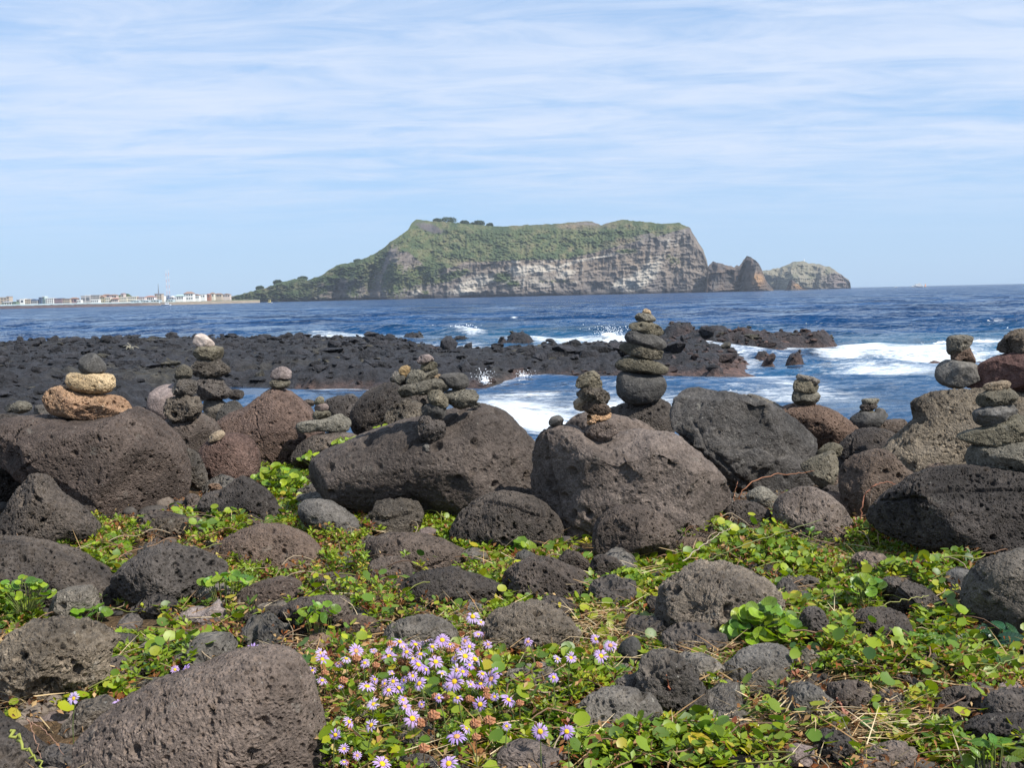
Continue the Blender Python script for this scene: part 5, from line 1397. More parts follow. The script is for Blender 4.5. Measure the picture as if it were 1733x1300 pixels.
S('U2', 'tilted brown middle stone of the cairn on the hollowed boulder', 0, [(1611, 601), (1625, 589), (1645, 588), (1654, 603), (1650, 614), (1625, 619), (1613, 611)], 'brown', same='U1', group=G_U, ang=.4)
S('U3', 'tilted grey top stone of the cairn on the hollowed boulder', 0, [(1603, 590), (1605, 573), (1620, 567), (1646, 569), (1644, 580), (1636, 593), (1620, 601), (1607, 602)], 'olive', same='U1', group=G_U, ang=.4)
S('AA', 'large maroon stone lying at the right edge', 0, [(1636, 656), (1640, 641), (1665, 615), (1700, 600), (1740, 593), (1800, 603), (1815, 640), (1770, 664), (1700, 664), (1658, 662)], 'maroon', on='V', dy=.02, ang=.5, rgh=.05)
S('AB', 'dark pitted stone on top of the large maroon one', 0, [(1690, 590), (1699, 572), (1720, 557), (1745, 554), (1780, 570), (1776, 592), (1733, 600), (1698, 599)], 'crust', same='AA')
G_Z = 'stones of the big cairn at the right edge'
S('Z1', 'big holed bottom stone of the cairn at the right edge', 0, [(1635, 772), (1645, 757), (1680, 749), (1733, 744), (1775, 760), (1778, 802), (1740, 824), (1700, 826), (1665, 814), (1642, 792)], 'olive', on='W', group=G_Z, ang=.4, rgh=.06, dy=.12)
S('Z2', 'flat pointed second stone of the cairn at the right edge', 0, [(1620, 738), (1640, 729), (1670, 721), (1700, 704), (1725, 699), (1752, 715), (1747, 747), (1710, 758), (1680, 760), (1640, 750)], 'olive', same='Z1', group=G_Z, D=.55)
S('Z3', 'smooth grey oval third stone of the cairn at the right edge', 0, [(1647, 705), (1652, 694), (1680, 685), (1710, 684), (1723, 697), (1711, 711), (1680, 722), (1655, 719)], 'smooth', same='Z1', group=G_Z)
S('Z4', 'tan grey oval fourth stone of the cairn at the right edge', 0, [(1651, 680), (1660, 667), (1690, 657), (1715, 655), (1723, 668), (1711, 683), (1680, 690), (1658, 689)], 'olive', same='Z1', group=G_Z)
S('Z5', 'small sandy tan top stone of the cairn at the right edge', 0, [(1663, 655), (1672, 648), (1695, 644), (1709, 647), (1706, 657), (1690, 663), (1670, 661)], 'tan', same='Z1', group=G_Z)
# shore stones under and beside the reef on the far left
for k, (x, y, w_, h_, Y, lb) in enumerate(((10, 712, 60, 26, 6.6, 'flat dark stone behind the huge left boulder at the left edge'), (398, 668, 34, 20, 9.5, 'dark stone at the left end of the tide pool'), (384, 700, 24, 16, 8.0, 'dark stone behind the tall peaked boulder on its left'),
                                          (520, 683, 30, 14, 9.0, 'dark stone just behind the right slope of the tall peaked boulder'))):
    a_ = np.linspace(0, 6.28, 9)[:-1]
    S('sh%d' % k, lb, Y, [(x + w_ / 2 * math.cos(t_), y + h_ / 2 * math.sin(t_)) for t_ in a_], 'dark', ang=.5, rgh=.06)

# small half buried stones between the creepers: alike, five shapes shared
small = []
for i in range(6):
    V, Fc = ICO[3]
    V = V.copy(); r_ = np.random.default_rng(700 + i)
    for _ in range(7):
        n = r_.normal(size=3); n /= np.linalg.norm(n)
        d = V @ n - r_.uniform(.5, .85)
        V -= n * np.maximum(d, 0)[:, None] * .8
    V = V * (1 + .16 * fbm(V * 2 + i * 3, 4, i + 60))[:, None] * np.array([.065, .05, .038]) * r_.uniform(.8, 1.2, 3)
    me = mesh_np('stone', V, Fc); me.materials.append(M[['dark', 'grey', 'crust', 'dark', 'brown', 'grey'][i]])
    small.append(me)
r_ = np.random.default_rng(31)
placed = []
while len(placed) < 200:
    Y_ = math.sqrt(r_.uniform(1.9 ** 2, 5.3 ** 2)); X_ = r_.uniform(-.5, .5) * Y_
    zz_ = float(ground_z(np.array([X_]), np.array([Y_]))[0])
    a_, b_ = proj(X_, Y_, zz_)
    if any((X_ - q[0]) ** 2 + (Y_ - q[1]) ** 2 < .13 ** 2 for q in placed): continue
    if 500 < a_ < 1060 and 1070 < b_ < 1310: continue
    if any(abs(a_ - e_[0]) < e_[2] and abs(b_ - e_[1] - 8) < e_[3] for e_ in ((1292, 1080, 80, 60), (1690, 1090, 80, 50), (180, 940, 50, 36), (350, 905, 50, 30), (468, 820, 60, 50), (758, 890, 60, 40), (640, 890, 50, 36), (380, 985, 60, 30), (1130, 1270, 80, 50), (1395, 965, 80, 30), (42, 1010, 70, 50))): continue
    bad = False
    for k_, q in ROCKS.items():
        o_ = q['o']
        w_ = (q['px'][:, 0].max() - q['px'][:, 0].min()) * q['Y'] / F / 2
        if abs(X_ - o_.location.x) < w_ * 1.0 and abs(Y_ - q['Y']) < q['D'] * 1.0: bad = True; break
    if bad: continue
    placed.append((X_, Y_))
    o = bpy.data.objects.new('stone', small[int(r_.integers(0, 6))]); C.objects.link(o)
    s_ = r_.choice([r_.uniform(.5, 1.1), r_.uniform(1.0, 1.9)]) * (1.15 if Y_ > 3.5 else .9)
    o.scale = (s_ * r_.uniform(.8, 1.3), s_, s_ * r_.uniform(.8, 1.2))
    o.rotation_euler = (r_.normal(0, .2), r_.normal(0, .2), r_.uniform(0, 6.28))
    o.location = (X_, Y_, zz_ + .012 * s_)
    tag(o, 'small half buried volcanic stone among the creepers and litter', 'stone', 'small half buried stones between the boulders')

# ------------------------------------------------------------------ vegetation
def gz1(x, y):
    return float(ground_z(np.array([x]), np.array([y]))[0])


def on_ground(px, py, h=0.0):
    """point on the shore's ground seen at px, py"""
    d = fw * F + cr * (px - 866.5) + cu * (650 - py)
    z_ = 1.115 + h
    for _ in range(6):
        k = (z_ - H) / d.z
        x, y = d.x * k, d.y * k
        z_ = gz1(x, y) + h
    return Vector((x, y, z_))


bpy.context.view_layer.update()


def rock_depth(px, py):
    """depth of the nearest boulder seen at that pixel, or a large number"""
    best = 1e9
    o_ = Vector((0, 0, H))
    d = (P(px, py, 10) - o_).normalized()
    for q in ROCKS.values():
        pl = q['px']
        if pl[:, 0].min() - 25 < px < pl[:, 0].max() + 25 and pl[:, 1].min() - 25 < py < pl[:, 1].max() + 40:
            ok_, loc, _, _ = q['o'].ray_cast(o_ - q['o'].location, d)
            if ok_:
                best = min(best, loc.y + q['o'].location.y)
    return best


def in_front(px, py, v, gap=.02):
    """move a ground point towards the path where a boulder would swallow it"""
    y = rock_depth(px, py)
    return P(px, py, y - gap) if y < v.y + gap else v


def field(PX, PY, zones):
    o = np.zeros_like(PX)
    for cx_, cy_, rx2, ry2, a_ in zones:
        o = np.maximum(o, a_ * np.exp(-(((PX - cx_) / rx2) ** 2 + ((PY - cy_) / ry2) ** 2) ** 1.5))
    return o


def leaves_mesh(name, p, az, el, L, wd, colr, fold=0.25, tilt=None, shape='pointed', roll=None):
    """many leaves in one mesh: p positions, az heading, el rise of the midrib"""
    n = len(p)
    a_ = np.stack([np.cos(az) * np.cos(el), np.sin(az) * np.cos(el), np.sin(el)], 1)
    s_ = np.stack([-np.sin(az), np.cos(az), np.zeros(n)], 1)
    nn_ = np.cross(a_, s_)
    if roll is not None:
        c_, sn = np.cos(roll)[:, None], np.sin(roll)[:, None]
        s_, nn_ = s_ * c_ + nn_ * sn, nn_ * c_ - s_ * sn
    nn_ *= np.sign(nn_[:, 2:3]) + (nn_[:, 2:3] == 0)
    if shape == 'pointed':
        T = np.array([(0, 0, 0), (.58, -.50, .11), (1.0, 0, -.06), (.58, .50, .11), (.5, 0, -.02)])
        Fc = np.array([(0, 4, 1), (1, 4, 2), (2, 4, 3), (3, 4, 0)])
    elif shape == 'round':
        an = np.linspace(0, 2 * np.pi, 9)[:-1]
        T = [(0.5 - 0.5 * math.cos(q_), 0.52 * math.sin(q_), .13) for q_ in an]
        T[0] = (0.12, 0, .0)
        T = np.array(T + [(0.42, 0, -.02)])
        Fc = np.array([(i, (i + 1) % 8, 8) for i in range(8)])
    else:                       # blade
        T = np.array([(0, -.5, 0), (0, .5, 0), (.5, -.45, .10), (.5, .45, .10), (1, -.1, 0), (1, .1, 0)])
        Fc = np.array([(0, 2, 1), (1, 2, 3), (2, 4, 3), (3, 4, 5)])
    V = p[:, None, :] + a_[:, None, :] * (T[None, :, 0:1] * L[:, None, None]) + s_[:, None, :] * (T[None, :, 1:2] * wd[:, None, None]) + nn_[:, None, :] * (T[None, :, 2:3] * (L * fold * 4)[:, None, None] * 0.5)
    Fa = Fc[None] + (np.arange(n) * len(T))[:, None, None]
    cc = np.repeat(colr[:, None, :], len(T), 1)
    return V.reshape(-1, 3), Fa.reshape(-1, 3), cc.reshape(-1, 3)


def put_stuff(name, label, cat, parts, mat, smooth=True):
    V = []; Fc = []; cc = []; n = 0
    for v_, f_, c_ in parts:
        V.append(v_); Fc.append(f_ + n); cc.append(c_); n += len(v_)
    o = link(name, mesh_np(name, np.vstack(V), np.vstack(Fc), smooth, np.vstack(cc)), mat)
    return tag(o, label, cat, kind='stuff')


M['leaf'] = tint_mat('creeper_leaf', 0.5, 0.32, 0.45)
M['leafg'] = tint_mat('glossy_leaf', 0.45, 0.28, 0.45)
M['dry'] = tint_mat('dry_plant', 0.85, 0.15, 0.15)
M['stemm'] = tint_mat('plant_stem', 0.6, 0, 0.3)

vr = np.random.default_rng(99)
GREENS = np.array([(0.215, 0.280, 0.012), (0.165, 0.240, 0.012), (0.095, 0.168, 0.014), (0.290, 0.315, 0.012), (0.045, 0.105, 0.016)])
YEL = np.array([(0.34, 0.29, 0.020), (0.40, 0.33, 0.03)])
RED = np.array([(0.22, 0.060, 0.022), (0.26, 0.11, 0.03)])


def cand(n, y0, y1):
    """candidate ground points, even over the ground's area inside the view"""
    y = np.sqrt(vr.uniform(y0 ** 2, y1 ** 2, n))
    x = vr.uniform(-0.53, 0.53, n) * y
    z_ = ground_z(x, y)
    a_, b_ = proj(x, y, z_)
    return x, y, z_, a_, b_


GREENZ = [(560, 990, 260, 60, .62), (430, 1010, 200, 60, .6), (250, 1090, 120, 70, .85), (150, 1000, 120, 40, .5), (40, 1000, 70, 60, .95), (30, 1060, 60, 30, .7), (180, 925, 50, 32, .7), (350, 900, 70, 26, .75),
          (480, 870, 50, 40, .7), (450, 810, 60, 40, .9), (640, 885, 60, 24, .6), (760, 885, 50, 40, .85), (580, 940, 80, 40, .75), (830, 960, 90, 40, .6), (960, 900, 60, 45, .85), (900, 935, 60, 25, .7),
          (1080, 980, 120, 60, .85), (1250, 920, 120, 40, .65), (1400, 940, 140, 60, .8), (1550, 930, 140, 50, .7), (1640, 960, 60, 40, .7), (1450, 1000, 160, 50, .7), (1300, 1070, 110, 60, .6),
          (1500, 1090, 200, 50, .55), (1600, 1150, 160, 50, .52), (1440, 1130, 90, 30, .5), (1560, 1230, 200, 70, .5), (1700, 1280, 100, 50, .9), (1200, 1270, 120, 70, .85), (1080, 1270, 130, 60, .95),
          (980, 1180, 110, 80, .75), (1150, 1110, 90, 60, .45), (1240, 1180, 60, 50, .5), (700, 1150, 220, 110, .55), (860, 1230, 150, 90, .8), (640, 1270, 120, 60, .6), (620, 1060, 110, 40, .7), (860, 1060, 120, 30, .5),
          (320, 1130, 90, 40, .8), (170, 1190, 80, 26, .6), (1040, 1060, 80, 50, .7), (1400, 1290, 200, 30, .4), (780, 1010, 140, 30, .7), (20, 1180, 30, 60, .4)]
BARE = [(1330, 1215, 90, 42, .85), (160, 1160, 60, 22, .8), (930, 1085, 110, 22, .8), (1180, 1130, 60, 30, .4), (1600, 1200, 60, 30, .4), (1430, 1215, 60, 50, .5), (300, 1115, 40, 16, .4)]


def dens_green(X, Y, PX, PY):
    p = np.stack([X, Y, 0 * X], 1)
    d = field(PX, PY, GREENZ)
    d = d * (1 - field(PX, PY, BARE)) * (1 - .45 * field(PX, PY, [(700, 1170, 190, 100, 1)]))
    d = d * (1 - field(PX, PY, [(1292, 1062, 66, 40, .9), (1690, 1085, 50, 34, .9), (1130, 1268, 46, 24, .6), (180, 932, 40, 20, .7)]))
    return d * np.clip(0.74 + 1.25 * fbm(p * 3.2, 4, 201), 0.10, 1.3)


def clear_of_rocks(x, y, z_):
    """True where nothing would hide the upper part of a rock standing behind"""
    a_, b_ = proj(x, y, z_ + .035)
    ok = np.ones(len(x), bool)
    for k, q in ROCKS.items():
        pl = q['px']
        c_ = pl.mean(0)
        pl2 = (pl - c_) * 0.93 + c_
        pl2[:, 1] -= (pl[:, 1].max() - pl[:, 1].min()) * .05
        bb = (a_ > pl2[:, 0].min()) & (a_ < pl2[:, 0].max()) & (b_ > pl2[:, 1].min()) & (b_ < pl2[:, 1].max())
        if bb.any():
            ii = np.where(bb)[0]
            ok[ii[poly_sd(a_[ii], b_[ii], pl2) > 0]] = False
    return ok | (vr.uniform(0, 1, len(x)) < .06)


def mound(X, Y):
    p = np.stack([X, Y, 0 * X], 1)
    return 0.016 + 0.055 * np.clip(fbm(p * 2.6, 3, 301) + 0.45, 0, 1)


# small leaved creeper: rosettes of pointed leaves
x, y, z_, a_, b_ = cand(165000, 1.7, 6.0)
keep = vr.uniform(0, 1, len(x)) < dens_green(x, y, a_, b_) * 0.95
keep &= clear_of_rocks(x, y, z_)
x, y, z_ = x[keep], y[keep], z_[keep]
ns = len(x)
top = mound(x, y) * vr.uniform(0.2, 1.25, ns)
tone = fbm(np.stack([x, y, 0 * x], 1) * 2.2, 3, 401)
ci = np.clip((vr.normal(1.0 - tone * 1.8, 0.9, ns)).round().astype(int), 0, 4)
base = GREENS[ci]
u_ = vr.uniform(0, 1, ns)
base = np.where((u_ < 0.035)[:, None], YEL[vr.integers(0, 2, ns)], base)
base = np.where((u_ > 0.915)[:, None], RED[vr.integers(0, 2, ns)], base)
nl = 6
az0 = vr.uniform(0, 6.28, ns)
p = np.stack([x, y, z_ + top], 1)
idx = np.repeat(np.arange(ns), nl)
az = np.repeat(az0, nl) + np.tile(np.arange(nl) * 2.4, ns) + vr.normal(0, .25, ns * nl)
lay = np.tile(np.arange(nl), ns)
el = np.deg2rad(8 + lay * 8 + vr.normal(0, 14, ns * nl))
L = np.repeat(vr.uniform(0.014, 0.028, ns), nl) * (1.1 - lay * 0.07) * vr.uniform(0.8, 1.15, ns * nl)
pp = p[idx] + np.stack([np.cos(az) * .002, np.sin(az) * .002, lay * 0.0016 - 0.004], 1)
cc = base[idx] * vr.uniform(0.75, 1.25, (ns * nl, 1))
parts = [leaves_mesh('', pp, az, el, L, L * 0.55, cc, 0.22, roll=vr.normal(0, .3, ns * nl))]
put_stuff('small_leaved_creeper', 'mat of bright green small pointed leaves creeping between the boulders', 'creeper', parts, M['leaf'], True)
print('creeper leaves', ns * nl)

# round leaved creeper
x, y, z_, a_, b_ = cand(140000, 1.7, 6.0)
pz = fbm(np.stack([x, y, 0 * x], 1) * 1.7, 3, 501)
keep = vr.uniform(0, 1, len(x)) < dens_green(x, y, a_, b_) * np.clip(pz * 2.6 + 0.55, 0, 1)
keep &= clear_of_rocks(x, y, z_)
x, y, z_ = x[keep], y[keep], z_[keep]
n = len(x)
p = np.stack([x, y, z_ + mound(x, y) * vr.uniform(0.5, 1.5, n)], 1)
ci = np.clip(vr.normal(1.4, 1.1, n).round().astype(int), 0, 4)
cc = GREENS[ci] * vr.uniform(0.75, 1.2, (n, 1))
cc = np.where((vr.uniform(0, 1, n) < .04)[:, None], YEL[0], cc)
L = vr.uniform(0.016, 0.036, n)
parts = [leaves_mesh('', p, vr.uniform(0, 6.28, n), np.deg2rad(vr.normal(12, 22, n)), L, L * vr.uniform(.85, 1.05, n), cc, 0.30, shape='round', roll=vr.normal(0, .4, n))]
put_stuff('round_leaved_creeper', 'glossy small round leaves creeping in patches between the boulders', 'creeper', parts, M['leafg'], True)
print('round leaves', n)

# dead leaves and litter
x, y, z_, a_, b_ = cand(110000, 1.7, 5.6)
d = 0.30 + field(a_, b_, [(700, 1170, 260, 130, 1.6), (950, 1090, 150, 40, .9), (1340, 1215, 150, 70, .95), (1500, 1150, 260, 130, .9), (160, 1165, 90, 40, .8), (1180, 1120, 120, 60, .6), (1560, 930, 160, 40, .5),
                          (20, 1170, 50, 80, .8), (1400, 920, 120, 40, .4), (1600, 1060, 120, 50, .5), (500, 930, 160, 60, .6), (1400, 1000, 260, 60, .55), (900, 960, 120, 30, .4)])
keep = vr.uniform(0, 1, len(x)) < d * 1.8 * (b_ > 850)
keep &= clear_of_rocks(x, y, z_)
x, y, z_ = x[keep], y[keep], z_[keep]
n = len(x)
lf = 0.008 + mound(x, y) * vr.uniform(0, 1.25, n)
pal = np.array([(0.16, 0.070, 0.028), (0.24, 0.115, 0.045), (0.32, 0.19, 0.085), (0.10, 0.052, 0.030), (0.40, 0.27, 0.13), (0.22, 0.075, 0.025)])
L = vr.uniform(0.008, 0.022, n)
parts = [leaves_mesh('', np.stack([x, y, z_ + lf], 1), vr.uniform(0, 6.28, n), vr.normal(.2, .6, n), L, L * vr.uniform(.25, .6, n), pal[vr.integers(0, 6, n)] * vr.uniform(.7, 1.2, (n, 1)), 0.5, roll=vr.normal(0, .8, n))]
put_stuff('leaf_litter', 'brown curled dead leaves lying among the creepers', 'leaf litter', parts, M['dry'])
print('litter', n)

# straw
x, y, z_, a_, b_ = cand(80000, 1.7, 5.0)
d = 0.05 + field(a_, b_, [(1350, 1215, 110, 50, 1.0), (930, 1085, 140, 30, 1.0), (160, 1160, 60, 26, .9), (20, 1180, 40, 60, .5), (720, 1200, 230, 110, .35), (1430, 1240, 120, 60, .5), (1200, 1160, 100, 50, .5)])
keep = vr.uniform(0, 1, len(x)) < d * 2.2 * (b_ > 900)
keep &= clear_of_rocks(x, y, z_)
x, y, z_ = x[keep], y[keep], z_[keep]
n = len(x)
L = vr.uniform(0.03, 0.11, n)
pal = np.array([(0.50, 0.37, 0.20), (0.38, 0.25, 0.12), (0.60, 0.48, 0.30), (0.28, 0.17, 0.08)])
aa = vr.normal(0.05, 0.8, n) + (vr.uniform(0, 1, n) < .5) * np.pi
parts = [leaves_mesh('', np.stack([x, y, z_ + .012 + vr.uniform(0, .04, n)], 1), aa, vr.normal(.05, .28, n), L, vr.uniform(.0012, .0028, n), pal[vr.integers(0, 4, n)] * vr.uniform(.7, 1.15, (n, 1)), 0.12, shape='blade', roll=vr.normal(0, .6, n))]
put_stuff('dry_straw', 'pale dry straw strewn over the ground between the small rocks', 'straw', parts, M['dry'])
print('straw', n)

# creeping stems
b = Bag()
x, y, z_, a_, b_ = cand(3600, 1.8, 5.2)
keep = (vr.uniform(0, 1, len(x)) < np.clip(dens_green(x, y, a_, b_), 0, 1) * .5) & (b_ > 860)
x, y = x[keep][:560], y[keep][:560]
for i in range(len(x)):
    th = vr.uniform(0, 6.28); m_ = 9
    pts = [(x[i], y[i])]
    for q_ in range(m_):
        th += vr.normal(0, .45)
        pts.append((pts[-1][0] + math.cos(th) * .035, pts[-1][1] + math.sin(th) * .035))
    pts = np.array(pts)
    hz_ = ground_z(pts[:, 0], pts[:, 1]) + mound(pts[:, 0], pts[:, 1]) * (0.6 + 0.7 * np.sin(np.linspace(0, 3.1, m_ + 1))) + .01 * np.sin(np.linspace(0, 9, m_ + 1) + i)
    V, Fq = tube_np(smooth_path(np.column_stack([pts, hz_]), 14), vr.uniform(.0009, .0020), 4)
    c_ = [(0.16, 0.17, 0.04), (0.20, 0.12, 0.07), (0.26, 0.20, 0.13), (0.13, 0.075, 0.045)][vr.integers(0, 4)]
    b.add(V, Fq, c_)
tag(link('creeping_stems', b.mesh('creeping_stems'), M['stemm']), 'thin green and brown runners winding through the creepers', 'creeper stems', kind='stuff')

# gravel
b = Bag()
x, y, z_, a_, b_ = cand(1900, 1.7, 7.5)
for i in range(len(x)):
    V, Fc = ICO[2]
    s = vr.uniform(.006, .030) * (1 + (y[i] > 4.5) * 0.8)
    V = (V * (1 + .3 * fbm(V * 1.7 + i, 2, i % 50))[:, None]) * np.array([s * vr.uniform(.8, 1.5), s, s * vr.uniform(.5, .9)]) + np.array([x[i], y[i], z_[i] + s * .3])
    b.add(V, Fc, np.array([(0.085, 0.075, 0.066), (0.12, 0.10, 0.085), (0.06, 0.054, 0.05), (0.16, 0.13, 0.105)][vr.integers(0, 4)]) * vr.uniform(.7, 1.2))
M['gravel'] = tint_mat('gravel_stone', .92, 0, .2, .004, 160, var=.25)
tag(link('gravel', b.mesh('gravel'), M['gravel']), 'small dark volcanic pebbles and grit on the soil', 'gravel', kind='stuff')


# ---- leafy plants one can tell apart
def leaf_template(kind, seed):
    r = np.random.default_rng(seed)
    if kind == 'round':
        an = np.linspace(0, 2 * np.pi, 15)[:-1]
        V = [(0.10, 0, 0.0)]
        rim = []
        for q_ in an:
            rr = 0.5 * (1 + .05 * r.normal()) * (1 - 0.28 * math.exp(-((math.pi - abs(q_ - math.pi)) / .35) ** 2))
            rim.append((0.5 - rr * math.cos(q_), rr * 1.08 * math.sin(q_), 0.13 + .05 * r.normal()))
        mid = [(0.5 - .27 * math.cos(q_), .29 * math.sin(q_), .045 + .015 * r.normal()) for q_ in an]
        V = rim + mid + [(0.46, 0, 0.0)]
        n = len(an)
        Fc = []
        for i in range(n):
            j = (i + 1) % n
            Fc += [(i, j, n + j), (i, n + j, n + i), (n + i, n + j, 2 * n)]
    elif kind == 'lobed':
        n = 30; rim = []; mid = []
        for i in range(n):
            q_ = 2 * math.pi * i / n
            rr = .5 * (0.80 + .22 * math.cos(5 * (q_ - math.pi))) * (1 + .08 * math.cos(15 * q_)) * (1 + .05 * r.normal())
            rim.append((.5 - rr * math.cos(q_), rr * 1.05 * math.sin(q_), .08 + .05 * math.cos(5 * q_) + .02 * r.normal()))
            mid.append((.48 - .22 * math.cos(q_), .22 * math.sin(q_), .03 + .02 * math.cos(5 * q_)))
        V = rim + mid + [(.46, 0, 0)]
        Fc = []
        for i in range(n):
            j = (i + 1) % n
            Fc += [(i, j, n + j), (i, n + j, n + i), (n + i, n + j, 2 * n)]
    else:                          # oblong
        ts = np.linspace(0, 1, 9)
        V = []
        for t_ in ts:
            w_ = .24 * math.sin(math.pi * min(1, t_ * .93 + .05)) ** .7 * (1 + .08 * r.normal())
            zc = -.35 * t_ * t_ + .1 * t_
            V += [(t_, -w_, zc + .07), (t_, 0, zc), (t_, w_, zc + .07 + .03 * r.normal())]
        Fc = []
        for i in range(8):
            for k in (0, 1):
                a1 = 3 * i + k
                Fc += [(a1, a1 + 3, a1 + 4), (a1, a1 + 4, a1 + 1)]
    me = mesh_np('leaf', V, Fc)
    return me


def green_mat(name, c, vein, rough=.42, trans=.28):
    m, t = new_mat(name)
    co = t.n('ShaderNodeTexCoord').outputs['Object']
    rnd = t.n('ShaderNodeObjectInfo').outputs['Random']
    sp = t.n('ShaderNodeSeparateXYZ', ins={0: co})
    ay = t.m('ABSOLUTE', sp.outputs[1])
    mid = t.rng(ay, 0.012, 0.03, 1, 0)
    wv = t.m('SINE', t.m('MULTIPLY', t.m('SUBTRACT', sp.outputs[0], t.m('MULTIPLY', ay, 0.9)), 42))
    vn = t.m('MULTIPLY', t.rng(wv, 0.86, 1.0), 0.5)
    k = t.m('MAXIMUM', mid, vn)
    cc = t.mix(t.m('MULTIPLY', k, .55), c, vein)
    pt = t.rng(t.noise(co, 3.5, 4, .6), .3, .7, .82, 1.2)
    hv = t.n('ShaderNodeHueSaturation', ins={'Hue': t.rng(rnd, 0, 1, .475, .515, False), 'Saturation': 1.0, 'Value': t.m('MULTIPLY', pt, t.rng(t.m('FRACT', t.m('MULTIPLY', rnd, 9.7)), 0, 1, .65, 1.3, False)), 'Color': cc}).outputs[0]
    bp = t.n('ShaderNodeBump', ins={'Height': k, 'Distance': -.02, 'Strength': .6})
    bs = t.n('ShaderNodeBsdfPrincipled', ins={'Base Color': hv, 'Roughness': rough, 'Specular IOR Level': .5, 'Normal': bp.outputs[0]})
    tr = t.n('ShaderNodeBsdfTranslucent', ins={0: t.n('ShaderNodeVectorMath', operation='MULTIPLY', ins={0: hv, 1: (1.4, 1.4, .5)}).outputs[0]})
    t.n('ShaderNodeOutputMaterial', ins={0: t.n('ShaderNodeMixShader', ins={0: trans, 1: bs.outputs[0], 2: tr.outputs[0]}).outputs[0]})
    return m


GM = {'bright': green_mat('leaf_bright', (0.155, 0.265, 0.014), (0.22, 0.32, 0.06)), 'mid': green_mat('leaf_mid', (0.085, 0.185, 0.016), (0.17, 0.28, 0.05)),
      'dark': green_mat('leaf_dark', (0.022, 0.070, 0.030), (0.09, 0.17, 0.07), .25, .12), 'yellow': green_mat('leaf_yellow_green', (0.26, 0.30, 0.02), (0.36, 0.38, 0.08)),
      'gold': green_mat('leaf_gold', (0.50, 0.36, 0.01), (0.5, 0.42, 0.1)), 'lime': green_mat('leaf_lime', (0.230, 0.320, 0.014), (0.30, 0.40, 0.06))}
TPL = {k: [leaf_template(k, s) for s in range(3)] for k in ('round', 'lobed', 'oblong')}
TM = {}


def tpl(kind, i, mat):
    k = (kind, i, mat)
    if k not in TM:
        me = TPL[kind][i].copy(); me.name = 'leaf'
        me.materials.clear(); me.materials.append(GM[mat])
        TM[k] = me
    return TM[k]


def plant(px, py, rx2, ry2, nleaf, lpx, kind, mats, label, name='leafy_plant', Y=None, cat='plant', upright=25, seed=0, group=None):
    r = np.random.default_rng(1000 + seed)
    if Y is None:
        base = on_ground(px, py + ry2 * .6)
    else:
        base = P(px, py + ry2 * .8, Y)
    if ry2 > 11 and Y is None:
        yr = min(rock_depth(px + a_, py + b_) for a_ in (-rx2 * .6, 0, rx2 * .6) for b_ in (-ry2 * .3, ry2 * .5))
        if yr < base.y + rx2 * base.y / F * .7:
            nb_ = P(px, py + ry2 * .6, yr - min(.06, rx2 * base.y / F * .7))
            if nb_.z - gz1(nb_.x, nb_.y) < .09: base = nb_
    k = base.y / F
    W_, Hh, Ls = rx2 * k, ry2 * k * 1.35, lpx * k
    root = link(name, None, None, None, base)
    tag(root, label, cat, group)
    drop = max(0.0, base.z - gz1(base.x, base.y)) if Y is None else 0.0
    bag = Bag()
    pts = []
    tries = 0
    while len(pts) < nleaf and tries < nleaf * 60:
        tries += 1
        a1, r1 = r.uniform(0, 6.28), math.sqrt(r.uniform(0, 1))
        q_ = np.array([math.cos(a1) * r1 * W_, math.sin(a1) * r1 * W_ * .75, Hh * (1.02 - r1 ** 2 * .75) * r.uniform(.65, 1.05)])
        if all(np.linalg.norm(q_ - w_) > Ls * .50 for w_ in pts):
            pts.append(q_)
    for q_ in pts:
        out = math.atan2(q_[1], q_[0] + 1e-6) + r.normal(0, .7)
        e_ = math.radians(r.normal(upright, 18))
        o = bpy.data.objects.new('leaf', tpl(kind, int(r.integers(0, 3)), mats[int(r.integers(0, len(mats)))]))
        C.objects.link(o)
        o.parent = root
        s = Ls * r.uniform(.72, 1.18)
        o.scale = (s, s, s)
        ax = Vector((math.cos(out) * math.cos(e_), math.sin(out) * math.cos(e_), math.sin(e_)))
        nz = Vector((0.12, -0.55, 1.0)) + Vector(r.normal(0, .22, 3))
        sy = nz.cross(ax).normalized(); nz = ax.cross(sy).normalized()
        Mx = Matrix((ax, sy, nz)).transposed().to_4x4()
        o.rotation_euler = Mx.to_euler()
        o.location = Vector(q_) - ax * s * .5
        V, Fq = tube_np(smooth_path([(q_[0] * .35, q_[1] * .35, -.02 - drop), (q_[0] * .75, q_[1] * .75, q_[2] * .5), tuple(Vector(q_) - ax * s * .4)], 5), max(.0011, s * .035), 4)
        bag.add(V, Fq, (0.14, 0.17, 0.045))
    link('stem', bag.mesh('stem'), M['stemm'], root)
    return root


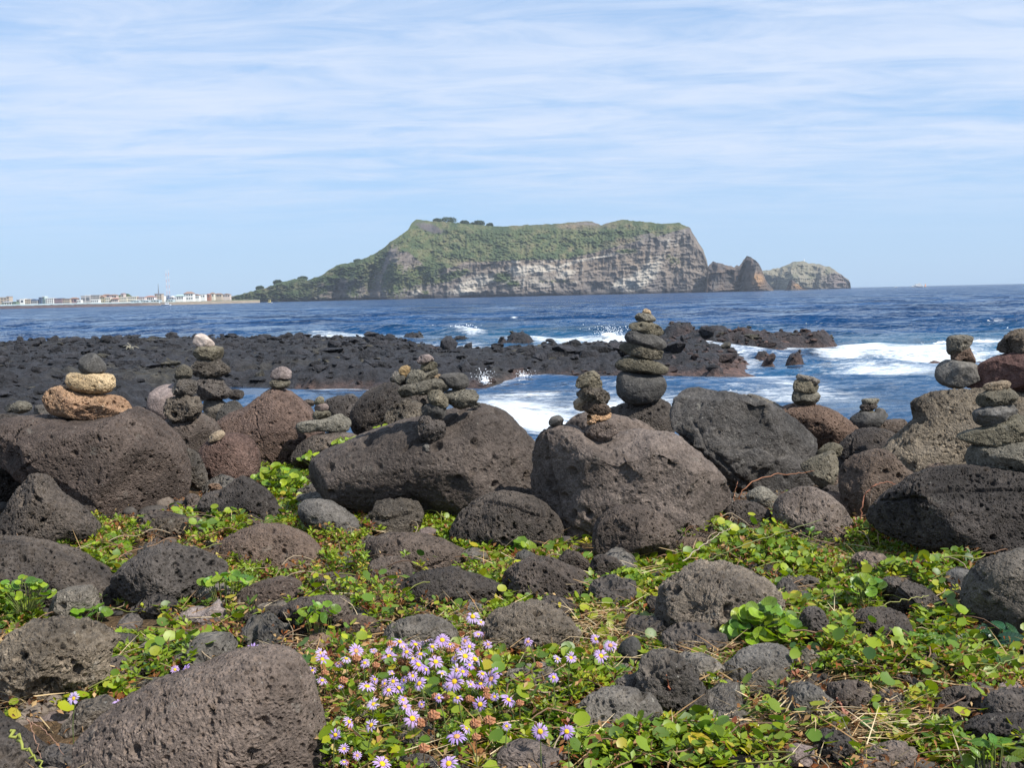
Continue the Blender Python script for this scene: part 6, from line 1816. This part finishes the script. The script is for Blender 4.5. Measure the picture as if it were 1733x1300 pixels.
PL = [
    (1292, 1056, 66, 46, 70, 24, 'round', ('bright', 'mid', 'lime'), 'dense clump of glossy round leaves in front of the honeycombed boulder', None),
    (178, 930, 42, 26, 17, 23, 'round', ('lime', 'bright', 'bright'), 'round leaved plant in the shade gap under the huge left boulder', None),
    (205, 885, 14, 8, 3, 20, 'round', ('mid',), 'three dark leaves above the plant under the huge left boulder', 4.25),
    (468, 803, 46, 24, 34, 17, 'round', ('lime', 'bright', 'mid'), 'leafy clump between the round reddish boulder and the widest one', 4.9),
    (536, 772, 30, 12, 16, 13, 'round', ('bright', 'lime'), 'leaves climbing the left edge of the widest boulder, lower part', 5.25),
    (590, 746, 30, 10, 18, 12, 'round', ('lime', 'bright'), 'leaves climbing the left edge of the widest boulder, upper part', 5.35),
    (645, 722, 12, 7, 5, 9, 'round', ('lime', 'mid'), 'small sprig with a yellow tip before the hollowed rock', 5.38),
    (758, 872, 46, 26, 30, 20, 'round', ('bright', 'lime'), 'glossy clump left of the domed finely pitted boulder', None),
    (790, 846, 36, 10, 14, 15, 'round', ('lime', 'bright'), 'leaves in the shade along the foot of the widest boulder', 4.15),
    (642, 868, 30, 16, 9, 22, 'round', ('bright', 'mid'), 'few large leaves standing left of the olive grey stone', 4.2),
    (640, 895, 26, 8, 9, 15, 'round', ('bright',), 'low round leaves in front of the olive grey stone', None),
    (350, 893, 36, 16, 15, 17, 'round', ('bright', 'mid', 'lime'), 'leafy plant above the long rounded grey boulder', None),
    (310, 868, 16, 7, 5, 17, 'round', ('lime', 'yellow'), 'yellowish leaves on top of the blocky tan grey stone', 4.35),
    (880, 928, 17, 20, 6, 26, 'round', ('mid', 'bright'), 'three large cupped leaves at the right foot of the domed boulder', None),
    (796, 928, 10, 10, 3, 24, 'round', ('lime',), 'single big round leaf pair at the left foot of the domed boulder', None),
    (978, 886, 18, 18, 9, 18, 'round', ('lime', 'bright'), 'bright leaves at the foot of the small peaked grey rock', 4.1),
    (965, 858, 11, 8, 4, 14, 'round', ('lime', 'yellow'), 'yellowish sprig high up beside the small peaked grey rock', 4.3),
    (380, 982, 46, 15, 18, 17, 'round', ('bright', 'mid'), 'round leaves in front of the long rounded grey boulder', None),
    (155, 1040, 34, 24, 12, 21, 'round', ('mid', 'bright'), 'tall stemmed round leaves at the flat faced angular stone', None),
    (215, 1078, 26, 18, 14, 15, 'round', ('lime', 'bright'), 'yellow green leaves spilling below the long slab', None),
    (42, 992, 52, 34, 40, 14, 'round', ('mid', 'bright', 'lime'), 'thick leafy mound at the left edge on the long slab', 2.95),
    (540, 1036, 44, 16, 18, 17, 'round', ('bright', 'mid'), 'round leaves over the low dark boulder left of the peaked one', None),
    (600, 1070, 28, 10, 9, 16, 'round', ('yellow', 'lime'), 'yellow leaves beside the small flat slanting rock', None),
    (1060, 975, 34, 16, 10, 22, 'lobed', ('lime', 'bright'), 'broad lobed leaves below the shadowed block', None),
    (1392, 958, 60, 18, 22, 20, 'round', ('bright', 'lime'), 'row of glossy leaves below the smooth dome shaped boulder', None),
    (1460, 992, 40, 16, 16, 21, 'round', ('bright', 'mid'), 'glossy leaves left of the dark rounded stone at the right', None),
    (1560, 952, 46, 18, 16, 21, 'round', ('bright', 'mid'), 'glossy leaves at the foot of the large finely pitted boulder', None),
    (1630, 948, 34, 14, 8, 27, 'lobed', ('mid', 'bright'), 'larger leaves beside the smooth bluish wedged stone', None),
    (1372, 905, 20, 14, 8, 14, 'oblong', ('lime', 'mid'), 'sprig with a red tip standing before the smooth dome shaped boulder', None),
    (1478, 890, 26, 12, 24, 11, 'round', ('lime', 'bright'), 'fresh tuft at the base of the arched twig', 3.75),
    (1690, 1082, 50, 36, 18, 46, 'oblong', ('dark',), 'big dark blue green leaves below the steep right edge boulder', None),
    (1560, 1085, 46, 16, 18, 20, 'lobed', ('mid',), 'lobed chrysanthemum like leaves among the right hand vines', None),
    (1410, 1120, 30, 14, 14, 15, 'round', ('mid', 'bright'), 'small round leaves below the narrow dark rock', None),
    (886, 1215, 18, 20, 5, 30, 'lobed', ('yellow',), 'yellow green lobed leaves right of the daisies', None),
    (910, 1268, 18, 12, 3, 30, 'lobed', ('yellow',), 'yellow lobed leaf near the bottom edge', None),
    (1030, 1245, 24, 16, 5, 36, 'round', ('lime', 'bright'), 'two big bright round leaves in front of the streaked boulder', None),
    (1010, 1285, 60, 20, 22, 24, 'round', ('mid', 'bright'), 'round leaves along the bottom edge left of the lobed ones', None),
    (1130, 1262, 46, 30, 24, 26, 'lobed', ('mid', 'bright'), 'ivy like leaves at the bottom, left of the golden leaf', None),
    (1172, 1212, 34, 10, 5, 40, 'lobed', ('bright',), 'wide ivy like leaves just above the golden leaf', None),
    (1225, 1262, 30, 20, 12, 22, 'round', ('bright', 'lime'), 'small clump right of the golden leaf', None),
    (1520, 1195, 36, 14, 11, 20, 'round', ('mid', 'bright'), 'leaves below the small angular dark stone', None),
    (1535, 1182, 16, 14, 4, 28, 'lobed', ('yellow',), 'pale lobed leaves right of the knotted rock', None),
    (1680, 1268, 44, 26, 14, 32, 'oblong', ('mid', 'bright'), 'broad strap leaves in the bottom right corner', None),
    (1640, 1205, 24, 10, 9, 18, 'round', ('bright',), 'leaves between the two dark stones at the right', None),
    (1352, 1167, 9, 6, 4, 18, 'round', ('lime',), 'curled leaf sprig on the smooth tilted grey stone', None),
    (1075, 1152, 18, 5, 2, 40, 'oblong', ('bright',), 'single pointed leaf left of the pitted boulder with the stem', None),
]
for i, q_ in enumerate(PL):
    plant(q_[0], q_[1], q_[2], q_[3], q_[4], q_[5], q_[6], q_[7], q_[8], Y=q_[9], seed=i, upright=12 if q_[6] != 'oblong' else 30)

# golden fallen leaf, single things
q_ = on_ground(1185, 1245, .07)
o = link('leaf', None); o.name = 'golden_leaf'
o2 = bpy.data.objects.new('blade', tpl('oblong', 1, 'gold')); C.objects.link(o2); o2.parent = o
o.location = q_; o2.scale = (.062, .075, .06); o2.rotation_euler = (.5, .35, -0.75)
o2.location = (-.02, .0, .0)
tag(o, 'single golden yellow leaf lying on the ivy like leaves', 'leaf')

# ---- twigs and vines one can point at
TW = [
    ('arching orange brown twig rising left over the knobby pale stone', 'twig', [(1243, 862, 4.1), (1262, 825, 4.1), (1300, 806, 4.15), (1345, 802, 4.2), (1378, 797, 4.2)], .0045, (0.28, 0.12, 0.06)),
    ('pale straight straw stalk leaning before the dome shaped boulder', 'twig', [(1318, 852, 4.0), (1335, 890, 3.9), (1350, 925, 3.8), (1363, 950, 3.7)], .0035, (0.40, 0.24, 0.13)),
    ('arched reddish twig in front of the large finely pitted boulder', 'twig', [(1456, 880, 3.75), (1462, 845, 3.75), (1478, 822, 3.75), (1500, 817, 3.75), (1523, 823, 3.75)], .005, (0.30, 0.13, 0.08)),
    ('thin grey twig inside the arched reddish one', 'twig', [(1472, 862, 3.74), (1474, 840, 3.74), (1480, 825, 3.74)], .0025, (0.25, 0.2, 0.16)),
    ('short pale twig right of the fresh tuft', 'twig', [(1511, 893, 3.6), (1520, 872, 3.6), (1531, 856, 3.6)], .0035, (0.45, 0.37, 0.3)),
    ('thin brown twig reaching left low over the large pitted boulder', 'twig', [(1585, 903, 3.5), (1602, 885, 3.5), (1622, 879, 3.5), (1652, 882, 3.5)], .004, (0.30, 0.14, 0.08)),
    ('reddish twig trailing up to the right edge boulder', 'twig', [(1610, 920, 3.4), (1640, 908, 3.4), (1668, 898, 3.4), (1690, 890, 3.4)], .0025, (0.28, 0.11, 0.07)),
    ('orange dry stalk on the rough rock lobe', 'twig', [(1098, 874, 3.9), (1125, 880, 3.9), (1145, 893, 3.9), (1158, 908, 3.9)], .003, (0.42, 0.24, 0.10)),
    ('pale curling tendril across the broad holed boulder', 'twig', [(1160, 868, 4.0), (1185, 882, 4.0), (1215, 887, 4.0), (1250, 886, 4.0)], .0025, (0.35, 0.27, 0.2)),
    ('upright orange stem left of the knobby pale stone', 'twig', [(1240, 862, 4.0), (1243, 838, 4.0), (1248, 815, 4.0)], .0035, (0.33, 0.15, 0.09)),
    ('straight grey branch lying left of the shadowed block', 'branch', [(900, 1005, 3.1), (960, 990, 3.1), (1010, 982, 3.1), (1060, 978, 3.1)], .0045, (0.22, 0.17, 0.12)),
    ('dry grey twigs crossing above the honeycombed boulder', 'branch', [(1155, 950, 3.2), (1200, 915, 3.25), (1240, 892, 3.3)], .004, (0.34, 0.28, 0.2)),
    ('green branch running right above the honeycombed boulder', 'branch', [(1200, 948, 3.2), (1255, 925, 3.2), (1310, 905, 3.25), (1390, 880, 3.3)], .004, (0.16, 0.18, 0.06)),
    ('long green vine sagging across the right hand greenery', 'vine', [(1372, 1082, 2.6), (1420, 1098, 2.58), (1480, 1112, 2.56), (1540, 1125, 2.52), (1580, 1130, 2.5)], .005, (0.14, 0.16, 0.05)),
    ('long pale vine over the low vine crossed boulder', 'vine', [(1370, 1058, 2.65), (1440, 1052, 2.65), (1520, 1060, 2.65), (1590, 1068, 2.65), (1650, 1090, 2.6)], .0045, (0.24, 0.20, 0.10)),
    ('green stem climbing to the big dark leaves', 'vine', [(1575, 1152, 2.4), (1615, 1120, 2.42), (1650, 1098, 2.45), (1685, 1082, 2.48)], .0045, (0.17, 0.20, 0.05)),
    ('green vine along the right edge under the big dark leaves', 'vine', [(1630, 1160, 2.35), (1670, 1135, 2.38), (1710, 1118, 2.4), (1750, 1105, 2.4)], .004, (0.16, 0.20, 0.05)),
    ('pale vine looping above the dark rounded boulder at right', 'vine', [(1440, 1040, 2.72), (1480, 1030, 2.72), (1530, 1015, 2.72), (1572, 1008, 2.75)], .0035, (0.26, 0.26, 0.08)),
    ('thick twisted brown root at the dark knotted rock', 'root', [(1402, 1285, 2.08), (1432, 1275, 2.1), (1440, 1245, 2.12), (1420, 1225, 2.14), (1448, 1212, 2.16), (1458, 1180, 2.2)], .009, (0.20, 0.12, 0.085)),
    ('short reddish root tip left of the thick twisted one', 'root', [(1432, 1210, 2.12), (1424, 1195, 2.13), (1417, 1183, 2.14)], .006, (0.28, 0.12, 0.08)),
    ('brown stem leaning on the pitted grey boulder', 'twig', [(1098, 1122, 2.3), (1112, 1140, 2.28), (1120, 1160, 2.26), (1124, 1172, 2.25)], .0035, (0.2, 0.12, 0.07)),
    ('red brown upright shoot before the pitted grey boulder', 'twig', [(1126, 1140, 2.2), (1133, 1165, 2.2), (1137, 1195, 2.2)], .0035, (0.30, 0.10, 0.05)),
    ('brown upright shoot in the bottom leaves', 'twig', [(1084, 1225, 2.0), (1082, 1248, 2.0), (1085, 1275, 2.0)], .0045, (0.25, 0.11, 0.06)),
    ('green and red jointed stem in the bottom left corner', 'twig', [(18, 1238, 1.85), (40, 1262, 1.82), (58, 1285, 1.8), (80, 1310, 1.78)], .006, (0.24, 0.26, 0.05)),
    ('thin brown stalk on the low pale brown boulder', 'twig', [(45, 1215, 2.0), (56, 1240, 2.0), (70, 1285, 1.98)], .0025, (0.26, 0.15, 0.10)),
    ('thin stalk bending right over the low pale brown boulder', 'twig', [(48, 1222, 2.02), (80, 1240, 2.0), (108, 1278, 1.95)], .002, (0.26, 0.15, 0.10)),
    ('arching dry tendril above the wedge shaped stone', 'twig', [(1262, 1195, 2.2), (1290, 1180, 2.2), (1310, 1176, 2.2), (1335, 1152, 2.2)], .003, (0.36, 0.22, 0.13)),
    ('pale broken straw stalk on the sloping grey stone', 'twig', [(1205, 1222, 2.12), (1225, 1212, 2.12), (1246, 1203, 2.12)], .003, (0.55, 0.42, 0.27)),
    ('thin fallen stalk right of the two big round leaves', 'twig', [(1138, 1182, 2.25), (1150, 1192, 2.22), (1163, 1202, 2.2)], .0025, (0.55, 0.45, 0.3)),
]
for lb, nm, pth, rad, c_ in TW:
    pts = smooth_path([P(*q_) for q_ in pth], 26)
    jit = vr.normal(0, rad * .5, pts.shape); jit[0] = jit[-1] = 0
    pts = pts + jit
    V, Fq = tube_np(pts - pts[0], np.linspace(rad, rad * .45, len(pts)) * .55, 6)
    V = V + 0
    me = mesh_np(nm, V, Fq, True, np.tile(np.array(c_), (len(V), 1)))
    tag(link(nm, me, M['stemm'], None, tuple(pts[0])), lb, nm)
# white thread
b = Bag()
c0 = P(1612, 1203, 2.25)
for i in range(7):
    pts = [c0 + Vector((vr.normal(0, .022), vr.normal(0, .012), vr.normal(0, .008) + .01)) for _ in range(5)]
    V, Fq = tube_np(smooth_path(pts, 22), .0007, 4)
    b.add(V, Fq, (.62, .62, .66))
tag(link('thread_tangle', b.mesh('thread_tangle'), M['stemm']), 'tangle of pale nylon thread caught on the dark pitted stone', 'thread')
# dead plant on the reef
b = Bag()
c0 = P(221, 590, 34.0)
for i in range(9):
    e_ = Vector((vr.normal(0, .16), vr.normal(0, .08), vr.uniform(-.05, .18)))
    V, Fq = tube_np(smooth_path([c0, c0 + e_ * .5 + Vector((0, 0, .06)), c0 + e_], 8), .009, 4)
    b.add(V, Fq, (.36, .33, .25))
tag(link('dead_plant', b.mesh('dead_plant'), M['stemm']), 'bleached dead plant on the highest hump of the black lava', 'dead plant')

# ------------------------------------------------------------------ daisies
def petal_mesh():
    ts = np.linspace(0, 1, 6)
    V = []
    for t_ in ts:
        w_ = [0.045, .085, .115, .12, .10, .03][int(round(t_ * 5))]
        zc = .07 * math.sin(t_ * 2.6) - .10 * t_ ** 2.5
        V += [(.13 + .37 * t_ * 1.0, -w_ * .42, zc + .008), (.13 + .37 * t_, 0, zc - .006), (.13 + .37 * t_, w_ * .42, zc + .008)]
    Fc = []
    for i in range(5):
        for k in (0, 1):
            a1 = 3 * i + k
            Fc += [(a1, a1 + 3, a1 + 4, a1 + 1)]
    return mesh_np('petal', V, Fc)


def pmat(name, c, c2):
    m, t = new_mat(name)
    sp = t.n('ShaderNodeSeparateXYZ', ins={0: t.n('ShaderNodeTexCoord').outputs['Object']})
    st_ = t.rng(t.m('SINE', t.m('MULTIPLY', sp.outputs[1], 420)), -.5, 1, 0, .25)
    cc = t.mix(t.rng(sp.outputs[0], .14, .42), c, c2)
    cc = t.mix(st_, cc, c)
    bs = t.n('ShaderNodeBsdfPrincipled', ins={'Base Color': cc, 'Roughness': .6, 'Specular IOR Level': .2})
    tr = t.n('ShaderNodeBsdfTranslucent', ins={0: cc})
    t.n('ShaderNodeOutputMaterial', ins={0: t.n('ShaderNodeMixShader', ins={0: .3, 1: bs.outputs[0], 2: tr.outputs[0]}).outputs[0]})
    return m


PM = [pmat('petal_lilac', (0.47, 0.31, 0.59), (0.54, 0.39, 0.66)), pmat('petal_pale', (0.51, 0.38, 0.62), (0.60, 0.48, 0.70)), pmat('petal_violet', (0.38, 0.24, 0.56), (0.46, 0.32, 0.63))]
pm0 = petal_mesh()
PME = []
for q_ in PM:
    e_ = pm0.copy(); e_.name = 'petal'; e_.materials.clear(); e_.materials.append(q_); PME.append(e_)
V, Fc = ICO[3]
keepf = np.array([f for f in Fc if V[f][:, 2].mean() > -.2])
dv = V * (1 + .16 * np.sin(V[:, 0:1] * 19) * np.sin(V[:, 1:2] * 19 + 1)) * np.array([.15, .15, .085])
M['disc'] = flat_mat('daisy_disc', (0.62, 0.40, 0.02), .8, .1, .25, 22)
disc_me = mesh_np('disc', dv + np.array([0, 0, .01]), keepf)
disc_me.materials.append(M['disc'])
M['discb'] = flat_mat('daisy_disc_faded', (0.50, 0.27, 0.09), .8, .1, .25, 22)
disc_me2 = disc_me.copy(); disc_me2.name = 'disc'; disc_me2.materials.clear(); disc_me2.materials.append(M['discb'])
fr = np.random.default_rng(5)


def daisy(px, py, dpx, label, group, h=None, lean=None, name='daisy'):
    h = fr.uniform(.085, .13) if h is None else h
    c = on_ground(px, py, h)
    if px > 545: c = in_front(px, py, c, .03)
    k = c.y / F
    D_ = dpx * k * 0.96
    g = gz1(c.x, c.y)
    foot = Vector((c.x + fr.normal(0, .02), c.y + fr.uniform(0, .03), g))
    root = link(name, None, None, None, foot)
    tag(root, label, 'flower', group)
    n = (Vector((.18, -.62, .78)) + Vector(fr.normal(0, .34, 3))).normalized()
    if lean: n = (n + Vector(lean)).normalized()
    qt = n.to_track_quat('Z', 'Y')
    hd = c - foot
    V, Fq = tube_np(smooth_path([(0, 0, -.01), tuple(Vector((hd.x * .3, hd.y * .6, hd.z * .55))), tuple(hd - n * .006), tuple(hd)], 8), .0011, 5)
    link('stem', mesh_np('stem', V, Fq, True, np.tile([.10, .13, .04], (len(V), 1))), M['stemm'], root)
    faded = fr.random() < .14
    d_ = bpy.data.objects.new('disc', disc_me2 if faded else disc_me); C.objects.link(d_); d_.parent = root
    d_.location = hd; d_.scale = (D_, D_, D_); d_.rotation_euler = qt.to_euler()
    npet = int(fr.integers(13, 20)); pme = PME[[0, 0, 1, 2][int(fr.integers(0, 4))]]
    droop = fr.normal(.02, .16)
    for i in range(npet):
        if fr.random() < .05: continue
        a_ = 2 * math.pi * i / npet + fr.normal(0, .07)
        o = bpy.data.objects.new('petal', pme); C.objects.link(o); o.parent = root
        o.location = hd
        s = D_ * fr.uniform(.90, 1.06)
        o.scale = (s, s * fr.uniform(.85, 1.2), s)
        R_ = qt.to_matrix() @ Matrix.Rotation(a_, 3, 'Z') @ Matrix.Rotation(droop + fr.normal(0, .10), 3, 'Y') @ Matrix.Rotation(fr.normal(0, .2), 3, 'X')
        o.rotation_euler = R_.to_euler()
    return root


G_F = 'lilac daisies of the flowering patch'
patch = [(640, 722, 75), (712, 735, 70), (762, 722, 80), (835, 715, 80), (592, 790, 80), (672, 770, 70), (735, 780, 75), (440, 765, 80), (280, 775, 60), (285, 803, 70), (395, 800, 60), (360, 822, 50), (520, 765, 40),
         (725, 828, 90), (805, 815, 80), (895, 800, 60), (985, 803, 95), (940, 790, 90), (940, 720, 60), (1000, 690, 60), (905, 855, 80), (892, 905, 105), (965, 920, 60), (1060, 895, 100), (1085, 865, 60), (605, 870, 50),
         (525, 895, 50), (590, 945, 70), (635, 935, 75), (610, 905, 60), (730, 915, 80), (520, 1010, 70), (655, 990, 60), (663, 1020, 75), (740, 1010, 40), (698, 1075, 95), (408, 1090, 70), (510, 1105, 75),
         (345, 1150, 65), (385, 1215, 60), (445, 1245, 50), (385, 1275, 50), (945, 1120, 70), (1008, 1010, 80), (1138, 990, 90), (905, 980, 60), (240, 855, 50), (285, 900, 60), (370, 930, 30), (1075, 975, 50), (960, 745, 60), (1130, 1110, 50)]
extra = [(600, 760, 60), (655, 745, 65), (790, 745, 60), (870, 735, 55), (700, 800, 55), (760, 850, 60), (835, 870, 60), (930, 860, 65), (960, 830, 60), (860, 930, 60), (700, 880, 55), (660, 900, 50), (570, 915, 50), (1020, 870, 60), (1010, 915, 65), (920, 760, 55), (820, 980, 50), (480, 820, 55)]
patch += extra

ORD = ['first', 'second', 'third', 'fourth', 'fifth', 'sixth', 'seventh', 'eighth', 'ninth', 'tenth', 'eleventh', 'twelfth', 'thirteenth']
ROWN = ['topmost', 'second', 'third', 'fourth', 'fifth', 'lowest']


def row_labels(items, what, nrow):
    """name each one of a crowded patch by its row and its place along it"""
    order = sorted(range(len(items)), key=lambda i: items[i][1])
    lab = {}
    per = math.ceil(len(items) / nrow)
    names = ROWN[:nrow - 1] + ['lowest']
    for r_i in range(nrow):
        row = sorted(order[r_i * per:(r_i + 1) * per], key=lambda i: items[i][0])
        for c_i, i in enumerate(row):
            lab[i] = '%s, %s from the left in the %s row of the flowering patch' % (what, ORD[c_i], names[r_i])
    return lab


dl = row_labels(patch, 'lilac daisy', 6)
for i, (X_, Y_, d_) in enumerate(patch):
    daisy(440 + X_ / 2.708, 820 + Y_ / 2.708, d_ / 2.708, dl[i], G_F)
for px, py, d_, lb in ((440 + 560 / 2.708, 820 + 1285 / 2.708, 37, 'large lilac daisy at the bottom edge, right of the largest boulder'), (440 + 865 / 2.708, 820 + 1282 / 2.708, 35, 'lilac daisy at the bottom edge, below the patch on the right'),
                       (440 + 902 / 2.708, 820 + 1158 / 2.708, 39, 'big fully open lilac daisy lowest in the middle of the patch'), (440 + 490 / 2.708, 820 + 930 / 2.708, 35, 'whitish daisy with drooping petals and a faded centre'),
                       (440 + 975 / 2.708, 820 + 607 / 2.708, 28, 'lilac daisy standing highest, above the peaked grey boulder'), (440 + 1012 / 2.708, 820 + 633 / 2.708, 16, 'small violet daisy touching the highest standing one'),
                       (440 + 1045 / 2.708, 820 + 735 / 2.708, 19, 'small daisy in front of the rough round topped boulder, left one'), (440 + 1228 / 2.708, 820 + 722 / 2.708, 19, 'small daisy in front of the rough round topped boulder, right one'),
                       (914, 1239, 33, 'daisy left of the pair beside the streaked boulder'), (959, 1239, 30, 'daisy touching the foot of the streaked boulder'), (937, 1147, 22, 'daisy at the right tip of the half hidden rough stone'),
                       (943, 1116, 18, 'small daisy, leftmost of the row in the dry grass'), (966, 1112, 24, 'second daisy of the row in the dry grass'), (1017, 1111, 28, 'daisy with wide petals in the dry grass, near the upright bluish stone'),
                       (1033, 1093, 26, 'daisy topmost beside the upright bluish stone'), (1008, 1082, 20, 'small daisy at the top end of the dry grass'),
                       (315, 1137, 32, 'open daisy alone in the greenery above the largest boulder'), (296, 1134, 18, 'half hidden daisy behind the open one above the largest boulder'),
                       (430, 1102, 31, 'daisy seen from the side on the rim of the largest boulder'), (352, 1135, 15, 'small daisy on the left slope of the largest boulder'),
                       (125, 1183, 25, 'daisy seen from the side by the straw at the left'), (201, 1193, 24, 'daisy peeking over the lower left slope of the largest boulder')):
    daisy(px, py, d_, lb, None)

M['seed'] = flat_mat('seed_head_brown', (0.34, 0.16, 0.085), .95, .05, .3, 60)
V, Fc = ICO[3]
sv = V * (1 + .85 * (vr.uniform(0, 1, (len(V), 1)) - .45))
seed_me = mesh_np('seed_head', sv, Fc, False); seed_me.materials.append(M['seed'])
seeds = ((650, 812), (297, 865), (380, 900), (850, 975), (805, 975), (960, 985), (1030, 945), (795, 1060), (735, 1095), (1040, 972), (950, 870), (990, 1160), (750, 1210), (1275, 830), (440, 798), (375, 765), (985, 1098),
               (1050, 1085), (890, 745), (545, 795), (1000, 925), (870, 760), (530, 830), (1190, 1005), (470, 705), (600, 735))
slb = row_labels(seeds, 'fuzzy brown seed head', 4)
for i, (X_, Y_) in enumerate(seeds):
    c = on_ground(440 + X_ / 2.708, 820 + Y_ / 2.708, fr.uniform(.07, .11))
    g = gz1(c.x, c.y)
    root = link('seed_head_stalk', None, None, None, (c.x, c.y + .01, g))
    tag(root, slb[i], 'seed head', 'faded seed heads in the flowering patch')
    o = bpy.data.objects.new('head', seed_me); C.objects.link(o); o.parent = root
    s = fr.uniform(.0065, .010); o.scale = (s, s, s * .85); o.location = (0, -.01, c.z - g)
    V, Fq = tube_np([(0, 0, 0), (0, -.004, (c.z - g) * .6), (0, -.01, c.z - g)], .0011, 4)
    link('stem', mesh_np('stem', V, Fq, True, np.tile([.16, .11, .05], (len(V), 1))), M['stemm'], root)

# ------------------------------------------------------------------ air
hz = box_mesh('haze', -2300, 2300, -60, 2900, -3.0, 150)
m, t = new_mat('haze_air')
vol = t.n('ShaderNodeVolumePrincipled', ins={'Color': (0.80, 0.89, 1.0, 1), 'Density': HAZE, 'Anisotropy': 0.2})
t.n('ShaderNodeOutputMaterial', ins={1: vol.outputs[0]})
tag(link('haze', hz, m), kind='stuff')
